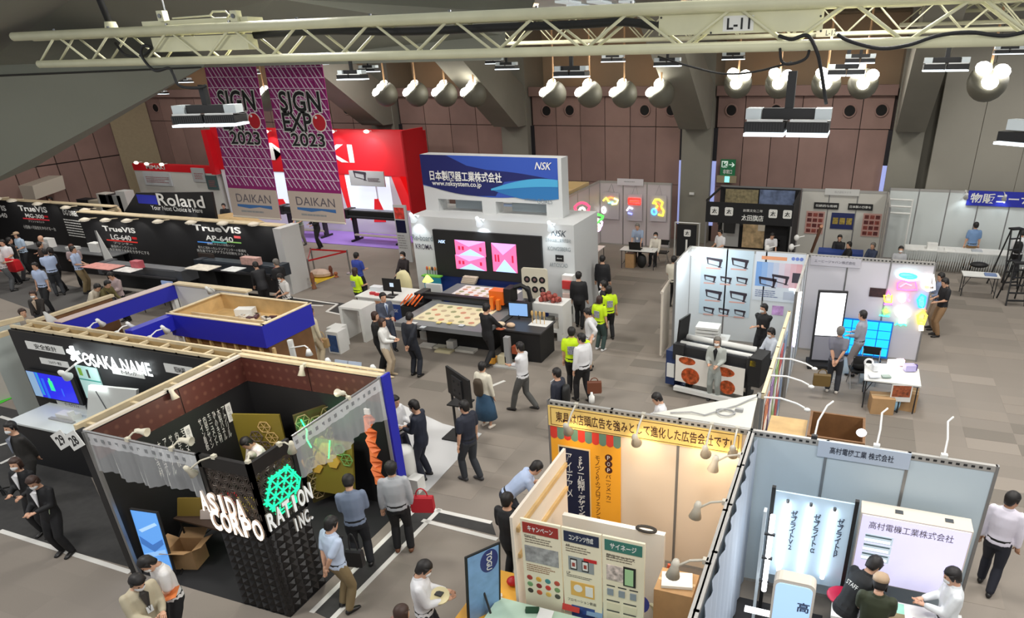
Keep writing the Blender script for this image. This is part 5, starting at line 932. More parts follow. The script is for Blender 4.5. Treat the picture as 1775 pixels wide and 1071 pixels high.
for i, (px, py, c, w) in enumerate(((716, 560, (220, 220, 216), .22), (761, 559, (230, 210, 130), .12), (779, 560, (226, 200, 110), .12), (800, 564, (200, 205, 210), .15), (733, 567, (190, 196, 200), .15))): c_ = PZ(px, py, .95); prop('sample_card', '%s small card on the front rim of the flatbed cutter' % ('white', 'yellow', 'second yellow', 'pale blue', 'grey')[i], 'card', mat(c, .5), lambda mb: mb.box(c_ - V3((w / 2, .07, 0)), c_ + V3((w / 2, .07, .01))))
for i, (px, py, c, w, h) in enumerate(((742, 600, (226, 222, 214), .45, .06), (741, 586, (190, 190, 186), .3, .25), (764, 602, (220, 214, 196), .3, .05), (785, 601, (224, 222, 216), .22, .22), (771, 609, (206, 196, 160), .5, .05), (809, 608, (214, 210, 200), .6, .07))): c_ = PZ(px, py, 0); prop('sample_board', 'white sample leaning or lying at the foot of the cutter, %s' % ('far left', 'behind the far left one', 'second', 'round one', 'framed tray', 'flat stack at right')[i], 'sample', mat(c, .5), lambda mb: mb.box(c_ - V3((w / 2, .15, 0)), c_ + V3((w / 2, .12, h))))
# counter with monitor left of the cutter
t = thing('white_counter', 'white reception counter with company pictures left of the cutter', 'counter', (-12.3, 16.8, 0)); c0 = PZ(640, 497, 1.0); c1 = PZ(722, 505, 1.0); c2 = PZ(730, 488, 1.0)
box_('counter_top', WHITE, t, (-14.0, 16.9, .96), (-12.2, 18.1, 1.0)); g = FY(-14.0, 16.95); box_('body', WHITE, t, (-13.95, 16.95, 0), (-12.25, 18.0, .96))
for a_, c in ((.05, (40, 70, 130)), (1.15, (30, 60, 130))): rectpart('blue_picture', g, (a_, .35, a_ + .45, .85), mat(c, .4), t, 0, .01); text('NSK', g, (a_ + .1, .6, a_ + .35, .7), WHITE, t, .012, shear=.3)
rectpart('figure_picture', g, (.68, .1, .95, .9), mat((190, 140, 110), .5, var=.5, vscale=10), t, 0, .01); mb = MB(); mb.path([g.p(1.2 + .14 * math.cos(a), .3 + .2 * math.sin(a), .02) for a in (i * .4 for i in range(9))], .025, 6); ob('red_ring_print', mb, mat((150, 40, 40), .5), t)
t = thing('desktop_monitor', 'black desktop monitor with white emblem on the reception counter', 'monitor', (-12.9, 17.4, 1.0)); g = Frame((-13.2, 17.3, 1.12), V3((1, .05, 0))); rectpart('screen', g, (0, 0, .62, .4), BLACK, t, -.03, 0); rectpart('emblem', g, (.25, .15, .38, .27), mat((200, 220, 240), .4, emit=.5), t, 0, .004); tube_('stand', BLACK, t, g.p(.3, -.12, -.02), g.p(.3, .1, -.02), .03); mb = MB(); mb.obox(g.p(.3, -.115, 0), g.u, g.n, g.v, .15, .1, .01); ob('base', mb, BLACK, t); 
for i, (x, y, c, s) in enumerate(((-13.55, 17.2, (190, 40, 50), .08), (-13.35, 17.15, (190, 30, 40), .07), (-13.65, 17.6, (220, 226, 230), .2), (-13.3, 17.7, (60, 50, 50), .09))): prop('desk_item', ('red object at the left of the counter', 'second red object beside the keyboard', 'stack of white papers on the reception counter', 'dark gadget behind the red objects')[i], 'desk item', mat(c, .4), lambda mb: mb.box((x - s, y - s * .6, 1), (x + s, y + s * .6, 1.04 + s * .5)))
prop('keyboard', 'black keyboard in front of the desktop monitor', 'keyboard', BLACK, lambda mb: mb.box((-13.15, 17.0, 1), (-12.7, 17.15, 1.02))); prop('desk_lamp', 'yellow glowing lamp shade at the end of the reception counter', 'lamp', mat((235, 240, 120), .4, emit=1.2), lambda mb: mb.lathe([(.18, 0), (.05, .18), (.02, .2)], (-12.35, 18.5, 1.15)), smooth=True)
t = thing('aquarium_poster', 'teal lit picture panel behind the reception counter', 'light panel', (-12.6, 19.1, 0)); mb = MB(); mb.box((-12.9, 19.1, .3), (-12.3, 19.18, 1.1)); ob('panel', mb, mat((30, 110, 130), .3, emit=.4), t); mb = MB(); mb.box((-12.95, 19.05, 1.1), (-12.25, 19.25, 1.14)); ob('shelf', mb, mat((100, 170, 60), .5), t); box_('foot', NAVY, t, (-12.85, 19.12, 0), (-12.35, 19.17, .3))
prop('chair_back', 'cream rounded chair back behind the reception counter', 'chair', mat((216, 206, 160), .6), lambda mb: mb.rings([[V3((-13.3 + .3 * math.cos(a) * q, 18.55 + .12 * math.sin(a), z)) for a in (i * .785 for i in range(8))] for q, z in ((.9, .0), (1, .5), (1, 1.1), (.8, 1.3), (.3, 1.4))]), smooth=True)
ORG = mat((232, 106, 36), .45); t = thing('orange_boxes', 'heap of orange folded boxes on a black stand beside the counter', 'boxes', (-11.9, 16.9, 0)); box_('stand', BLACK, t, (-12.15, 16.6, 0), (-11.65, 17.1, .95))
for k in range(7): mb = MB(); mb.obox(V3((-12.15 + k * .085, 16.85 + .06 * math.sin(k * 2), 1.08 + .02 * (k % 3))), V3((.5, .3, .6)).normalized(), V3((-.3, .9, 0)).normalized(), V3((-.6, -.2, .5)).normalized(), .12, .2, .015); ob('orange_box', mb, ORG, t)
t = thing('white_stand', 'white arch-shaped display stand at the near left of the company booth', 'stand', (-13.9, 15.5, 0)); c_ = PZ(626, 545, .5)
for a_, b_ in (((-13.75, 15.8, 0), (-13.65, 16.5, .98)), ((-13.05, 15.8, 0), (-12.95, 16.5, .98)), ((-13.75, 15.8, .98), (-12.95, 16.5, 1.04))): mb = MB(); mb.box(a_, b_); ob('board', mb, WHITE, t)
for i, (x, y, h) in enumerate(((-13.55, 15.35, .62), (-13.3, 15.0, .66))):
    t = thing('white_stool', 'white cube stool with blue side picture, %s' % ('left one', 'right one')[i], 'stool', (x, y, 0)); box_('body', WHITE, t, (x - .2, y - .2, 0), (x + .2, y + .2, h)); g = FY(x - .2, y - .2); rectpart('blue_picture', g, (.05, .05, .35, h - .1), mat((50, 80, 130), .4, var=.3), t, 0, .006)
# counters right of the cutter
t = thing('black_counter', 'black sample counter with sloping tablet screen right of the cutter', 'counter', (-8.3, 16.3, 0)); box_('body', BLACK, t, (-8.55, 15.95, 0), (-7.35, 16.9, .84)); mb = MB(); mb.box((-8.6, 15.9, .84), (-7.3, 16.95, .88)); ob('counter_top', mb, mat((60, 60, 62), .4), t); box_('white_mat', WHITE, t, (-7.9, 16.4, .88), (-7.35, 16.9, .885))
box_('grey_leg', GREYF, t, (-8.2, 15.45, 0), (-8.05, 15.6, .84)); mb = MB(); mb.box((-8.5, 15.3, 0), (-7.8, 15.7, .04)); ob('base_plate', mb, mat((180, 180, 176), .5), t)
t = thing('tablet_screen', 'pale blue screen standing on the black counter', 'monitor', (-8.4, 16.6, .88)); g = Frame((-8.65, 16.75, .95), V3((1, .1, 0))); rectpart('case', g, (0, 0, .6, .42), DARK, t, -.03, 0); rectpart('screen', g, (.03, .03, .57, .39), mat((130, 170, 220), .3, emit=.6), t, 0, .005); tube_('stand', DARK, t, g.p(.3, -.07, -.02), g.p(.3, .05, -.02), .03)
for i, (dx, dy, c) in enumerate(((-.35, -.3, (220, 200, 170)), (-.05, -.3, (210, 180, 150)), (-.2, -.65, (200, 100, 60)))): prop('food_sample', ('cream folded sample on the black counter left', 'cream sample with brown centre on the black counter', 'flat orange card on the black counter')[i], 'sample', mat(c, .5), lambda mb: mb.ball(V3((-8.25 + dx, 16.45 + dy, .93)), .13, .1, .07 if i < 2 else .02), smooth=True)
for i in range(4): prop('wooden_tulip', 'wooden tulip on a stick at the counter corner, %s' % ('first', 'second', 'third', 'fourth')[i], 'ornament', mat((206, 170, 110), .5), lambda mb: (mb.tube((-7.85 + i * .12, 16.6, .88), (-7.85 + i * .12, 16.6, 1.1), .012, n=5), mb.ball(V3((-7.85 + i * .12, 16.6, 1.17)), .04, .03, .08)))
for i, (x, c) in enumerate(((-8.65, (226, 160, 60)), (-8.4, (220, 190, 120)), (-8.3, (200, 190, 160)), (-7.9, (150, 70, 40)))): prop('floor_sample', 'sample goods under the black counter, %s' % ('orange one', 'cream one', 'pale stack', 'reddish brown one')[i], 'sample', mat(c, .5), lambda mb: mb.box((x - .12, 15.45 + .1 * (i % 2), .02 if i < 3 else .35), (x + .13, 15.72, .16 + .12 * (i == 2) + .4 * (i == 3))))
t = thing('white_shelf_stand', 'white rounded shelf stand with boxes on legs right of the cutter', 'shelf', (-8.3, 18.6, 0)); x0, y0 = -8.35, 17.6
for a_, b_ in (((x0, y0, .85), (x0 + 1.0, y0 + .7, 1.1)), ((x0, y0, .35), (x0 + .14, y0 + .7, .85)), ((x0 + .86, y0, .35), (x0 + 1.0, y0 + .7, .85)), ((x0, y0, .25), (x0 + 1.0, y0 + .7, .35)), ((x0 + .05, y0, 0), (x0 + .2, y0 + .7, .25)), ((x0 + .8, y0, 0), (x0 + .95, y0 + .7, .25))): mb = MB(); mb.box(a_, b_); ob('board', mb, WHITE, t)
for k in range(3): prop('package', 'small package inside the white shelf stand, %s' % ('left', 'middle', 'right')[k], 'package', mat(((190, 196, 200), (150, 150, 140), (206, 200, 190))[k], .5), lambda mb: mb.box((x0 + .18 + k * .22, y0 + .1, .35), (x0 + .36 + k * .22, y0 + .4, .52 + .1 * (k % 2))))
prop('fruit_basket', 'colourful fruit-like pile on top of the white shelf stand', 'basket', mat((150, 70, 60), .6, var=.6, vscale=16), lambda mb: [mb.ball(V3((x0 + .25 + .13 * (i % 5), y0 + .2 + .14 * (i // 5), 1.16 + .05 * (i % 3))), .08, .08, .09, 8, 5) for i in range(12)])
t = thing('disc_display', 'upright cream board with six round dark discs behind the shelf stand', 'display board', (-8.6, 18.4, 0)); g = Frame((-8.95, 18.35, .95), V3((1, .06, 0))); mb = MB(); g.poly(mb, rr(0, 0, .82, .95, .08), -.05, 0); ob('board', mb, mat((214, 208, 188), .5), t); mb = MB(); g.rect(mb, .3, -.95, .5, .1, -.1, -.06); ob('support', mb, WHITE, t)
for i in range(3):
    for j in range(2): mb = MB(); mb.lathe([(.1, 0), (.1, .01)], g.p(.17 + i * .24, .3 + j * .3), g.n, 16); o = ob('disc', mb, BLACK, t); mb = MB(); mb.lathe([(.045, 0), (.04, .004)], g.p(.17 + i * .24, .3 + j * .3, .01), g.n, 10); ob('disc_emblem', mb, mat((130, 100, 100), .4), o)
t = thing('leaflet_rack', 'slim white leaflet rack against the right end of the video wall', 'rack', (-7.95, 19.3, 0)); box_('frame', WHITE, t, (-8.0, 19.2, 0), (-7.65, 19.45, 1.5))
for k in range(3): mb = MB(); mb.box((-7.97, 19.12, .3 + k * .4), (-7.68, 19.2, .55 + k * .4)); ob('leaflet', mb, mat(((60, 60, 60), (226, 200, 190), (200, 60, 60))[k], .5), t)
prop('backboard', 'low white rounded board behind the gantry of the flatbed cutter', 'board', mat((206, 208, 206), .5), lambda mb: mb.box((-12.3, 18.25, .0), (-11.75, 18.35, 1.15)))
prop('paper_pile', 'pile of folded samples behind the flatbed cutter', 'papers', mat((206, 190, 170), .5), lambda mb: [mb.box((-11.6 + .03 * k, 19.25, .93 + .06 * k), (-11.1 + .03 * k, 19.4, .98 + .06 * k)) for k in range(4)])
# portable TV on a stand in the aisle
t = thing('screen_on_stand', 'black flat screen on a pole stand turned away in the middle aisle', 'display', PZ(800, 758, 0)); c_ = PZ(800, 758, 0); g = Frame(PZ(795, 670, 1.6), V3((.84, -.54, 0)), Z_); mb = MB(); g.rect(mb, -.48, -.3, .48, .3, -.03, .02); ob('screen', mb, BLACK, t); rectpart('rear_panel', g, (-.2, -.2, .2, .2), DARK, t, .02, .05)
for q in ((-.1, -.1), (.1, -.1), (-.1, .1), (.1, .1)): mb = MB(); mb.lathe([(.03, 0), (.03, .01)], g.p(*q, .05), g.n, 8); ob('mount_boss', mb, BLACK, t)
tube_('pole', BLACK, t, c_ + V3((-.08, -.05, 0)), c_ + V3((-.08, -.05, 1.6)), .03); mb = MB(); mb.box(c_ - V3((.35, .25, 0)), c_ + V3((.25, .25, .05))); ob('base', mb, BLACK, t); mb = MB(); mb.box(c_ + V3((-.05, -.35, .95)), c_ + V3((.4, .05, .98))); ob('shelf', mb, BLACK, t)
# ================================================================= red booth
MY = 28.0; g = FY(-37, MY); RD = mat((206, 22, 34), .45)
t = thing('red_booth_wall', 'tall red booth wall with white lettering and glowing white and red pattern below', 'booth wall', (-24, MY, 0)); uL = g.px(368, 240)[0]; uR = g.px(735, 260)[0]; zt = 4.7; zm = g.px(600, 302)[1]
rectpart('upper_wall', g, (uL, zm, uR, zt), RD, t, -.3, 0); rectpart('lower_wall', g, (uL, 0, uR, zm), mat((226, 226, 232), .4), t, -.3, -.05)
for pts in (((583, 302), (596, 302), (612, 382), (608, 382)), ((676, 302), (704, 302), (724, 365), (700, 365)), ((648, 345), (655, 345), (668, 372), (668, 385), (648, 385)), ((470, 345), (490, 345), (505, 372), (500, 372)), ((548, 330), (556, 330), (558, 372), (550, 365)), ((690, 302), (716, 302), (722, 350), (712, 350))):
    mb = MB(); g.poly(mb, [g.px(*q) for q in pts], -.05, -.03); ob('red_shape', mb, mat((226, 40, 44), .4, emit=.25), t)
for x0, x1 in ((471, 500), (597, 652), (655, 678)): b4 = g.bb(x0, 310, x1, 370); rectpart('lit_panel', g, (b4[0], .9, b4[2], zm - .05), mat((225, 235, 250), .4, emit=.55), t, -.05, -.04)
box_('side_wall', RD, t, (uR - 37 - .02, 26.4, 0), (uR - 37 + .06, MY, 4.85))
text('MIMAKI', g, (g.px(405, 262)[0], g.px(590, 281)[1], g.px(612, 262)[0], g.px(590, 250)[1]), WHITE, t, .02, bold=.015)
box_('side_pillar', RD, t, (uL - 37 - .3, MY - .3, 2.5), (uL - 37, MY, 4.6))
rectpart('number_plate', g, g.bb(713, 299, 725, 308), WHITE, t, .02, .05); text('46', g, g.bb(716, 301, 722, 306), DARK, t, .055)
lw = thing('red_booth_wall', 'lower white wall with red top stripe left of the tall red wall', 'booth wall', (-34, MY, 0)); uA = g.px(234, 300)[0]; rectpart('lower_wall', g, (uA, 0, uL - .25, 2.5), mat((206, 206, 200), .5), lw, -.3, 0); rectpart('red_stripe', g, (uA, 2.5, uL - .25, 2.85), RD, lw, -.3, .02); text('MIMAKI', g, g.bb(254, 286, 286, 293), WHITE, lw, .03, bold=.02)
for lab, bb, c in (('white framed product board on the far left white wall', (252, 298, 298, 321), (200, 205, 208)), ('grey product board near the left magenta banner', (335, 291, 357, 315), (170, 172, 172)), ('dark picture board beside the left magenta banner', (360, 304, 378, 328), (70, 90, 90))):
    b4 = g.bb(*bb); p_ = rectpart('product_board', g, b4, mat(c, .4), None, .02, .08); tag(p_, lab, 'board'); lines(g, (b4[0] + .15, b4[1] + .1, b4[2] - .1, b4[3] - .25), 4, mat((150, 90, 90), .5), p_, .082, .4, 2)
b4 = g.bb(617, 294, 676, 320); p_ = rectpart('product_board', Frame(g.p(0, 0, .4)), b4, mat((166, 168, 168), .4), None, 0, .06); tag(p_, 'grey product board with printer picture hanging on the red wall', 'board'); lines(g, (b4[0] + 1.0, b4[1] + .2, b4[2] - .2, b4[3] - .3), 4, mat((80, 60, 66), .5), p_, .47, .5, 5); printer_icon(Frame(g.p(0, 0, .45)), b4[0] + .25, b4[1] + .25, .7, p_)
for i, (px, py) in enumerate(((236, 282), (254, 284), (280, 285), (461, 228), (575, 228), (635, 228))):
    c_ = PY(px, py, MY - .35); t = thing('wall_spotlight', 'small white spotlight on the rim of the red booth, %s from left' % ('first', 'second', 'third', 'fourth', 'fifth', 'sixth')[i], 'spotlight', c_); mb = MB(); mb.ball(c_, .14, .1, .08); ob('shade', mb, mat((250, 235, 215), .4, emit=1.5), t, True); tube_('arm', WHITE, t, c_, c_ + V3((0, .35, .0)), .02, n=5)
    if i > 2: spot('red_wall_spot', c_ + V3((0, -.1, -.1)), c_ + V3((0, .35, -1.2)), 40, (1, .95, .9), 100)
area('red_booth_light', (-21.5, 26.5, 4.5), 1.5, 90, (1, .97, 1), (0, .2, -1))
mb = MB(); a_ = [PZ(x, y, 0) for x, y in ((510, 402), (690, 392), (692, 432), (512, 418))]; mb.box((-28.5, 25.7, .002), (-18.5, 28, .02)); tag(ob('purple_carpet', mb, mat((150, 118, 200), .9), None), 'purple carpet of the red booth', 'carpet')
wide_printer('black wide-format printer on the purple carpet right of the magenta banners', (-20.1, 26.6), 3.0, 1.25, BLACK)[0]; wide_printer('black wide-format printer half hidden behind the right magenta banner', (-24.2, 26.8), 2.6, 1.2, DARK)
t = thing('white_info_stand', 'white info stand with red picture between red booth and company booth', 'stand', (-17.6, 25, 0)); g = FY(-17.5, 24.0); b4 = g.bb(686, 360, 702, 432); rectpart('board', g, (b4[0], 0, b4[2] + .15, 2.3), WW, t, -.08, 0); rectpart('red_picture', g, (b4[0] + .05, 1.75, b4[2] + .05, 2.2), mat((220, 70, 60), .4, var=.4, vscale=8), t, 0, .01); rectpart('dark_screen', g, (b4[0] + .05, 1.2, b4[2] + .05, 1.7), mat((20, 26, 60), .3), t, 0, .01); lines(g, (b4[0] + .05, .5, b4[2], 1.1), 6, GREYF, t, .005)
prop('white_side_wall', 'pale side panel behind the left end of the company booth', 'panel', WW, lambda mb: mb.box((-16.2, 24.9, 0), (-15.2, 25, 2.9)))
# yellow carpet, queue barrier, figures
mb = MB(); mb.prism([PZ(529, 500, .004), PZ(584, 478, .004), PZ(560, 472, .004), PZ(541, 474, .004)], (0, 0, .01)); tag(ob('yellow_mat', mb, mat((236, 200, 40), .7), None), 'yellow mat at the end of the white booth pillar', 'mat')
for i, (px, py, c, h) in enumerate(((533, 495, (120, 80, 50), .5), (545, 500, (140, 90, 60), .6), (575, 478, (110, 60, 40), .4), (583, 480, (160, 90, 50), .2))): c_ = PZ(px, py, .015); prop('wooden_sample', 'small wooden figure on the yellow mat, %s' % ('first from left', 'second', 'third', 'fourth')[i], 'ornament', mat(c, .6), lambda mb: mb.lathe([(.09, 0), (.05, h * .3), (.08, h * .7), (.04, h)], c_))
c_ = PZ(556, 478, .02); prop('crumpled_sheet', 'crumpled pale sheet lying on the yellow mat', 'sheet', mat((206, 180, 160), .6), lambda mb: mb.ball(c_ + Z_ * .1, .5, .35, .16, 9, 5))
t = thing('queue_barrier', 'silver posts with red belt in front of the purple carpet', 'barrier', PZ(608, 474, 0)); ps = [PZ(608, 474, 0), PZ(541, 492, 0), PZ(546, 470, 0)]
for p in ps: mb = MB(); mb.tube(p, p + Z_ * .95, .03); o = ob('post', mb, ALU, t); mb = MB(); mb.lathe([(.17, 0), (.16, .03)], p); ob('base', mb, ALU, o)
for a_, b_ in ((ps[0], ps[1]), (ps[1], ps[2]), (ps[2], ps[0])): mb = MB(); d = (b_ - a_).normalized(); mb.obox((a_ + b_) / 2 + Z_ * .88, d, Z_, d.cross(Z_), (b_ - a_).length / 2, .03, .004); ob('belt', mb, RED, t)
# ================================================================= black printer booth upper left
RY = 19.35; g = FY(-37, RY); BKW = mat((24, 24, 26), .55)
def rel(fr, px, py): return fr.px(px, py)
uA, zA = g.px(145, 385); uB, zB = g.px(485, 395); ztop = 2.33
t = thing('black_booth_wall', 'long black booth wall with two printer names and round rim lights', 'booth wall', (-24, RY, 0))
rectpart('wall', g, (uA - .2, 0, uB, ztop), BKW, t, -.35, 0); mb = MB(); g.rect(mb, uA - .2, ztop, uB, ztop + .04, -.35, .03); ob('top_rail', mb, WOODL, t)
mb = MB(); g.rect(mb, uB, 0, uB + .32, ztop + .02, -.6, .35); ob('white_end_pillar', mb, mat((206, 206, 204), .5), t)
def tv(x0, y0, x1, y1): text('TrueVIS', g, g.bb(x0, y0, x1, y1), WHITE, t, .012, bold=.03)
tv(179, 393, 234, 402); tv(335, 391, 417, 402)
text('LG-640', g, g.bb(193, 407, 227, 416), WHITE, t, .012, bold=.02); text('AP-640', g, g.bb(357, 409, 404, 418), WHITE, t, .012, bold=.02)
rectpart('red_tag', g, g.bb(229, 411, 237, 415), RED, t, 0, .01); rectpart('red_tag', g, g.bb(406, 409, 417, 413), mat((240, 100, 100), .5), t, 0, .01); rectpart('red_line', g, g.bb(186, 417, 238, 419), mat((230, 60, 50), .5), t, 0, .01)
for i, c in enumerate(((80, 150, 240), (90, 200, 200), (150, 210, 110))): rectpart('colour_line', g, g.bb(343 + i * 25, 419, 368 + i * 25, 421), mat(c, .5), t, 0, .01)
for bb, s in (((198, 420, 230, 424), 'プリンター'), ((194, 426, 237, 431), '新世代インクジェット'), ((178, 432, 258, 438), '豊かな色彩表現で未来をカタチにする'), ((360, 422, 407, 426), '環境にやさしい水性レジン'), ((345, 429, 426, 434), '新たに加わったレジンプリンターの新境地'), ((343, 435, 431, 440), '高生産でサステナブルな印刷をスタート')): text(s, g, g.bb(*bb), CR, t, .012)
GLOW = mat((250, 240, 220), .4, emit=2.0)
def disc_light(label, c, power=30, tgt=None, sgn=1):
    t = thing('disc_light', label, 'spotlight', c); mb = MB(); mb.lathe([(.19, 0), (.2, .04), (.1, .09), (.03, .11)], c, Z_, 14); ob('shade', mb, mat((226, 216, 196), .5), t, True); mb = MB(); mb.lathe([(.16, -.01), (.16, 0)], c, Z_, 12); ob('bulb', mb, GLOW, t); mb = MB(); mb.tube(c + Z_ * .05, c + V3((0, .5 * sgn, 0)), .02, n=5); ob('arm', mb, mat((214, 200, 170), .5), t)
    if power: spot('rim_spot', c - Z_ * .03, tgt if tgt is not None else c + V3((0, .55, -.9)), power, (1, .97, .92), 110)
for i, px in enumerate((147, 183, 220, 274, 331, 386, 440)):
    c_ = PY(px, 386 + .027 * (px - 147) - 4, RY - .5); disc_light('round rim light over the long black printer wall, %s from left' % ('first', 'second', 'third', 'fourth', 'fifth', 'sixth', 'seventh')[i], c_, 16)
# raised logo board
g3 = FY(-37, 20.3); rb2 = thing('logo_board', 'black trapezoid roof board with blue block and white company name', 'sign', (-25, 20.3, 2)); q_ = [g3.px(*p) for p in ((205, 384), (236, 334), (366, 333), (376, 386))]
mb = MB(); g3.poly(mb, q_, -.1, 0); ob('board', mb, BKW, rb2); b4 = g3.bb(239, 338, 272, 353); rectpart('blue_block', g3, b4, ROYAL, rb2, 0, .02); text('Roland', g3, g3.bb(274, 337, 354, 358), WHITE, rb2, .03, bold=.015); text('Your Next Choice is Here', g3, g3.bb(264, 358, 351, 366), CR, rb2, .03)
mb = MB(); g3.rect(mb, q_[0][0] + .3, 0, q_[0][0] + .5, q_[0][1], -.6, -.4); ob('post', mb, WOOD, rb2); mb = MB(); g3.rect(mb, q_[3][0] - .5, 0, q_[3][0] - .3, q_[3][1], -.6, -.4); ob('post', mb, WOOD, rb2)
for i, px in enumerate((268, 322)): spot('logo_spot', PY(px, 388, 19.75), PY(px, 375, 20.35), 18, (1, .98, .95), 120)
t = thing('timber_frame_box', 'open timber framing on top of the black booth left of the logo board', 'timber frame', (-29, 21, 2)); 
for a_, b_ in (((168, 378), (206, 362)), ((206, 362), (212, 380)), ((205, 360), (160, 374))): tube_('beam', WOODL, t, PY(*a_, 21.5), PY(*b_, 21.5), .07, n=4)
mb = MB(); mb.quad(PY(165, 380, 21.6), PY(205, 364, 21.6), PY(211, 382, 21.6)); ob('plywood', mb, WOOD, t); mb = MB(); mb.quad(PY(376, 372, 20.6), PY(420, 366, 21.6), PY(480, 395, 20.2), PY(376, 386, 20.2)); ob('plywood', mb, WOOD, t)
# further left black wall
g = FY(-45, 21.0); t = thing('black_booth_wall', 'farther black booth wall at the left edge with printer name MG-300', 'booth wall', (-36, 21, 0)); uA = g.px(-40, 350)[0]; uB = g.px(152, 365)[0]; zt2 = g.px(80, 352)[1]
rectpart('wall', g, (uA, 0, uB, zt2), BKW, t, -.3, 0); mb = MB(); g.rect(mb, uA, zt2, uB + 1.5, zt2 + .04, -.3, .03); ob('top_rail', mb, WOODL, t)
text('TrueVIS', g, g.bb(33, 357, 81, 367), WHITE, t, .012, bold=.03); text('MG-300', g, g.bb(45, 371, 76, 378), WHITE, t, .012, bold=.02); rectpart('red_tag', g, g.bb(77, 374, 83, 377), RED, t, 0, .01); rectpart('red_line', g, g.bb(41, 379, 85, 381), mat((220, 60, 70), .5), t, 0, .01); text('プリント＆カット', g, g.bb(50, 382, 77, 386), CR, t, .012); text('小型機の可能性をひろげる一台', g, g.bb(42, 392, 96, 398), CR, t, .012); text('TrueVIS', g, g.bb(-30, 355, 10, 364), WHITE, t, .012, bold=.03); text('VG3-640', g, g.bb(-25, 368, 12, 376), WHITE, t, .012, bold=.02)
g4 = Frame(V3((g.o.x + uB - 1.6, 20.9, 0)), V3((.95, -.1, 0)).normalized(), Z_); rectpart('side_panel', g4, (0, 0, 2.4, zt2 - .02), BKW, t, -.05, .02)
text('DG DIRECT', g4, (.25, zt2 - .42, 1.5, zt2 - .2), WHITE, t, .03, bold=.02); lines(g4, (.1, .8, 1.9, zt2 - .6), 7, CR, t, .03, .4, 11)
for i, px in enumerate((-5, 21, 65, 114, 147, 179)):
    c_ = PY(px, 346 + .13 * px, 20.4); disc_light('round rim light over the farther black wall at left, %s from left' % ('first', 'second', 'third', 'fourth', 'fifth', 'sixth')[i], c_, 14)
t = thing('white_roof_box', 'cream box-shaped roof of a booth at the far left edge', 'roof box', (-38, 23, 2)); 
P5 = [PY(-30, 322, 23.5), PY(56, 322, 23.5), PY(62, 346, 23.5), PY(-30, 342, 23.5)]; mb = MB(); mb.prism(P5, (0, 1.6, .25)); ob('board', mb, mat((214, 206, 190), .6), t)
# wide printers and goods in front
wide_printer('grey wide-format printer with red prints in front of the left printer name', (-22.9, 17.1), 4.0, 1.05, mat((74, 76, 80), .4), .0, cover=mat((96, 98, 102), .4)); wide_printer('dark wide-format printer with blue light strip in front of the right printer name', (-19.6, 18.15), 3.6, 1.15, mat((46, 52, 60), .35), 0, cover=mat((60, 68, 76), .3))
for lab, px, py, z, w, d_, c in (('pinkish prints laid on the grey printer', 178, 462, 1.28, .7, .3, (220, 150, 140)), ('white print laid on the grey printer', 222, 468, 1.28, .4, .25, (226, 224, 220)), ('small printed gift box on the grey printer', 240, 464, 1.28, .18, .12, (190, 90, 100)), ('white print at left on the dark printer', 352, 464, 1.38, .5, .3, (224, 216, 200)), ('white print in the middle of the dark printer', 405, 467, 1.38, .3, .25, (220, 222, 220)), ('figures and cups at the right end of the dark printer', 437, 458, 1.38, .35, .12, (200, 160, 150))):
    c_ = PZ(px, py, z); prop('printed_sample', lab, 'print', mat(c, .5, var=.2), lambda mb: mb.box(c_ - V3((w, d_, 0)), c_ + V3((w, d_, .02 if d_ > .2 else .25))))
t = thing('laptop', 'silver laptop on black table right of the grey printer', 'laptop', (-21.2, 16.4, .72)); box_('keyboard', WHITE, t, (-21.6, 16.0, .7), (-20.9, 16.4, .73)); mb = MB(); mb.box((-21.5, 16.4, .73), (-21.0, 16.44, 1.0)); ob('screen', mb, mat((130, 150, 190), .3, emit=.3), t)
table('black table carrying the laptop right of the grey printer', -22.0, 15.8, -20.6, 16.7, .7, BLACK, BLACK)
t = thing('paper_cutter', 'small black monitor rig between the two wide printers', 'monitor', (-21.2, 18.3, 0)); mb = MB(); mb.box((-21.6, 18.2, 1.1), (-20.9, 18.25, 1.5)); ob('screen', mb, mat((60, 50, 44), .4), t); box_('stand', BLACK, t, (-21.7, 18.0, 0), (-20.8, 18.6, 1.0))
table('counter with goods before the farther black wall at left', -32.5, 18.6, -26.6, 19.4, .9, mat((90, 92, 94), .5), BLACK)
for i in range(4): prop('white_shirt_display', 'white garment or print on the left counter, %s from left' % ('first', 'second', 'third', 'fourth')[i], 'display', WHITE, lambda mb: mb.box((-32.4 + i * 1.4, 18.9, .9), (-31.9 + i * 1.4, 19.2, 1.0 + .25 * (i % 2))))
t = thing('white_pointed_banner', 'white pointed banner left of the grey printer', 'banner', (-26.3, 18.2, 0)); mb = MB(); mb.prism([(-26.5, 18.2, .8), (-26.0, 18.2, .8), (-26.45, 18.2, 2.0)], (0, .03, 0)); ob('cloth', mb, WHITE, t); tube_('pole', ALU, t, (-26.5, 18.2, 0), (-26.5, 18.2, 2.0), .02)
for i, (px, py) in enumerate(((640, 0),)): pass
# clutter heads far left behind: stacked dark boxes
for i, (px, py, c, r) in enumerate(((150, 350, (30, 30, 36), .4), (168, 352, (190, 180, 160), .35), (190, 342, (36, 36, 40), .45), (182, 340, (210, 206, 196), .3), (205, 343, (150, 152, 150), .4), (215, 336, (200, 200, 196), .3))):
    c_ = PY(px, py, 24.5); prop('far_equipment', 'far equipment heap behind the left black wall, %s piece' % ('dark left', 'cream', 'dark middle', 'pale upper', 'grey right', 'topmost pale')[i], 'equipment', mat(c, .6), lambda mb: mb.box((c_.x - r, 24.3, 0), (c_.x + r, 24.8, c_.z + .15)))
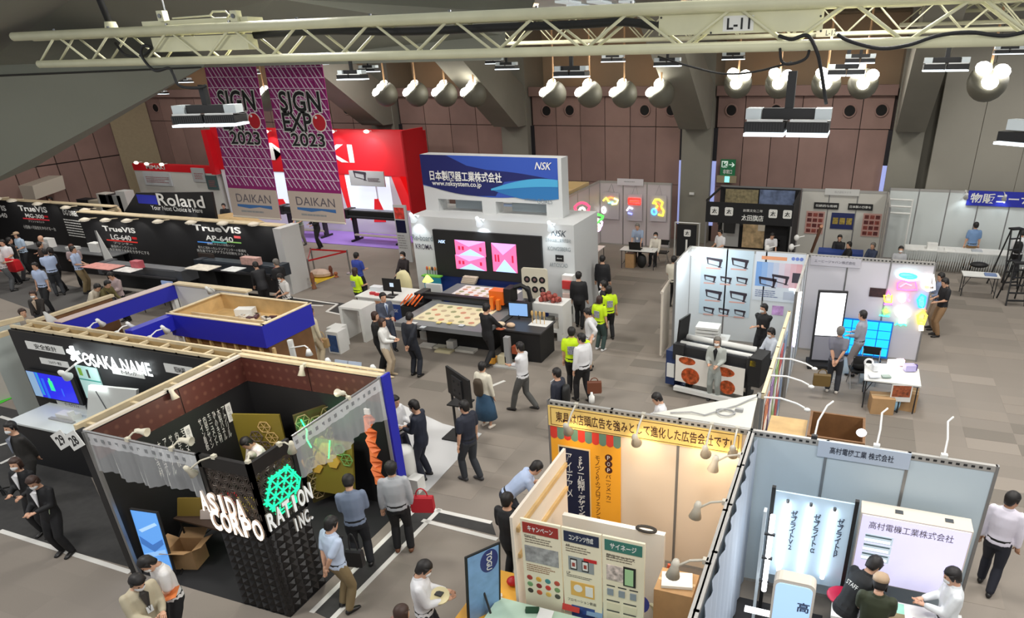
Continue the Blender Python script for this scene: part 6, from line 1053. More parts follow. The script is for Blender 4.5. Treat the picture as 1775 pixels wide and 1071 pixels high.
# ================================================================= blue-edged timber booth (behind 28 / 29)
BLUE = mat((34, 38, 168), .45)
def frame_wall(label, pts_top, h, thick, m, name='timber_wall'): pass
t = thing('blue_header_beam', 'long royal blue header beam running back at the left of the timber booth', 'beam', (-15.3, 10.5, 2.4)); box_('board', BLUE, t, (-15.5, 9.15, 2.35), (-15.3, 12.0, 2.7)); mb = MB(); mb.box((-15.52, 9.15, 2.7), (-15.28, 12.02, 2.72)); ob('top_strip', mb, mat((206, 186, 180), .5), t); box_('post', WHITE, t, (-15.45, 11.9, 0), (-15.33, 12.0, 2.35))
t = thing('blue_header_beam', 'short royal blue header beam left of the big blue tray', 'beam', (-13.4, 9.7, 2.4)); box_('board', BLUE, t, (-13.5, 9.2, 2.4), (-13.3, 10.3, 2.72)); box_('post', WHITE, t, (-13.45, 10.2, 0), (-13.35, 10.3, 2.4))
t = thing('white_panel_wall', 'white panel wall with small lettering behind the blue header beams', 'booth wall', (-14.3, 12, 0)); gq = FY(-15.3, 12.0); rectpart('panel', gq, (0, 0, 2.2, 2.7), WHITE, t, -.1, 0); box_('top_rail', WOODL, t, (-15.3, 11.95, 2.7), (-13.0, 12.15, 2.74)); text('日本初の水性塗料', gq, (.9, 2.25, 1.5, 2.36), GL, t, .01); text('環境対応型', gq, (.6, 2.1, 1.3, 2.2), GL, t, .01)
# timber framed tray with blue fascia
t = thing('blue_fascia_box', 'large open plywood box with royal blue fascia and scraps inside', 'roof box', (-12, 11, 2.7))
BX = (-13.45, -10.9, 10.2, 11.65); zb, zt3 = 2.36, 2.74
for nm, a_, b_, m_ in (('floor_board', (BX[0], BX[2], zb), (BX[1], BX[3], zb + .03), WOOD), ('fascia', (BX[0], BX[2] - .03, zb - .1), (BX[1] + .03, BX[2], zt3), BLUE), ('fascia', (BX[1], BX[2], zb - .1), (BX[1] + .03, BX[3], zt3), BLUE), ('side_board', (BX[0], BX[3], zb), (BX[1], BX[3] + .03, zt3), WOOD), ('side_board', (BX[0] - .03, BX[2], zb), (BX[0], BX[3] + .03, zt3), WOOD), ('inner_board', (BX[0], BX[2], zb), (BX[1], BX[2] + .02, zt3), WOOD), ('inner_board', (BX[1] - .02, BX[2], zb), (BX[1], BX[3], zt3), WOOD), ('rim', (BX[0] - .03, BX[2] - .03, zt3), (BX[1] + .03, BX[2] + .05, zt3 + .02), WOODL), ('rim', (BX[1] - .05, BX[2], zt3), (BX[1] + .03, BX[3] + .03, zt3 + .02), WOODL), ('rim', (BX[0] - .03, BX[3] - .04, zt3), (BX[1], BX[3] + .03, zt3 + .02), WOODL), ('rim', (BX[0] - .03, BX[2], zt3), (BX[0] + .04, BX[3], zt3 + .02), WOODL), ('divider', (BX[0], 10.75, zb), (BX[1], 10.78, zt3 - .15), WOODL)): mb = MB(); mb.box(a_, b_); ob(nm, mb, m_, t)
for k in range(6): mb = MB(); x = BX[0] + .35 + k * .42; mb.box((x, BX[2] + .02, zb), (x + .04, BX[2] + .1, zt3)); ob('stud', mb, WOODL, t)
rd = random.Random(3)
for k in range(26): c_ = V3((rd.uniform(-12.6, -11.2), rd.uniform(10.9, 11.45), zb + .06)); prop('scrap', 'small scrap lying in the open plywood box', 'scrap', mat(((80, 50, 60), (206, 200, 190), (60, 50, 50), (190, 170, 140))[k % 4], .6), lambda mb: mb.obox(c_, V3((math.cos(k), math.sin(k), 0)), V3((-math.sin(k), math.cos(k), 0)), Z_, rd.uniform(.04, .1), .04, .03), 'scraps in the open plywood box')
prop('white_pack', 'white pack among the scraps in the open plywood box', 'pack', WHITE, lambda mb: mb.obox(V3((-12.55, 11.4, zb + .12)), V3((.9, .3, 0)).normalized(), V3((-.3, .9, 0)).normalized(), Z_, .2, .12, .08)); prop('plastic_sheet', 'clear plastic sheet crumpled at the right of the open plywood box', 'sheet', mat((206, 204, 196), .2), lambda mb: mb.ball(V3((-11.3, 11.2, zb + .1)), .3, .25, .08, 9, 5))
t = thing('plywood_wall', 'plywood wall with timber studs under the blue fascia box', 'booth wall', (-12, 9.6, 0)); box_('board', WOODD, t, (-13.3, 10.3, 0), (-10.95, 10.34, 2.24))
for k in range(8): mb = MB(); x = -13.2 + k * .34; mb.box((x, 10.24, 0), (x + .05, 10.3, 2.24)); ob('stud', mb, WOOD, t)
box_('board', WOODD, t, (-11.0, 10.34, 0), (-10.96, 11.6, 2.24))
# double timber wall between booths: y 8.65 .. 9.05
t = thing('double_timber_wall', 'ladder-like double timber wall behind the black counter booth', 'booth wall', (-13.3, 8.85, 0)); x0, x1 = -16.25, -10.3
for y in (8.72, 9.05): box_('top_rail', WOODL, t, (x0, y, 2.64), (x1, y + .05, 2.7)); mb = MB(); mb.box((x0, y, 0), (x1, y + .015, 2.64)); ob('board', mb, WOOD if y > 9 else BKW, t)
for k in range(11): x = x0 + .15 + k * .56; box_('cross_piece', WOODL, t, (x, 8.72, 2.6), (x + .05, 9.08, 2.65)); box_('stud', WOODL, t, (x, 8.8, 0), (x + .05, 8.86, 2.6))
t = thing('timber_side_wall', 'plywood side wall at the left end of the double timber wall', 'booth wall', (-16.2, 10, 0)); box_('board', WOODD, t, (-16.25, 9.1, 0), (-16.2, 11.0, 2.6)); box_('top_rail', WOODL, t, (-16.28, 9.1, 2.6), (-16.17, 11.05, 2.66)); mb = MB(); mb.prism([(-15.75, 9.15, 1.9), (-15.75, 9.15, 2.9), (-15.3, 9.6, 2.1)], (.03, .03, 0)); ob('white_panel', mb, WHITE, t)
for i, (x, y) in enumerate(((-14.4, 9.35), (-13.6, 9.4), (-14.0, 11.8), (-12.7, 9.45))): arm_spot('white spotlight behind the double timber wall, %s' % ('left', 'second', 'far one under the white panel wall', 'right')[i], (x, 9.1 if i != 2 else 11.95, 2.7), (x, y, 2.75), (0, .5, -.85), WHITE, .9)
# black counter booth 29
g = FY(-16.25, 8.66); L29 = 5.9; t29 = thing('black_booth_wall', 'black booth wall with glowing white letters and blue thermal screen', 'booth wall', (-13.3, 8.7, 0)); rectpart('wall', g, (0, 0, L29, 2.62), BKW, t29, -.04, 0)
LW_ = mat((250, 255, 255), .3, emit=2.6)
text('OSAKA NAME', g, (g.px(147, 617)[0], g.px(205, 640)[1], g.px(267, 640)[0], g.px(205, 618)[1]), LW_, t29, .06, bold=.02)
mb = MB(); cc = g.px(132, 612); 
for a_ in range(5): q = a_ * 1.257 + .3; mb.obox(g.p(cc[0] + .07 * math.cos(q), cc[1] + .07 * math.sin(q), .05), g.u * math.cos(q) + g.v * math.sin(q), g.v * math.cos(q) - g.u * math.sin(q), g.n, .1, .035, .02)
ob('glowing_emblem', mb, LW_, t29); area('letter_glow', g.p(2.6, 2.15, .35), .8, 5, (.9, 1, 1), (0, 1, -.2))
for bb, s in (((49, 599, 109, 607), '安全設計'), ((73, 626, 118, 632), 'フルカラー表示'), ((197, 643, 249, 650), 'オールインワン'), ((288, 637, 335, 646), '短納期'), ((102, 699, 148, 705), 'サーモグラフィ')):
    b4 = g.bb(*bb); h = (b4[3] - b4[1]); b4 = (b4[0], b4[1] - h * .2, b4[2], b4[3] + h * .4); rectpart('lettered_plate', g, b4, WHITE, t29, 0, .015); text(s, g, (b4[0] + .25, b4[1] + .03, b4[2] - .2, b4[3] - .03), BLACK, t29, .018, bold=.01)
tvp = thing('television', 'wall television showing blue and green thermal image', 'television', g.p(1.2, 1.3)); b4 = (g.px(62, 665)[0], g.px(98, 688)[1], g.px(134, 672)[0], g.px(98, 648)[1]); rectpart('case', g, (b4[0] - .03, b4[1] - .03, b4[2] + .12, b4[3] + .03), BLACK, tvp, .02, .08); rectpart('screen', g, b4, mat((20, 24, 190), .3, emit=.9), tvp, .08, .085); w, h = b4[2] - b4[0], b4[3] - b4[1]
for a_, b_, c_, d_, c in ((0, 0, .18, 1, (120, 150, 180)), (.2, .1, .26, 1, (30, 130, 190)), (.45, .35, .55, .75, (40, 200, 160)), (.48, .5, .52, .85, (90, 230, 120)), (.3, .0, .36, .8, (20, 90, 210)), (.7, .2, .73, .5, (40, 90, 220))): rectpart('thermal_patch', g, (b4[0] + w * a_, b4[1] + h * b_, b4[0] + w * c_, b4[1] + h * d_), mat(c, .3, emit=.7), tvp, .085, .088)
b4 = (g.px(140, 655)[0], g.px(160, 690)[1], g.px(175, 655)[0], g.px(158, 636)[1]); p_ = thing('lit_poster', 'pale green lit poster beside the television', 'poster', g.p(2, 1.3)); rectpart('sheet', g, b4, mat((170, 205, 200), .4, emit=.25), p_, .01, .03); rectpart('green_picture', g, (b4[0] + .06, b4[3] - .22, b4[0] + .16, b4[3] - .05), mat((130, 180, 60), .5), p_, .03, .033); rectpart('dark_picture', g, (b4[0] + .3, b4[3] - .25, b4[0] + .36, b4[3] - .06), mat((60, 70, 60), .5), p_, .03, .033); rectpart('line', g, (b4[0], b4[3] - .32, b4[2], b4[3] - .29), mat((70, 160, 150), .5), p_, .03, .033)
CTR = thing('black_counter', 'black counter with white top in the black booth at left', 'counter', (-15, 8.3, 0)); box_('body', BKW, CTR, (-15.75, 7.75, 0), (-13.1, 8.6, .96)); mb = MB(); mb.box((-15.78, 7.72, .96), (-13.08, 8.62, 1.0)); ob('counter_top', mb, mat((206, 212, 210), .4), CTR)
prop('white_device', 'white boxy device on the white counter top at left', 'device', WHITE, lambda mb: (mb.box((-14.9, 8.15, 1), (-14.4, 8.35, 1.1)), mb.box((-14.5, 8.15, 1.1), (-14.42, 8.25, 1.2)))); prop('grey_device_base', 'flat grey tray at the foot of the white device', 'tray', GREYF, lambda mb: mb.box((-15.0, 8.05, 1.0), (-14.3, 8.13, 1.03)))
t = thing('white_slant_panel', 'white slanted display panel in the corner of the black booth', 'display board', (-13.5, 8.3, 0)); mb = MB(); pp = [PY(153, 668, 8.3), PY(236, 676, 8.3), PY(236, 700, 8.3), PY(205, 740, 8.3), PY(150, 735, 8.3)]; mb.prism(pp, (0, .06, .0)); ob('board', mb, mat((206, 208, 204), .5), t); tube_('arm', STEEL, t, PY(166, 678, 8.2), PY(185, 710, 8.2), .012, n=5); box_('support', DARK, t, (-13.4, 8.32, 0), (-13.3, 8.38, 1.4))
for i, (x, z) in enumerate(((2.1, 2.2), (5.35, 2.0))): arm_spot('white spotlight on a long arm in the black booth, %s' % ('left', 'right')[i], g.p(x + .35, z + .15, .1), g.p(x, z - .1, .5), (-.3, .6, -.7), WHITE, 1.3)
mb = MB(); mb.box((-10.5, 5.9, 0), (-10.3, 8.7, 2.6)); ps_ = thing('timber_side_wall', 'timber-framed outer wall left of the lattice tower booth', 'booth wall', (-10.6, 7.2, 0)); ob('board', mb, BKW, ps_)
box_('top_rail', WOODL, ps_, (-10.55, 5.95, 2.6), (-10.48, 8.7, 2.7))
for k in range(4): y = 6.1 + k * .75; box_('cross_piece', WOODL, ps_, (-10.5, y, 2.6), (-10.28, y + .06, 2.66))
# ================================================================= lattice tower booth 28
AX0, AX1, AY0, AY1 = -10.22, -7.1, 5.87, 8.93
BROWN = mat((86, 40, 30), .6)
def star_mat():
    m = bpy.data.materials.new('material'); m.use_nodes = True; nt = m.node_tree; b = nt.nodes['Principled BSDF']; b.inputs['Roughness'].default_value = .6
    tc = nt.nodes.new('ShaderNodeTexCoord'); v = nt.nodes.new('ShaderNodeTexVoronoi'); v.inputs['Scale'].default_value = 5.5; v.inputs['Randomness'].default_value = 0; nt.links.new(tc.outputs['Object'], v.inputs['Vector'])
    r = nt.nodes.new('ShaderNodeValToRGB'); r.color_ramp.elements[0].color = (*lin((160, 112, 92)), 1); r.color_ramp.elements[1].color = (*lin((74, 32, 24)), 1); r.color_ramp.elements[1].position = .42; nt.links.new(v.outputs['Distance'], r.inputs[0]); nt.links.new(r.outputs[0], b.inputs['Base Color']); return m
STAR = star_mat()
aw = thing('pattern_wall', 'black inner wall with brown star-patterned band and white vertical lettering', 'booth wall', (AX0, 7.4, 0)); g = FXp(AX0 + .05, AY0)
rectpart('wall', g, (0, 0, AY1 - AY0, 2.68), BKW, aw, -.06, 0); rectpart('pattern_band', g, (0, 2.2, (AY1 - AY0) * .52, 2.66), STAR, aw, 0, .012); rectpart('pattern_band', g, ((AY1 - AY0) * .52 + .02, 2.2, AY1 - AY0, 2.66), STAR, aw, 0, .012); mb = MB(); g.rect(mb, 0, 2.68, AY1 - AY0, 2.72, -.06, .01); ob('top_rail', mb, CREAMW, aw)
cols = ['ひのき材', '木製パネル', 'アクリル', 'サイン看板', '内装デザイン', 'モニュメント']
for k in range(6):
    x_ = 256 + k * 9.3 + 2; a_ = g.px(262 + k * 10.5, 770 - k * 5.2); u = a_[0]; ztp = 1.98 + .0 * k; text(cols[k], g, (u - .035, ztp - .62 - .04 * (k % 3), u + .035, ztp), CR, aw, .008, vertical=True)
for k in range(6):
    u = g.px(340 + k * 8.2, 712 - k * 4)[0]; text(cols[(k + 3) % 6], g, (u - .035, 1.35, u + .035, 1.98), CR, aw, .008, vertical=True)
for u in (g.px(319, 728)[0], g.px(391, 692)[0]): rectpart('white_label', g, (u - .06, 1.62, u + .06, 1.98), WHITE, aw, .004, .01); text('施工品', g, (u - .035, 1.66, u + .035, 1.94), GREYF, aw, .012, vertical=True)
ab = thing('pattern_wall', 'black rear wall of the tower booth with brown star-patterned band', 'booth wall', (-8.6, AY1, 0)); g = FY(AX0, AY1 - .05); L_ = AX1 - AX0; rectpart('wall', g, (0, 0, L_, 2.68), BKW, ab, -.06, 0)
for k in range(2): rectpart('pattern_band', g, (L_ * k / 2 + .01, 2.2, L_ * (k + 1) / 2 - .01, 2.66), STAR, ab, 0, .012)
mb = MB(); g.rect(mb, 0, 2.68, L_, 2.73, -.1, .01); ob('top_rail', mb, WOODL, ab)
tube_('top_pole', WOODL, ab, (AX0, AY1 + .06, 2.76), (AX1, AY1 + .06, 2.76), .025, n=6)
tb = thing('blue_edge_post', 'tall royal blue wall edge at the far right corner of the tower booth', 'post', (AX1, AY1, 0)); box_('blue_panel', BLUE, tb, (AX1 + .02, AY1 - .1, 0), (AX1 + .06, AY1 + .12, 2.72)); box_('post', GREYF, tb, (AX1 - .04, AY1 - .12, 0), (AX1 + .02, AY1 + .1, 2.72))
fp_ = thing('front_post', 'black and grey corner post of the tower booth under the number plates', 'post', (AX0, AY0, 0)); box_('post', BKW, fp_, (AX0 - .12, AY0 - .05, 0), (AX0, AY0 + .08, 2.7)); box_('post', ALU, fp_, (AX0 + .01, AY0 - .05, 0), (AX0 + .07, AY0, 2.7))
# rails and sheer curtains
CURT = mat((206, 208, 210), .8, alpha=.42); CBAND = mat((216, 218, 220), .7, alpha=.75)
def curtain(label, p0, p1, drop):
    p0, p1 = V3(p0), V3(p1); t = thing('sheer_curtain', label, 'curtain', (p0 + p1) / 2); d = (p1 - p0); L = d.length; d.normalize(); nn = d.cross(Z_); mb = MB(); N = 70
    rows = []
    for j, z in enumerate((-.02, -.22, -drop * .6, -drop)):
        rows.append([p0 + d * (L * i / N) + nn * (.008 + .012 * j * math.sin(i * .4) + .006 * j * math.sin(i * 1.3)) + Z_ * (z + (.05 * math.sin(i * .13 + 1) if j == 3 else 0)) for i in range(N + 1)])
    for j, (nm, m_) in enumerate((('header_band', CBAND), ('cloth', CURT))):
        mb = MB(); rr_ = rows[:2] if j == 0 else rows[1:]
        for q in range(len(rr_) - 1): mb.add(rr_[q] + rr_[q + 1], [(i, i + 1, N + 2 + i, N + 1 + i) for i in range(N)])
        ob(nm, mb, m_, t, True)
    mb = MB(); k = .06
    while k < L - .1: c = p0 + d * k + nn * .012 - Z_ * .12; mb.obox(c, d, Z_, nn, .025, .03, .004); k += .145
    ob('band_squares', mb, mat((130, 132, 134), .7), t, stuff=True); tube_('rail', ALU, t, p0, p1, .018, n=6); return t
xT = PZ(335, 789, 2.7).x; yT = PZ(503, 756, 2.7).y
curtain('sheer white curtain across the front left of the tower booth', (AX0, AY0, 2.7), (xT, AY0, 2.7), .72); curtain('sheer white curtain along the right side of the tower booth', (AX1, yT, 2.7), (AX1, AY1 - .1, 2.7), .75)
# the tower
tw = thing('lattice_tower', 'black corner tower with star lattice top and glowing company letters', 'tower', (AX1, AY0, 0)); W1_, W2_ = AX1 - xT, yT - AY0
BK3 = mat((26, 24, 24), .45); fa = FY(xT, AY0); fb = FXp(AX1, AY0)
for fr_, W_ in ((fa, W1_), (fb, W2_)):
    rectpart('lower_wall', fr_, (0, 0, W_, 1.5), BK3, tw, -.06, -.02)
    for q in ((0, 1.5, W_, 1.56), (0, 2.5, W_, 2.7), (0, 1.5, .06, 2.7), (W_ - .06, 1.5, W_, 2.7)): rectpart('frame', fr_, q, BK3, tw, -.06, 0)
    mb = MB(); s = .155; hh = s * .866; nr = int(1.0 / hh) + 1; nc = int(W_ / s) + 1
    for r in range(nr):
        for c in range(nc):
            cx, cz = c * s + (s / 2 if r % 2 else 0), 1.52 + r * hh
            if cx > W_ - .02 or cz > 2.53: continue
            for k in range(6):
                q = math.pi / 3 * k; ex, ez = cx + s * .577 * math.cos(q + math.pi / 6), cz + s * .577 * math.sin(q + math.pi / 6)
                if 0 < ex < W_ and 1.5 < ez < 2.55: mb.tube(fr_.p(cx, cz, -.03), fr_.p(ex, ez, -.03), .009, n=4, caps=False)
            for k in range(3):
                q = math.pi / 3 * k; ex, ez = cx + s * math.cos(q), cz + s * math.sin(q)
                if 0 < ex < W_ and 1.5 < ez < 2.55: mb.tube(fr_.p(cx, cz, -.03), fr_.p(ex, ez, -.03), .011, n=4, caps=False)
    ob('star_lattice', mb, mat((62, 52, 46), .5), tw, stuff=True)
    # relief tiles
    tn = max(4, int(W_ / .12)); tm_ = None
    for i in range(tn):
        for j in range(11):
            w_ = W_ / tn; h_ = 1.48 / 11; a = fr_.p(i * w_ + .005, .01 + j * h_, -.02); b = fr_.p((i + 1) * w_ - .005, .01 + j * h_, -.02); c = fr_.p((i + 1) * w_ - .005, (j + 1) * h_ - .0, -.02); d = fr_.p(i * w_ + .005, (j + 1) * h_, -.02); top = fr_.p((i + .5) * w_, (j + .35 + .3 * (i % 2)) * h_, .03)
            mb = MB(); mb.add([a, b, c, d, top], [(0, 1, 4), (1, 2, 4), (2, 3, 4), (3, 0, 4)]); ob('relief_tile', mb, BK3, tw)
LET = mat((255, 236, 218), .3, emit=1.1); SIDE = mat((150, 140, 130), .5)
def lets(s, fr_, bb, m=LET):
    w_ = (bb[2] - bb[0]) / len(s)
    for k, ch in enumerate(s):
        if ch == ' ': continue
        q = (bb[0] + k * w_ + .008, bb[1], bb[0] + (k + 1) * w_ - .008, bb[3]); 
        if ch == '.': q = (q[0], q[1], q[0] + .05, q[1] + .05)
        if ch == 'I': q = (q[0] + w_ * .28, q[1], q[2] - w_ * .28, q[3])
        text(ch, fr_, q, SIDE, tw, .035, 'letter_edge', bold=.05); text(ch, fr_, q, m, tw, .06, 'letter_face', bold=.035)
def zz(fr_, x, y): return fr_.px(x, y)
a1, a2 = zz(fa, 352, 865), zz(fa, 425, 865); lets('ASIDA', fa, (a1[0], zz(fa, 388, 888)[1], a2[0], zz(fa, 388, 855)[1]))
lets('CORPO', fa, (zz(fa, 372, 900)[0], zz(fa, 412, 922)[1], W1_ + .0, zz(fa, 412, 889)[1]))
lets('RATION', fb, (.0, zz(fb, 492, 898)[1], zz(fb, 536, 850)[0], zz(fb, 492, 864)[1]), mat((220, 222, 220), .4, emit=.35)); lets('INC.', fb, (zz(fb, 502, 905)[0], zz(fb, 520, 912)[1], zz(fb, 540, 890)[0] + .02, zz(fb, 520, 886)[1]), mat((210, 212, 210), .4, emit=.3))
GRN = mat((30, 220, 150), .4, emit=1.3); cg = zz(fb, 492, 850); mb = MB()
for i in range(-2, 3):
    for j in range(-2, 3):
        cx, cz = cg[0] + .155 * (i + .5 * (j % 2)), cg[1] + .134 * j
        if math.hypot(cx - cg[0], cz - cg[1]) > .36: continue
        for k in range(6): q = math.pi / 3 * k; mb.tube(fb.p(cx, cz, -.015), fb.p(cx + .07 * math.cos(q), cz + .07 * math.sin(q), -.015), .013, n=4)
ob('green_lit_stars', mb, GRN, tw); mb = MB(); mb.path([fb.p(cg[0] + .34 * math.cos(q), cg[1] + .36 * math.sin(q), 0) for q in (math.pi / 3 * k for k in range(7))], .014, 5); ob('green_hexagon', mb, GRN, tw)
mb = MB(); mb.box((AX0, AY0, .001), (AX1, AY1, .006)); o = ob('black_carpet', mb, mat((28, 28, 30), .9), floor)
# interior goods
GOLD = mat((126, 112, 40), .45); GOLD2 = mat((206, 160, 70), .4); LATT = mat((150, 130, 90), .5)
def hexring(mb, c, u, v, r, rr_=.012): mb.path([c + u * (r * math.cos(q)) + v * (r * math.sin(q)) for q in (math.pi / 3 * k for k in range(7))], rr_, 4); [mb.tube(c, c + u * (r * math.cos(math.pi / 3 * k)) + v * (r * math.sin(math.pi / 3 * k)), rr_ * .6, n=4) for k in range(6)]
t = thing('gold_panel', 'upright olive gold panel with lattice hexagons behind the seated man', 'display board', (-9.2, 8.3, 0)); g = Frame(PZ(412, 780, .9) + V3((.16, -.1, 0)), V3((.96, .28, 0)).normalized(), Z_); g.o.z = 0; rectpart('board', g, (0, .3, .95, 1.75), GOLD, t, -.04, 0)
for i, (a_, b_) in enumerate(((.62, 1.5), (.42, 1.3), (.72, 1.28), (.55, 1.08), (.8, 1.06), (.35, 1.02))): mb = MB(); hexring(mb, g.p(a_, b_, .02), g.u, g.v, .12); ob('hexagon_lattice', mb, mat(((196, 168, 110), (110, 96, 86))[i % 2], .5), t)
t = thing('gold_panel', 'low gold hexagon tiles with green light at the rear of the tower booth', 'display board', (-8.3, 8.4, 0)); g = Frame((-8.9, 8.5, .95), V3((1, .06, 0)).normalized(), V3((0, .2, 1)).normalized()); rectpart('board', g, (.1, -.6, 1.1, .45), GOLD, t, -.05, 0)
for i, (a_, b_) in enumerate(((.2, .2), (.45, .08), (.33, -.1), (.15, -.05), (.55, .26), (.7, .05))): mb = MB(); mb.prism([g.p(a_ + .14 * math.cos(math.pi / 3 * k), b_ + .14 * math.sin(math.pi / 3 * k), 0) for k in range(6)], g.n * .03); ob('hexagon_tile', mb, GOLD2, t)
for a_, b_ in ((.85, .3), (1.0, .12)): mb = MB(); hexring(mb, g.p(a_, b_, .03), g.u, g.v, .12); ob('hexagon_lattice', mb, mat((110, 150, 80), .5), t)
mb = MB(); mb.tube(g.p(.62, .1, .03), g.p(.66, .45, .03), .012); ob('green_light_line', mb, mat((40, 255, 120), .3, emit=3), t)
t = thing('hexagon_screen', 'standing screen of lattice hexagons with green light at the right opening', 'display board', (-7.6, 7.9, 0)); g = Frame(PZ(572, 880, 0) + V3((-.28, -.08, 0)), V3((.45, .89, 0)).normalized(), Z_, V3((.89, -.45, 0)).normalized()); rectpart('board', g, (0, .1, .95, 1.95), mat((74, 66, 30), .5), t, -.05, 0)
rdh = random.Random(4)
for j in range(8):
    for i in range(4):
        a_, b_ = .12 + i * .235, .3 + j * .215 + (.11 if i % 2 else 0)
        if b_ > 1.9: continue
        if (i, j) in ((1, 3), (1, 4), (2, 4)): mb = MB(); mb.prism([g.p(a_ + .13 * math.cos(math.pi / 3 * k), b_ + .13 * math.sin(math.pi / 3 * k), 0) for k in range(6)], g.n * .03); ob('hexagon_tile', mb, GOLD2, t)
        elif rdh.random() < .8: mb = MB(); hexring(mb, g.p(a_, b_, .03), g.u, g.v, .13); ob('hexagon_lattice', mb, LATT, t)
mb = MB(); mb.path([g.p(.1, 1.85, .03), g.p(.16, 1.6, .03), g.p(.12, 1.45, .03), g.p(.17, 1.25, .03)], .014, 5); ob('green_light_line', mb, mat((40, 255, 120), .3, emit=4), t); pl2 = bpy.data.lights.new('green_lamp', 'POINT'); pl2.energy = 6; pl2.color = (.1, 1, .4); pl2.shadow_soft_size = .1; o = bpy.data.objects.new('green_lamp', pl2); o.location = g.p(.15, 1.55, .25); COL.objects.link(o)
for (x, y, z, p) in ((-9.4, 7.6, 2.55, 16), (-7.9, 7.9, 2.55, 16), (-8.8, 6.5, 2.5, 8)):
    l_ = bpy.data.lights.new('booth_bulb', 'POINT'); l_.energy = p; l_.color = (1, .85, .7); l_.shadow_soft_size = .1; o = bpy.data.objects.new('booth_bulb', l_); o.location = (x, y, z); COL.objects.link(o)
t = thing('orange_twist', 'twisted orange paper-like ornament hanging beside the hexagon screen', 'ornament', PZ(650, 800, 1.3)); c_ = V3((-7.25, 8.55, 0)); mb = MB(); prev = []
for k in range(15): z = 2.1 - k * .1; q = k * .7; prev.append([c_ + V3((.09 * math.cos(q + j * 2.1) * (1 + .5 * (k % 2)), .09 * math.sin(q + j * 2.1), z)) for j in range(3)])
mb.rings(prev); ob('folded_sheet', mb, mat((230, 120, 60), .5), t); mb = MB(); mb.box(c_ + V3((-.05, -.02, 2.12)), c_ + V3((.05, .02, 2.22))); ob('white_tag', mb, WHITE, t)
table('low table with red and gold goods inside the tower booth', -9.9, 6.5, -8.7, 7.3, .75, mat((60, 44, 34), .5), BLACK)
for i, (x, y, c, s) in enumerate(((-9.3, 7.15, (190, 30, 36), .14), (-9.55, 7.0, (220, 200, 190), .12), (-9.1, 6.75, (150, 30, 34), .12), (-9.35, 6.7, (206, 190, 180), .1), (-9.7, 6.7, (120, 100, 40), .2), (-8.9, 7.1, (180, 160, 60), .15))): prop('ornament', 'ornament on the low table in the tower booth, %s' % ('upright red sheet', 'pale flower-like one', 'small red one', 'small pale one', 'olive board', 'gold board')[i], 'ornament', mat(c, .5), lambda mb: mb.obox(V3((x, y, .75 + s * .7)), V3((.9, .3, 0)).normalized(), V3((0, .3, .9)).normalized(), V3((-.2, .9, -.3)).normalized(), s, s * .8, .02))
t = thing('blue_monitor', 'tall pale blue screen with folded ribbon picture leaning at the booth opening', 'display', PZ(285, 960, .3)); g = Frame(PZ(254, 972, .25), V3((1, .12, 0)).normalized(), V3((0, .05, 1)).normalized()); rectpart('case', g, (-.02, -.2, .5, 1.0), DARK, t, -.04, 0); rectpart('screen', g, (0, -.1, .48, .98), mat((90, 150, 220), .3, emit=.7), t, 0, .006)
for pts, c in ((((.02, .35), (.24, .22), (.46, .4), (.46, .5), (.24, .36), (.02, .5)), (60, 110, 180)), (((.05, .62), (.4, .8), (.44, .76), (.1, .58)), (170, 205, 240)), (((.02, .15), (.46, .3), (.46, .22), (.02, .06)), (140, 185, 235))): mb = MB(); g.poly(mb, pts, .006, .009); ob('ribbon_picture', mb, mat(c, .3, emit=.6), t)
c_ = PZ(332, 975, 0); carton('open brown carton on the black floor of the tower booth', c_, .42, .36, .38, .3, True)
prop('table_legs', 'thin black folding stand next to the open carton', 'stand', BLACK, lambda mb: (mb.tube(c_ + V3((-.35, -.1, 0)), c_ + V3((-.3, .25, .5)), .015), mb.tube(c_ + V3((-.35, .25, 0)), c_ + V3((.1, -.3, .02)), .015)))
for i, (base, head, aim) in enumerate((((AX0 + .9, AY0, 2.72), (AX0 + 1.0, AY0 + .15, 2.78), (.95, .2, -.1)), ((AX0 + 1.75, AY0, 2.72), (AX0 + 1.85, AY0 + .15, 2.78), (.95, .2, -.1)), ((AX1, yT + 1.3, 2.72), (AX1 - .12, yT + 1.3, 2.78), (-.9, .2, -.2)), ((AX1 - .62, AY0 + .02, 2.72), (AX1 - 1.0, AY0 - .12, 2.5), (.2, .4, -.85)), ((AX1, yT - .25, 2.72), (AX1 + .22, yT - .25, 2.72), (-.2, .1, -.9)), ((AX1 - .05, AY0 + .05, 2.72), (AX1 - .2, AY0 + .25, 2.68), (-.6, .6, -.5)), ((AX0 + .03, 7.3, 2.72), (AX0 + .14, 7.3, 2.68), (.3, 0, -.9)), ((-8.7, AY1 - .05, 2.72), (-8.7, AY1 - .15, 2.66), (0, -.3, -.9)))):
    arm_spot('cream spotlight on the tower booth, %s' % ('on the front rail left', 'on the front rail right', 'on the right curtain rail', 'hanging in front of the letters', 'beside the green star lattice', 'inside the tower corner', 'on the left pattern wall', 'on the rear pattern wall')[i], base, head, aim, mat((206, 200, 180), .5), .9)
# number plates
for i, (s, x0, y0, x1, y1) in enumerate((('29', 89, 745, 122, 780), ('28', 109, 745, 148, 782))):
    c_ = PY((x0 + x1) / 2, (y0 + y1) / 2, AY0 - .1 - .03 * i); g = Frame(c_, V3((.88, 0, .47)).normalized(), V3((-.47, 0, .88)).normalized()); w_ = .34; t = thing('number_plate', 'white plate with black number %s, %s of the two overlapping plates' % (s, ('left', 'right')[i]), 'sign', c_); rectpart('board', g, (-w_ / 2, -.13, w_ / 2, .13), WHITE, t, -.005, .005); text(s, g, (-.1, -.075, .1, .075), BLACK, t, .008, bold=.02)
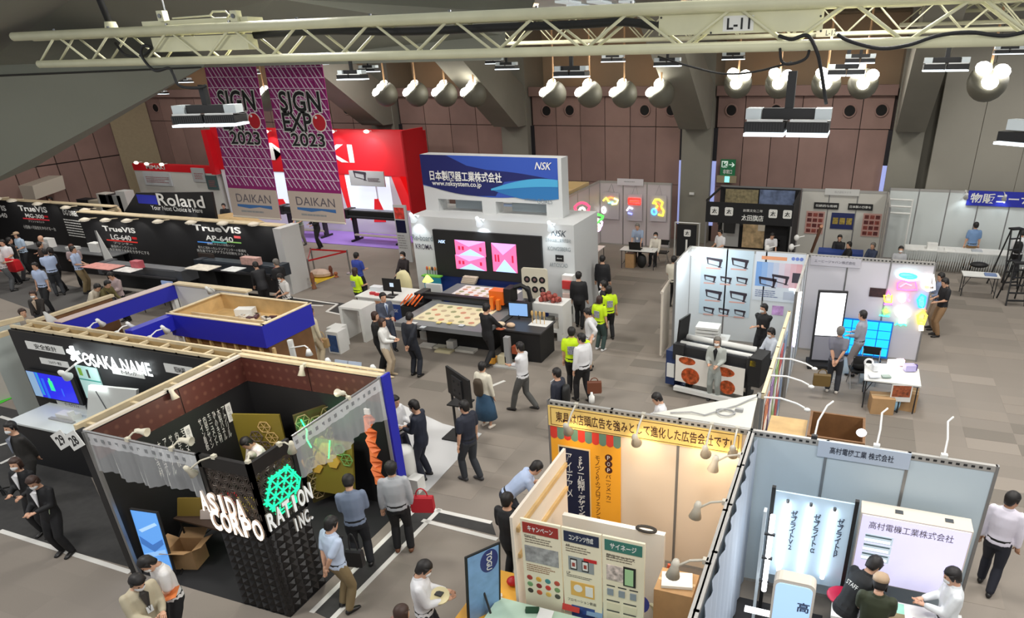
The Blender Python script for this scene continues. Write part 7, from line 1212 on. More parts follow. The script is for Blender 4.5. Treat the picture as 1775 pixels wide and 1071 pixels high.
# white goods behind the tower booth
t = thing('round_white_stand', 'white rounded stand with red print beside the blue wall edge', 'stand', PZ(706, 815, 0)); c_ = PZ(708, 838, 0); mb = MB(); mb.lathe([(.2, 0), (.2, .75), (.16, .82), (.02, .84)], c_, Z_, 16); ob('body', mb, WHITE, t, True); mb = MB(); mb.box(c_ + V3((-.06, -.22, .45)), c_ + V3((.08, -.2, .65))); ob('red_print', mb, mat((226, 60, 110), .5), t)
prop('white_box', 'small white box at the foot of the white rounded stand', 'box', WHITE, lambda mb: mb.box(PZ(722, 850, 0) - V3((.12, .1, 0)), PZ(722, 850, 0) + V3((.12, .15, .3))))
mb = MB(); mb.prism([PZ(*q, .004) for q in ((693, 700), (768, 735), (835, 752), (741, 852), (702, 846))], (0, 0, .012)); tag(ob('white_floor_sheet', mb, mat((206, 206, 206), .25), None), 'glossy white floor sheet behind the blue wall edge', 'floor sheet')
# ladder-back pair of screens and tall white stand behind
t = thing('twin_screens', 'pair of small dark screens in white frames behind the tower booth', 'display', PZ(602, 700, 0)); g = Frame(PZ(580, 632, 1.3), V3((1, .05, 0)).normalized(), V3((0, .3, .95)).normalized())
for k in range(2): rectpart('frame', g, (k * .36, -.25, k * .36 + .33, .12), mat((190, 205, 225), .4), t, -.03, 0); rectpart('screen', g, (k * .36 + .03, -.22, k * .36 + .3, .0), BLACK, t, 0, .005)
tube_('pole', WHITE, t, g.p(.36, -.2, -.05), (g.p(.36, 0).x, g.p(.36, 0).y, 0), .03)
t = thing('white_pole_lamp', 'leaning white board with arm lamp behind the rear pattern wall', 'lamp', (-9.6, 9.4, 0)); a_, b_ = PY(497, 590, 9.4), PY(508, 625, 9.4); mb = MB(); mb.prism([a_, a_ + V3((.1, 0, .02)), V3((b_.x + .1, b_.y, 0)), V3((b_.x, b_.y, 0))], (0, .05, 0)); ob('board', mb, WHITE, t); mb = MB(); mb.path([PY(503, 603, 9.4), PY(528, 599, 9.4), PY(534, 603, 9.4)], .014, 5); ob('arm', mb, WHITE, t); mb = MB(); mb.lathe([(.03, 0), (.07, -.12)], PY(534, 605, 9.4), Z_, 12); ob('shade', mb, WHITE, t, True)
for i, (px, py) in enumerate(((570, 632), (648, 644))): b0 = PY(px - 18, py + 4, AY1 + .1); arm_spot('white triangular-armed lamp on the rear rail of the tower booth, %s' % ('left', 'right')[i], b0, PY(px, py - 2, 9.25), (0, .2, -1), WHITE, 1.2)
# ================================================================= hanging magenta banners
MG = mat((142, 18, 104), .6); MGL = mat((226, 200, 222), .6); CRM = mat((196, 180, 168), .6)
def banner(label, TL, TR, BL, BR, Y):
    P0, P1, P2, P3 = PY(*TL, Y), PY(*TR, Y), PY(*BR, Y), PY(*BL, Y); o_ = P3; u = (P2 - P3); v = (P0 - P3); W_, H_ = u.length, v.length
    t = thing('hanging_banner', label, 'banner', P3); fr_ = Frame(o_, u, v, -Y_)
    rectpart('cloth', fr_, (0, 0, W_, H_), MG, t, -.02, 0); fr_.u, fr_.v = u.normalized(), v.normalized()
    rectpart('cream_panel', fr_, (0, 0, W_, H_ * .19), CRM, t, 0, .008); mb = MB(); mb.tube(fr_.p(0, 0), fr_.p(W_, 0), .03); ob('bottom_rod', mb, mat((226, 214, 196), .5), t); tube_('top_rod', ALU, t, fr_.p(0, H_), fr_.p(W_, H_), .03)
    rows = [.235, .295, .355, .42, .48, .54, .6, .66, .72, .78, .84, .9, .96]
    rb_ = random.Random(9)
    for k, r in enumerate(rows):
        z0 = H_ * (r - .028); z1 = H_ * (r + .03); rectpart('row_line', fr_, (0, z1 + .01, W_, z1 + .03), MGL, t, 0, .006)
        text('SIGNEXPO' if k % 2 else '2023SIGN', fr_, (.03, z0 + .03, W_ - .03, z1 - .02), mat((150, 60, 124), .6), t, .006, bold=.0)
        mb = MB()
        for q in range(11): x = .05 + q * W_ / 11.5 + rb_.uniform(-.03, .03); mb.prism([fr_.p(max(0, min(W_, a_)), b_, .007) for a_, b_ in ((x, z1), (x + .035, z1), (x + .035 + W_ * .08, z0 + .02), (x + W_ * .08, z0 + .02))], fr_.n * .003)
        ob('slanted_strokes', mb, MGL, t)
    for s, a_, b_, c_, d_ in (('SIGN', .16, .68, .88, .8), ('EXP', .16, .565, .68, .675), ('2023', .26, .475, .86, .555)):
        bb = (W_ * a_, H_ * b_, W_ * c_, H_ * d_); text(s, fr_, (bb[0] - .03, bb[1] - .03, bb[2] + .03, bb[3] + .03), WHITE, t, .012, bold=.055); text(s, fr_, bb, BLACK, t, .018, bold=.02)
    for r, c, n_ in ((.125, (240, 236, 230), .012), (.11, (196, 26, 40), .02), (.02, (250, 240, 240), .03)): mb = MB(); mb.lathe([(W_ * r, 0), (W_ * r, .006)], fr_.p(W_ * (.81 if r > .05 else .77), H_ * (.62 if r > .05 else .65), n_), -Y_, 22); ob('red_ball' if r < .12 else 'white_ring', mb, mat(c, .4), t)
    text('DAIKAN', fr_, (W_ * .14, H_ * .1, W_ * .86, H_ * .155), mat((100, 92, 100), .5), t, .012); mb = MB(); fr_.poly(mb, [(W_ * .14, H_ * .085), (W_ * .86, H_ * .085), (W_ * .86, H_ * .062), (W_ * .6, H_ * .072), (W_ * .4, H_ * .06), (W_ * .14, H_ * .07)], .008, .014); ob('blue_wave', mb, mat((60, 110, 170), .5), t); lines(fr_, (W_ * .2, H_ * .028, W_ * .8, H_ * .045), 1, GREYF, t, .012, .7)
    for q in (.1, .9): tube_('wire', ALU, t, fr_.p(W_ * q, H_), fr_.p(W_ * q, H_) + Z_ * 1.2, .01, n=5)
banner('left magenta hanging banner, partly behind the large flood light', (350, 96), (434, 96), (405, 374), (487, 380), 16.6); banner('right magenta hanging banner with red ball and year 2023', (455, 96), (546, 96), (507, 380), (599, 387), 16.5)
# ================================================================= floor tapes and dark carpets of the aisles
TAPE = mat((216, 214, 208), .6); DC = mat((58, 57, 56), .95, var=.1)
def fpoly(name, pts, m, h=.004): mb = MB(); mb.prism([PZ(*q, .0) for q in pts], (0, 0, h)); return ob(name, mb, m, floor)
fpoly('dark_carpet', ((540, 1058), (574, 1075), (765, 886), (722, 878)), DC); fpoly('dark_carpet', ((742, 880), (852, 904), (860, 928), (735, 898)), DC, .005)
def tape(a, b, w=.09):
    a, b = PZ(*a), PZ(*b); d = (b - a).normalized(); n_ = V3((-d.y, d.x, 0)); mb = MB(); mb.prism([a - n_ * w / 2, b - n_ * w / 2, b + n_ * w / 2, a + n_ * w / 2], (0, 0, .008)); return ob('white_tape', mb, TAPE, floor)
for a, b in (((540, 1062), (724, 879)), ((574, 1075), (763, 882)), ((700, 872), (852, 906)), ((732, 902), (862, 935)), ((0, 920), (226, 992)), ((0, 722), (58, 740)), ((0, 772), (62, 752)), ((0, 804), (30, 790)), ((505, 516), (585, 527)), ((585, 527), (566, 540)), ((566, 540), (590, 545)), ((590, 545), (622, 527)), ((505, 528), (560, 530)), ((845, 672), (875, 660))): tape(a, b)
fpoly('dark_carpet', ((500, 516), (612, 527), (588, 543), (570, 540), (586, 529), (500, 525)), DC)
fpoly('dark_carpet', ((-60, 690), (60, 718), (140, 790), (232, 985), (-60, 905)), DC, .0045); fpoly('dark_carpet', ((-60, 460), (250, 520), (120, 560), (-60, 495)), mat((84, 82, 80), .95), .003)
mb = MB(); mb.prism([PZ(*q, .004) for q in ((0, 632), (0, 700), (22, 690), (52, 672), (36, 612), (8, 612))], (0, 0, .01)); tag(ob('green_carpet', mb, mat((70, 190, 50), .8), None), 'bright green carpet at the left edge', 'carpet')
t = thing('grey_partition', 'grey translucent partition on the green carpet at the left edge', 'partition', PZ(20, 690, 0)); q0, q1 = PZ(-20, 702, 0), PZ(24, 688, 0); mb = MB(); d_ = (q1 - q0); mb.prism([q0, q1, q1 + Z_ * 1.05, q0 + Z_ * 1.05], (.0, .04, 0)); ob('panel', mb, mat((200, 196, 188), .4), t)
t = thing('silver_pole_stand', 'thin silver pole on a round base on the green carpet', 'pole', PZ(34, 680, 0)); c_ = PZ(37, 683, 0); tube_('pole', STEEL, t, c_, c_ + V3((-.1, 0, 1.3)), .03); mb = MB(); mb.lathe([(.2, 0), (.2, .03)], c_); ob('base', mb, STEEL, t)
t = thing('timber_gallery', 'cream timber ledges at the left edge behind the black booth wall', 'timber frame', (-18.5, 10, 0))
for a, b in (((-30, 568), (40, 551)), ((-30, 590), (18, 575))): tube_('rail', WOODL, t, PZ(*a, 2.4), PZ(*b, 2.4), .07, n=4)
mb = MB(); a_, b_ = PZ(-30, 575, 2.35), PZ(30, 560, 2.35); mb.prism([a_, b_, V3((b_.x, b_.y, 0)), V3((a_.x, a_.y, 0))], (0, .05, 0)); ob('panel', mb, mat((190, 200, 196), .4), t)
t = thing('microphone_stand', 'black stand with tripod feet at the left edge', 'stand', PZ(5, 860, 0)); c_ = PZ(8, 858, 0); tube_('pole', BLACK, t, c_, c_ + V3((-.25, 0, .8)), .03)
for q in (0, 2.1, 4.2): tube_('leg', BLACK, t, c_ + Z_ * .15, c_ + V3((.3 * math.cos(q), .3 * math.sin(q), .01)), .015, n=5)

prop('skirted_table', 'black skirted table under the left wide printer', 'table', BKW, lambda mb: mb.box((-25.8, 17.6, 0), (-21.9, 18.3, .8)))
prop('skirted_table', 'black skirted table under the right wide printer', 'table', BKW, lambda mb: mb.box((-21.2, 18.3, 0), (-18.9, 18.9, .8)))
prop('skirted_table', 'black skirted counter below the farther black wall', 'table', BKW, lambda mb: mb.box((-32.4, 18.8, 0), (-26.8, 19.2, .84)))
# ------------------------------------------------------------------ people
PEND = []   # (object, voxel, smooth iterations): surfaces fused by voxel remeshing in one batch
def ell_ring(c, u, v, a, b, n=10): return [c + u * (a * math.cos(t)) + v * (b * math.sin(t)) for t in (2 * math.pi * i / n for i in range(n))]
def limb(mb, a, b, r0, r1, n=8, fl=1.0):
    a, b = V3(a), V3(b); d = (b - a); L = d.length; d.normalize(); u = d.orthogonal().normalized(); w = d.cross(u)
    mb.rings([ell_ring(a - d * r0 * .8, u, w, r0 * .5, r0 * .5, n), ell_ring(a - d * r0 * .3, u, w, r0 * .92, r0 * .92, n), ell_ring(a + d * L * .35, u, w, (r0 * .65 + r1 * .35) * 1.06, (r0 * .65 + r1 * .35) * 1.06, n), ell_ring(b + d * r1 * .2, u, w, r1 * .95, r1 * .95, n), ell_ring(b + d * r1 * .75, u, w, r1 * .5, r1 * .5, n)])
def ik(a, b, l1, l2, hint):
    a, b = V3(a), V3(b); d = b - a; L = min(d.length, (l1 + l2) * .995); d.normalize(); b = a + d * L
    x = (l1 * l1 - l2 * l2 + L * L) / (2 * L); h = math.sqrt(max(l1 * l1 - x * x, 1e-6)); hn = V3(hint) - d * V3(hint).dot(d); hn.normalize()
    return a + d * x + hn * h, b
ARM = {'side': ((.25, .04, .80), (.25, .04, .80)), 'behind': ((.05, -.17, .90), (.05, -.19, .94)), 'front': ((.10, .24, 1.05), (.12, .26, 1.08)), 'hold': ((.07, .30, 1.12), (.09, .30, 1.10)), 'cross': ((-.12, .19, 1.14), (-.10, .21, 1.18)),
       'phone': ((.08, .26, 1.25), (.24, .05, .82)), 'walk': ((.23, .20, .84), (.24, -.16, .84)), 'reach': ((.14, .46, .98), (.16, .44, .96)), 'point': ((.22, .04, .8), (.45, .30, 1.35)), 'bag': ((.26, .05, .78), (.12, .22, 1.1)), 'low': ((.1, .3, .8), (.1, .3, .82)), 'hips': ((.24, -.02, .98), (.24, -.02, .98)), 'table': ((.18, .36, .80), (.2, .36, .80))}
SKIN = mat((206, 160, 132), .55); SKIN2 = mat((190, 142, 112), .55)
HAIRC = {'k': mat((24, 20, 19), .55), 'b': mat((58, 38, 30), .55), 'g': mat((110, 106, 100), .6), 'r': mat((92, 52, 36), .55)}
MASKC = mat((226, 228, 228), .7); SHOE = mat((26, 24, 24), .4)
PN = [0]
def person(label, x, y, face, top, bot, pose='side', H=1.70, lean=0, hair='k', style='short', top_long=False, mask=False, sit=None, walk=0, skirt=None, jacket=None, tie=None, look=(0, 0), shoe=SHOE, vox=None, tuck=True, extra=None, feet=True, skin=SKIN, badge=None, z=0, untucked=False):
    """a figure standing at x,y facing heading `face` (0 = away from the camera, 90 = to the right)"""
    s = H / 1.70; t = thing('person', label, 'person', (x, y, z)); t.rotation_euler = (0, 0, -math.radians(face)); WPOS[t.name] = V3((0, 0, 0)); t.scale = (s, s, s)
    dist = math.hypot(x, y); vox = vox or (.017 if dist < 13 else .021 if dist < 20 else .026)
    L = math.radians(lean); sp = V3((0, math.sin(L), math.cos(L))); fw_ = V3((0, math.cos(L), -math.sin(L)))
    hz = .90 if sit is None else sit; P = V3((0, -.06 * math.sin(L) * 2, hz)); ch = P + sp * .36; sh = P + sp * .50; nk = P + sp * .565; a_, b_ = look; 
    hl = V3((math.sin(math.radians(a_)), math.cos(math.radians(a_)), 0)); nod = math.radians(b_) ; hu = (sp * .75 + Z_ * .25).normalized() * math.cos(nod) + hl * math.sin(nod); hu.normalize(); hf = (hl - hu * hl.dot(hu)).normalized(); hr = hf.cross(hu); hu, hf, hr = hu * 1.1, hf * 1.1, hr * 1.1
    hc = nk + hu * .125 + hf * .02
    # legs
    if sit is not None: feet_p = [V3((-.11, .42, .07)), V3((.11, .42, .07))]
    elif walk: feet_p = [V3((-.09, walk, .07)), V3((.09, -walk, .07 + .05 * (walk > .2)))]
    else: feet_p = [V3((-.11, .02, .07)), V3((.11, -.01, .07))]
    hips = [P + V3((-.09, 0, -.02)), P + V3((.09, 0, -.02))]; knees = []
    for h_, f_ in zip(hips, feet_p): k_, f2 = ik(h_, f_, .43, .415, (0, 1, .0)); knees.append(k_)
    # arms
    pl, pr = ARM[pose] if isinstance(pose, str) else pose
    A = []
    for sgn, w_ in ((-1, pl), (1, pr)):
        s0 = sh + V3((sgn * .175, 0, 0)) - sp * .01; wr = V3((sgn * w_[0], w_[1], w_[2] - .90 + (hz if sit is not None else .90)))
        if lean > 14 and pose in ('side', 'walk', 'front', 'hold'): wr = wr + V3((0, math.sin(L) * .35, -.05))
        e_, wr = ik(s0, wr, .275, .25, (sgn * .5, -.9, -.3)); A.append((s0, e_, wr))
    R3 = lambda c, a, b, n=12: ell_ring(c, X_, fw_, a, b, n)
    def torso(mb, k=0.0, low=-.10, neck=True, w=1.0):
        rr_ = [R3(P + sp * low, (.13 + k) * w, .09 + k), R3(P - sp * .02, (.165 + k) * w, .115 + k), R3(P + sp * .14, (.142 + k) * w, .10 + k), R3(ch - sp * .06, (.165 + k) * w, .118 + k), R3(sh - sp * .05, (.178 + k) * w, .108 + k), R3(sh + sp * .015, .15 + k, .075 + k), R3(nk - sp * .01, .07 + k, .062 + k)]
        if neck: rr_ += [R3(nk + sp * .02, .056, .056), ell_ring(hc - hu * .05, hr, hf, .05, .055, 12)]
        mb.rings(rr_)
    def arms(mb, k, upto=2):
        for s0, e_, wr in A:
            if upto == 2: limb(mb, s0, e_, .052 + k, .041 + k); limb(mb, e_, e_ + (wr - e_) * .93, .041 + k, .029 + k)
            elif upto == 1: limb(mb, s0, s0 + (e_ - s0) * .8, .056 + k, .05 + k)
    def legs(mb, k):
        for h_, k_, f_ in zip(hips, knees, feet_p): limb(mb, h_, k_, .085 + k, .056 + k * 1.3, 9); limb(mb, k_, f_ + V3((0, 0, .03)), .055 + k * 1.3, .038 + k * 1.8, 9)
    head_r = [ell_ring(hc + hu * dz + hf * dy, hr, hf, a, b, 14) for dz, dy, a, b in ((-.118, .045, .016, .02), (-.105, .035, .038, .045), (-.07, .02, .058, .068), (-.03, .008, .068, .082), (.02, 0, .073, .09), (.065, -.004, .068, .085), (.095, -.006, .048, .062), (.11, -.006, .015, .02))]
    mb = MB(); torso(mb); mb.rings(head_r); limb(mb, nk - sp * .02, hc - hu * .03, .054, .05)
    mb.rings([ell_ring(hc + hf * .08 + hu * .012, hr, hu, .008, .016, 6), ell_ring(hc + hf * .104 - hu * .012, hr, hu, .013, .01, 6), ell_ring(hc + hf * .085 - hu * .022, hr, hu, .012, .008, 6)])
    for sg in (-1, 1): mb.rings([ell_ring(hc + hr * (sg * q) - hf * .005, hf, hu, .014, .026, 6) for q in (.062, .082)])
    arms(mb, 0); legs(mb, 0)
    for f_ in feet_p: limb(mb, f_ + V3((0, -.03, -.03)), f_ + V3((0, .12, -.04)), .035, .028)
    b = ob('body', mb, skin, t); b['_h'] = 1; PEND.append((b, vox, 3))
    # hands with five fingers, added after the fusing
    hm = MB()
    for i, (s0, e_, wr) in enumerate(A):
        d = (wr - e_).normalized(); sd = (X_ * (1 if i == 0 else -1) + fw_ * .4); sd = (sd - d * sd.dot(d)).normalized(); nn_ = d.cross(sd)
        hm.rings([ell_ring(wr + d * q, sd, nn_, a, b_, 8) for q, a, b_ in ((-.02, .022, .02), (.02, .034, .019), (.06, .041, .017), (.088, .036, .013))])
        for k in range(4):
            o_ = wr + d * .082 + sd * ((k - 1.5) * .0185); ln = (.062, .074, .07, .055)[k]; m1 = o_ + d * ln * .55 + nn_ * .006; hm.path([o_ - d * .02, m1, m1 + (d * .7 + nn_ * .7) * ln * .45], .0085, 5)
        o_ = wr + d * .025 + sd * .034; hm.path([o_ - sd * .015, o_ + sd * .022 + d * .022, o_ + sd * .028 + d * .05], .0095, 5)
    b['_hand'] = len(HANDS); HANDS.append(hm)
    # eyes and mouth
    mb = MB()
    for sg in (-1, 1): mb.rings([ell_ring(hc + hr * (sg * .03) + hf * q + hu * .008, hr, hu, .011 if q < .08 else .009, .005, 6) for q in (.07, .087 - .0)])
    ob('eye', mb, HAIRC['k'], t, stuff=True)
    if not mask: mb = MB(); mb.rings([ell_ring(hc + hf * q - hu * .058, hr, hu, .02, .005, 6) for q in (.07, .088)]); ob('mouth', mb, mat((150, 84, 76), .6), t)
    # hair
    if style != 'bald':
        mb = MB(); k = .014
        rr_ = [ell_ring(hc + hu * dz + hf * dy, hr, hf, a + k, b_ + k * .6, 14) for dz, dy, a, b_ in ((-.06, -.05, .045, .035), (-.02, -.036, .062, .05), (.025, -.022, .072, .068), (.055, -.004, .072, .086), (.088, -.004, .058, .07), (.115, -.006, .03, .035), (.122, -.006, .008, .01))]
        if style in ('bob', 'long'): dn = .1 if style == 'bob' else .24; rr_ = [ell_ring(hc - hu * dn - hf * .05, hr, hf, .05, .03, 14), ell_ring(hc - hu * .08 - hf * .045, hr, hf, .08, .05, 14)] + [ell_ring(hc + hu * -.02 - hf * .03, hr, hf, .086, .066, 14)] + rr_[2:]
        mb.rings(rr_)
        for sg in (-1, 1): mb.rings([ell_ring(hc + hr * (sg * .074) + hf * .01 + hu * q, hf, hr, a, .012, 8) for q, a in ((-.02 if style == 'short' else -.09, .012), (.02, .03), (.06, .045))])
        if style == 'cap':
            ob('hair', mb, HAIRC[hair], t, True); mb = MB(); mb.rings([ell_ring(hc + hu * q, hr, hf, a, a * 1.15, 14) for q, a in ((.03, .092), (.07, .09), (.11, .068), (.128, .02))]); mb.rings([ell_ring(hc + hf * q + hu * .045, hr, hu, a, .006, 8) for q, a in ((.07, .07), (.14, .062), (.165, .03))]); ob('cap', mb, mat((176, 150, 122), .6), t, True)
        else: o_ = ob('hair', mb, HAIRC[hair], t, True); 
    if mask: mb = MB(); mb.rings([ell_ring(hc - hu * .048 + hf * q, hr, hu, a, b_, 10) for q, a, b_ in ((.045, .066, .04), (.075, .05, .042), (.094, .026, .032), (.1, .01, .018))]); ob('mask', mb, MASKC, t, True)
    # clothes
    k = .016 + vox * .12
    mt = mat(top, .75, var=.05, vscale=7) if isinstance(top, tuple) else top
    mb = MB(); torso(mb, k, -.16 if (jacket or untucked) else -.03, False); arms(mb, k, 2 if (top_long or jacket) else 1)
    o_ = ob('jacket' if jacket else 'shirt', mb, mat(jacket, .7) if jacket else mt, t); PEND.append((o_, vox, 3))
    if jacket:
        mb = MB(); c0 = P + sp * .36; y_ = fw_ * (.125 + k); mb.prism([c0 + y_ * .98 - sp * .14, c0 + y_ * .96 + X_ * .055 + sp * .14, c0 + y_ * .5 + sp * .195, c0 + y_ * .96 - X_ * .055 + sp * .14], fw_ * .02); ob('shirt_front', mb, mt, t)
        if tie: mb = MB(); mb.prism([c0 + y_ - sp * .12, c0 + y_ + X_ * .02 + sp * .05, c0 + y_ * .9 + sp * .15, c0 + y_ - X_ * .02 + sp * .05], fw_ * .026); ob('tie', mb, mat(tie, .5), t)
    elif top_long or True:
        mb = MB(); mb.rings([ell_ring(nk + sp * q, X_, fw_, a, a * .95, 12) for q, a in ((-.015, .082), (.02, .068))], False); ob('collar', mb, mt, t)
    if skirt: mb = MB(); mb.rings([ell_ring(P + Z_ * q, X_, Y_, a, a * .85, 14) for q, a in ((.06, .155), (-.05, .2), (-.3, .25), (-.62, .29))]); ob('skirt', mb, mat(skirt, .7, var=.1), t, True)
    else:
        mb = MB(); legs(mb, .014 + vox * .12); torso_r = [R3(P + sp * q, a, b_) for q, a, b_ in ((-.1, .15, .11), (-.02, .18, .13), (.07, .166, .122))]; mb.rings(torso_r); o_ = ob('trousers', mb, mat(bot, .75), t); PEND.append((o_, vox, 2))
        if not jacket and not untucked: mb = MB(); mb.rings([R3(P + sp * q, .17, .128) for q in (.04, .075)], False); ob('belt', mb, BLACK, t)
    for f_ in feet_p: mb = MB(); mb.rings([ell_ring(f_ + V3((0, yy, zz_)), X_, Z_, a, b_, 8) for yy, zz_, a, b_ in ((-.075, -.03, .02, .02), (-.05, -.025, .04, .044), (.03, -.03, .046, .04), (.12, -.042, .05, .026), (.175, -.05, .03, .016))]); ob('shoe', mb, shoe if not isinstance(shoe, tuple) else mat(shoe, .5), t, True)
    if badge: mb = MB(); mb.prism([P + sp * .3 + fw_ * (.13 + k) + X_ * q - sp * w for q, w in ((-.04, 0), (.04, 0), (.04, .1), (-.04, .1))], fw_ * .006); ob('name_badge', mb, MASKC, t)
    if extra == 'vest_print': mb = MB(); mb.prism([P + sp * (.2 + w) - fw_ * (.12 + k) + X_ * q for q, w in ((-.09, 0), (.09, 0), (.09, .2), (-.09, .2))], fw_ * -.02); ob('back_print', mb, mat((150, 150, 160), .6, var=.5, vscale=40), t)
    if extra == 'back_text': text('STAFF', Frame(P + sp * .36 - fw_ * (.12 + k + .02), X_, sp, -fw_), (-.09, -.03, .09, .03), WHITE, t, .0)
    if extra == 'backpack': mb = MB(); mb.rings([ell_ring(P + sp * q - fw_ * .2, X_, fw_, a, .07, 10) for q, a in ((.05, .1), (.12, .14), (.36, .14), (.46, .09))]); ob('backpack', mb, mat((70, 58, 44), .7) if skirt else BLACK, t, True)
    if extra in ('strap', 'backpack'): mb = MB(); mb.path([sh + X_ * .1 + sp * .03 + fw_ * q * .2 for q in (0,)] + [sh + X_ * .1 + fw_ * .135 - sp * .03, ch + fw_ * .15, P + X_ * (-.17) + sp * .05 + fw_ * .08], .012, 5); ob('strap', mb, BLACK, t)
    M_ = Matrix.Rotation(-math.radians(face), 3, 'Z'); W_ = [V3((x, y, z)) + M_ @ (q[2] * s) for q in A]
    t['_w'] = 0; del t['_w']; return W_, M_
HANDS = []
def bag(label, c, w, h, d, col, rot=0, handle=.14, name='handbag'):
    c = V3(c); t = thing(name, label, 'bag', c - Z_ * (h + handle)); R = Matrix.Rotation(rot, 3, 'Z'); u, v = R @ X_, R @ Y_; b = c - Z_ * (handle + h)
    mb = MB(); mb.rings([[b + u * (a * w / 2) * q + v * (e * d / 2) * q2 + Z_ * zz_ for a, e in ((-1, -1), (1, -1), (1, 1), (-1, 1))] for q, q2, zz_ in ((.92, 1, 0), (1, 1, h * .15), (.98, .8, h * .9), (.95, .4, h))]); ob('body', mb, mat(col, .6), t)
    mb = MB(); mb.path([b + u * (w * .25 * math.cos(a)) + Z_ * (h + handle * math.sin(a)) for a in (math.pi * k / 8 for k in range(9))], .012, 5); ob('handle', mb, mat(col, .6), t)
def at(px, py): p = PZ(px, py, 0); return p.x, p.y
def hd_(px, py, H): p = PZ(px, py, H); return p.x, p.y
LB = (176, 192, 222); WS = (222, 222, 224); BKC = (24, 24, 27); NV = (30, 34, 48); LIME = (206, 240, 30); KH = (130, 112, 80); GY = (84, 86, 88); BG = (200, 186, 160)
def pp(label, pos, face, top, bot, **k): return person(label, pos[0], pos[1], face, top, bot, **k)
# --- foreground, left and centre
pp('man in white T-shirt and black trousers reading an orange leaflet with colleague', hd_(270, 953, 1.68), 200, (226, 224, 222), BKC, pose='hold', look=(0, 32), mask=True, H=1.68, lean=6)
c_ = PZ(290, 1032, 1.05); prop('leaflet', 'orange leaflet held between the two men at lower left', 'leaflet', mat((226, 130, 70), .5), lambda mb: mb.obox(c_, V3((.8, .5, .3)).normalized(), V3((-.4, .7, .2)).normalized(), V3((0, -.3, 1)).normalized(), .15, .1, .004))
pp('man in beige open jacket over dark shirt at lower left, mask on', hd_(226, 992, 1.7), 100, (60, 56, 52), (60, 56, 50), jacket=(186, 176, 150), pose='hold', mask=True, look=(0, 28), H=1.7, badge=True)
pp('woman in black suit holding a green leaflet, front of the waiting pair', at(118, 958), 165, WS, BKC, jacket=(20, 20, 23), pose='hold', style='short', hair='b', mask=True, H=1.6, look=(-10, 20))
pp('woman in black suit behind the one with the green leaflet', at(84, 925), 165, WS, BKC, jacket=(20, 20, 23), pose='front', hair='b', mask=True, H=1.58, style='bob')
c_ = PZ(82, 872, 1.05); prop('leaflet', 'pale green leaflet in the hands of the woman in black suit', 'leaflet', mat((190, 204, 170), .5), lambda mb: mb.obox(c_, V3((.5, -.3, -.4)).normalized(), V3((0, .3, .9)).normalized(), V3((0, -.9, .3)).normalized(), .13, .08, .004))
pp('man in dark open jacket over grey shirt walking beside the black counter', hd_(17, 732, 1.7), 185, (130, 136, 150), (34, 32, 30), jacket=(44, 42, 40), pose='behind', mask=True, H=1.7)
pp('man in light blue short-sleeved shirt and khaki trousers, hands behind back', at(602, 1056), 20, (190, 204, 226), KH, pose='behind', hair='k', H=1.68, extra='strap', look=(0, 12))
pp('man in blue-grey shirt bending to look into the tower booth', at(632, 980), 325, (118, 130, 152), (26, 28, 34), pose='hold', top_long=True, hair='k', H=1.7, look=(0, 20), lean=6)
w, M = pp('man in grey shirt and black trousers carrying a red tote bag', at(702, 955), 330, (170, 172, 176), BKC, pose='side', top_long=True, hair='k', H=1.75, extra='strap', shoe=(110, 70, 46))
bag('red tote bag hanging from the shoulder of the man in grey shirt', w[1] + V3((.16, .05, .32)), .38, .3, .12, (176, 24, 38), .3, name='tote_bag')
bag('dark shoulder bag of the man in light blue shirt', PZ(607, 925, 1.1), .26, .3, .12, (36, 34, 36), .2, .3, name='shoulder_bag')
pp('man in navy suit with light tie facing left beside the blue wall edge', at(740, 828), 262, WS, NV, jacket=(30, 36, 52), tie=(120, 140, 170), pose='hold', mask=True, H=1.72, look=(0, 12))
pp('person in white shirt half hidden behind the blue wall edge', at(700, 812), 95, WS, (50, 54, 70), pose='hold', top_long=True, H=1.66, look=(0, 10))
bag('red paper bag between the two men by the blue wall edge', PZ(699, 770, .8), .3, .3, .12, (200, 26, 44), .2, name='paper_bag')
pp('man in navy polo shirt and dark jeans, mask on, near the black screen', at(820, 832), 285, (34, 38, 52), (48, 52, 58), pose='side', mask=True, H=1.74, walk=.12, shoe=(60, 60, 62), look=(-10, 0))
pp('woman with brown backpack, cream top and long blue skirt', at(845, 740), 10, (222, 216, 198), (60, 60, 60), skirt=(52, 84, 112), pose='side', H=1.58, extra='backpack', top_long=True, shoe=(220, 210, 196), hair='k')
pp('man in white shirt and grey trousers striding left across the aisle', at(910, 712), 275, WS, (82, 82, 80), pose='cross', top_long=True, H=1.72, walk=.26)
pp('man in dark navy suit with backpack behind the lettered sign', hd_(966, 640, 1.66), 280, WS, NV, jacket=(34, 38, 52), pose='side', H=1.66, extra='backpack')
pp('man in white shirt and black trousers with brown bag behind the yellow sign', at(1012, 696), 300, WS, BKC, pose='side', top_long=True, H=1.74, walk=.15, look=(-30, 0))
bag('brown leather bag of the man in white shirt behind the yellow sign', PZ(1030, 655, .85), .34, .3, .1, (110, 62, 40), .4, .08, name='leather_bag')
prop('white_bottle', 'white bottle shape on the rail above the yellow sign', 'bottle', WHITE, lambda mb: mb.lathe([(.045, 0), (.045, .1), (.018, .14), (.018, .17)], (-3.35, 9.06, 2.7)), smooth=True)
pp('man in lime green staff shirt gesturing, seen from behind', at(994, 682), 345, LIME, BKC, pose='point', H=1.72, extra='vest_print', walk=.06)
pp('young man in white shirt and beige trousers looking down', at(1024, 640), 250, WS, (160, 146, 126), pose='hips', top_long=True, H=1.7, look=(0, 15))
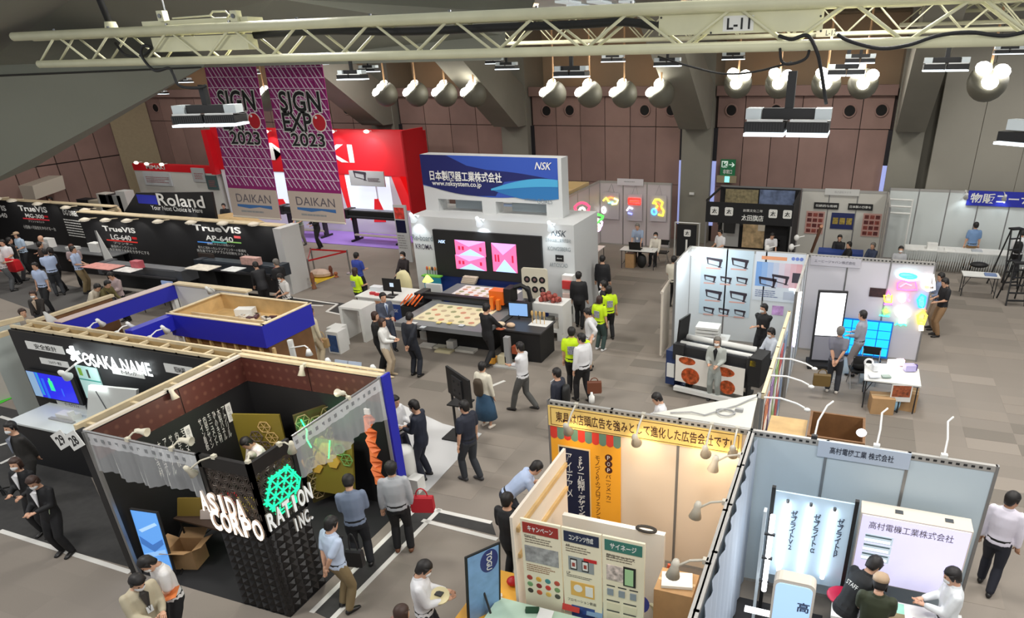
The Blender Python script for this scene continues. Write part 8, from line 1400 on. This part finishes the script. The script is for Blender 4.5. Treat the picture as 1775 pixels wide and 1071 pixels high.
pp('woman in lime green staff shirt and dark green trousers, nearer one', at(1040, 607), 15, LIME, (50, 70, 66), pose='side', H=1.58, style='bob', extra='vest_print', hair='b', shoe=(220, 220, 220))
pp('woman in lime green staff shirt and black trousers, farther one', at(1056, 588), 330, LIME, BKC, pose='side', H=1.6, style='bob', extra='vest_print')
pp('man in black suit and mask behind the lime green shirts', hd_(1047, 488, 1.7), 250, WS, BKC, jacket=(26, 26, 30), pose='side', mask=True, H=1.7)
pp('man in black suit walking away beside the video wall', at(1005, 568), 350, WS, BKC, jacket=(22, 22, 25), pose='side', H=1.74, walk=.1)
pp('man in black suit farther down the middle aisle', hd_(1044, 444, 1.7), 355, WS, BKC, jacket=(26, 26, 30), pose='side', H=1.7)
pp('man in beige shirt and black trousers seen from behind beside the printer booth', at(1165, 533), 5, (206, 200, 184), BKC, pose='front', H=1.7)
pp('grey-haired man in light blue shirt standing at the far reception table', hd_(1107, 386, 1.65), 180, (150, 166, 190), NV, pose='table', H=1.65, lean=14, hair='g', badge=True)
pp('woman in cream jacket and mask seated at the far reception table', (-7.0, 26.55), 180, (216, 210, 196), BKC, pose='table', top_long=True, sit=.5, mask=True, H=1.6)
# --- company booth
pp('man in grey-blue suit facing right beside the white counter', at(678, 608), 120, (200, 210, 226), (60, 66, 80), jacket=(70, 76, 92), tie=(90, 110, 150), pose='front', H=1.72)
pp('woman in black dress beside the man in grey-blue suit', at(664, 640), 70, BKC, BKC, jacket=(24, 24, 26), pose='front', H=1.62, style='bob', hair='b')
pp('woman in white jacket and beige skirt talking to the sales staff', at(676, 652), 75, (230, 230, 226), (196, 178, 152), pose='hold', top_long=True, H=1.6, style='bob', hair='b', shoe=(200, 180, 150), untucked=True)
pp('man in dark suit with hands clasped behind back watching the cutter', at(722, 652), 5, WS, (30, 34, 44), jacket=(28, 32, 42), pose='behind', H=1.74, look=(0, 14))
pp('man in black suit stepping past the flatbed cutter', at(850, 634), 20, WS, BKC, jacket=(24, 24, 27), pose='reach', H=1.74, walk=.22, look=(0, 10))
pp('woman with long brown hair in lime green staff shirt at the left', at(628, 548), 10, LIME, BKC, pose='front', H=1.6, style='long', hair='b', extra='vest_print')
pp('person in royal blue top behind the woman with long brown hair', at(630, 520), 5, (50, 70, 160), BKC, pose='front', H=1.66)
pp('man in dark brown top sitting at the reception counter monitor', hd_(697, 430, 1.5), 190, (44, 36, 38), BKC, pose='table', sit=.55, top_long=True, H=1.7, mask=True)
# --- printer booth and neon booth
pp('woman in pale grey coat and mask in front of the laminating printer', at(1237, 692), 185, BKC, (150, 156, 152), jacket=(176, 180, 174), pose='front', mask=True, H=1.6, style='bob', hair='g')
pp('man in black T-shirt and mask with crossed arms by the poster wall', hd_(1326, 528, 1.72), 200, (30, 30, 32), BKC, pose='cross', mask=True, H=1.72, style='short', look=(20, 0))
pp('man in white shirt and mask sitting behind the laminating printer', (-1.35, 16.6), 235, (206, 212, 222), BKC, pose='table', top_long=True, sit=.62, mask=True, H=1.72, look=(0, 12))
pp('grey-haired man in grey T-shirt with hands behind his back', at(1441, 680), 5, (108, 108, 118), (44, 46, 52), pose='behind', H=1.68, hair='g', shoe=(214, 206, 196))
bag('olive brown tote bag held behind the back of the man in grey T-shirt', PZ(1427, 640, .74), .4, .3, .12, (104, 82, 40), .1, .12, name='tote_bag')
pp('man in grey long-sleeved shirt standing before the cyan panel', at(1480, 650), 290, (150, 152, 162), (140, 132, 130), pose='front', top_long=True, H=1.72)
pp('man in black T-shirt and khaki trousers at the right end of the neon wall', at(1622, 582), 250, (26, 26, 30), (140, 110, 78), pose='front', H=1.72, look=(0, 18))
pp('person in grey-blue shirt partly hidden behind the man in black T-shirt', at(1615, 570), 255, (130, 142, 170), (150, 130, 110), pose='front', top_long=True, H=1.7, look=(0, 10))
pp('man in blue shirt and brown trousers at the sales corner table', at(1675, 466), 350, (110, 140, 180), (120, 92, 56), pose='side', H=1.72, walk=.1)
bag('brown paper bag carried by the man at the sales corner', PZ(1676, 428, .85), .4, .3, .12, (150, 116, 84), .2, .05, name='paper_bag')
pp('man with black backpack and white shirt beside the tall ladder', at(1752, 482), 15, WS, BKC, pose='front', H=1.7, extra='backpack', walk=.2, top_long=True, look=(0, 15))
# --- booths at the back right
pp('white-shirted person facing left in the black draped booth', hd_(1250, 398, 1.62), 215, WS, BKC, pose='front', H=1.62, look=(0, 10))
pp('person in white shirt bending at the right of the black draped booth', hd_(1336, 406, 1.45), 160, WS, BKC, pose='table', H=1.6, lean=25)
pp('dark-clothed person seated left in the white poster booth', hd_(1457, 405, 1.3), 190, BKC, BKC, pose='table', sit=.5, H=1.62, top_long=True)
pp('second dark-clothed person seated in the white poster booth', hd_(1474, 417, 1.3), 250, BKC, BKC, pose='table', sit=.5, H=1.62, top_long=True)
pp('person in navy top with grey hair leaning in the right of the poster booth', hd_(1515, 420, 1.25), 220, (50, 60, 84), BKC, pose='table', sit=.5, H=1.6, hair='g', top_long=True)
pp('person with a mask in grey top behind the neon booth wall', hd_(1562, 430, 1.5), 180, (170, 172, 176), BKC, pose='front', H=1.55, mask=True)
# --- right and bottom edge
pp('dark-haired man in white shirt and navy trousers at the far right', at(1706, 1020), 20, (226, 220, 232), (28, 30, 42), pose='side', top_long=True, H=1.76, walk=.14, hair='k', skin=SKIN2, look=(40, 0))
pp('man in black T-shirt leaning over the sample counter', hd_(1483, 990, 1.52), 45, (22, 24, 26), BKC, pose='reach', H=1.72, lean=30, extra='back_text', look=(0, 12))
pp('man in beige cap and dark green T-shirt at the sample counter', hd_(1527, 1008, 1.64), 5, (48, 54, 34), BKC, pose='hold', H=1.68, style='cap', look=(0, 20))
pp('man in white shirt and mask facing left at the sample counter', hd_(1662, 992, 1.66), 265, (226, 230, 232), BKC, pose='hold', H=1.7, top_long=True, mask=True, look=(0, 15))
pp('man in white shirt holding a round cream box at the bottom centre', hd_(722, 976, 1.7), 60, WS, (34, 36, 44), pose='hold', H=1.72, top_long=True, mask=True, look=(0, 26))
c_ = PZ(763, 1036, 1.12); t = thing('round_box', 'round cream box with dark tray held by the man at the bottom centre', 'box', c_); mb = MB(); mb.lathe([(.1, 0), (.13, .05), (.13, .07)], c_, V3((.2, -.3, .9)), 16); ob('body', mb, mat((216, 204, 160), .5), t); mb = MB(); mb.box(c_ + V3((-.05, -.05, .07)), c_ + V3((.05, .03, .09))); ob('dark_tray', mb, DARK, t)
pp('dark-haired person cut off at the bottom edge beside the man with the round box', hd_(692, 1054, 1.62), 20, (150, 110, 100), BKC, pose='side', H=1.62, hair='b', style='bob')
pp('man in black vest suit seen from behind at the cream display panels', hd_(877, 858, 1.7), 10, BKC, BKC, jacket=(24, 24, 27), pose='front', H=1.7)
pp('man in light blue shirt bending over beside the white ribbed partition', (-4.7, 8.75), 60, LB, (40, 44, 56), pose='hold', H=1.7, lean=48, top_long=False)
pp('man in white shirt and black hair behind the white storage roof', hd_(1146, 684, 1.62), 250, WS, BKC, pose='hold', H=1.66, top_long=True, look=(0, 25))
pp('man in white shirt working inside the tower booth, head bowed', hd_(445, 750, 1.6), 200, (230, 220, 214), BKC, pose='table', H=1.64, lean=16, look=(0, 25), top_long=True)
# --- behind the blue fascia box and upper left
pp('person in cream coat and trousers with beige shoulder bag behind the blue box', at(556, 632), 20, (206, 196, 168), (206, 190, 160), pose='side', H=1.62, top_long=True, untucked=True, hair='b')
bag('beige shoulder bag of the person in cream coat', PZ(556, 575, .95), .34, .26, .12, (176, 146, 100), .1, .18, name='shoulder_bag')
pp('person in black beside the blue box and the white board', at(517, 632), 10, BKC, BKC, pose='side', H=1.68, top_long=True)
pp('man in white T-shirt with black strap and mask behind the plywood box', hd_(488, 474, 1.66), 200, (226, 224, 220), BKC, pose='front', H=1.66, extra='strap', mask=True, look=(0, 20))
pp('grey-haired man in black suit and mask with red lanyard by the white pillar', hd_(478, 450, 1.7), 280, (190, 60, 70), BKC, jacket=(24, 24, 27), pose='front', H=1.7, hair='g', mask=True)
pp('person in dark suit stooping at the dark wide printer', hd_(448, 466, 1.45), 300, BKC, BKC, jacket=(26, 26, 30), pose='table', H=1.68, lean=24)
pp('man in grey trousers and pale shirt behind the right magenta banner', at(527, 424), 170, (150, 170, 150), (120, 116, 112), pose='front', H=1.7)
pp('man in black suit behind the right magenta banner', at(556, 430), 200, WS, BKC, jacket=(24, 24, 27), pose='front', H=1.74, walk=.1)
pp('young person in plaid shirt reading behind the blue header beam', at(222, 556), 175, (176, 156, 156), BKC, pose='hold', H=1.66, look=(0, 22), untucked=True, top_long=True)
pp('person in cream shirt bending over behind the blue header beam', at(178, 572), 80, (206, 196, 178), BKC, pose='reach', H=1.66, lean=38)
pp('person in olive jacket with backpack leaning at the black printer table', hd_(172, 490, 1.5), 80, (96, 88, 50), BKC, pose='reach', H=1.66, lean=30, extra='backpack', top_long=True)
pp('man in light blue short-sleeved shirt walking in the left aisle', at(92, 540), 170, LB, BKC, pose='side', H=1.7, walk=.08)
pp('person in dark jacket and mask crouching in the left aisle', hd_(56, 505, 1.25), 150, (190, 170, 150), BKC, jacket=(44, 38, 34), pose='low', sit=.48, mask=True, H=1.66, hair='b')
pp('dark-haired person seen behind the timber side wall at the left edge', hd_(36, 536, 1.62), 100, (150, 140, 130), BKC, pose='side', H=1.62, hair='b')
pp('man in light blue shirt and dark trousers holding papers at the left booth', at(106, 512), 300, LB, (50, 52, 56), pose='hold', H=1.7)
pp('person in black dress with masked face behind the man holding papers', at(114, 505), 230, BKC, BKC, pose='front', H=1.64, mask=True, style='bob', top_long=True)
pp('man in light blue shirt and khaki trousers at the grey wide printer', at(152, 508), 60, LB, KH, pose='front', H=1.72)
pp('bald man in grey top in the crowd at the left booth', hd_(70, 409, 1.68), 190, (150, 148, 146), BKC, pose='front', H=1.68, style='bald')
pp('person in brown shirt in the crowd at the left booth', hd_(66, 420, 1.66), 20, (70, 56, 50), (160, 150, 130), pose='front', H=1.66)
pp('person in wide hat and pale blue shirt at the left counter', hd_(28, 403, 1.66), 180, (176, 196, 216), BKC, pose='front', H=1.66, style='cap')
pp('man in black T-shirt seen from behind in the crowd at the far left', at(42, 486), 30, (24, 24, 26), GY, pose='behind', H=1.68)
w, M = pp('person in grey trousers carrying a red bag at the left edge', at(22, 504), 20, (200, 190, 190), GY, pose='bag', H=1.68)
bag('big red bag carried at the left edge of the picture', PZ(12, 448, 1.1), .9, .45, .3, (206, 24, 36), .1, .02, name='carrier_bag')
pp('reddish-haired person at the corner of the left counter', hd_(122, 424, 1.6), 120, (170, 150, 150), BKC, pose='front', H=1.6, hair='r', style='bob')
pp('man in white shirt at the left edge of the crowd', hd_(3, 416, 1.7), 160, WS, BKC, pose='front', H=1.7)
pp('small figure before the white wall of the red booth', hd_(338, 318, 1.7), 190, BKC, BKC, pose='side', H=1.7)
pp('seated dark figure left of the left magenta banner', hd_(385, 345, 1.5), 160, BKC, BKC, pose='table', sit=.5, H=1.66)
pp('distant figure above the left black wall', hd_(87, 342, 1.7), 190, (60, 56, 60), BKC, pose='side', H=1.7)
pp('distant dark figure among the equipment heap', hd_(190, 335, 1.7), 200, (40, 40, 60), BKC, pose='front', H=1.7)
# fuse the surfaces
for o_, vx, it in PEND:
    r = o_.modifiers.new('fuse', 'REMESH'); r.mode = 'VOXEL'; r.voxel_size = vx; r.use_smooth_shade = True
    s_ = o_.modifiers.new('smooth', 'SMOOTH'); s_.iterations = it; s_.factor = .5
dg = bpy.context.evaluated_depsgraph_get(); dg.update()
for o_, vx, it in PEND:
    me = bpy.data.meshes.new_from_object(o_.evaluated_get(dg)); me.name = 'figure'
    if '_hand' in o_:
        hm = HANDS[o_['_hand']]; a_ = np.empty(len(me.vertices) * 3); me.vertices.foreach_get('co', a_); n0 = len(me.vertices)
        fs = [tuple(p.vertices) for p in me.polygons]; m2 = bpy.data.meshes.new('figure'); m2.from_pydata([tuple(v) for v in a_.reshape(-1, 3)] + hm.v, [], fs + [tuple(i + n0 for i in f_) for f_ in hm.f])
        m2.materials.append(me.materials[0]); me = m2; del o_['_hand']; del o_['_h']
    me.polygons.foreach_set('use_smooth', [True] * len(me.polygons)); o_.modifiers.clear(); o_.data = me
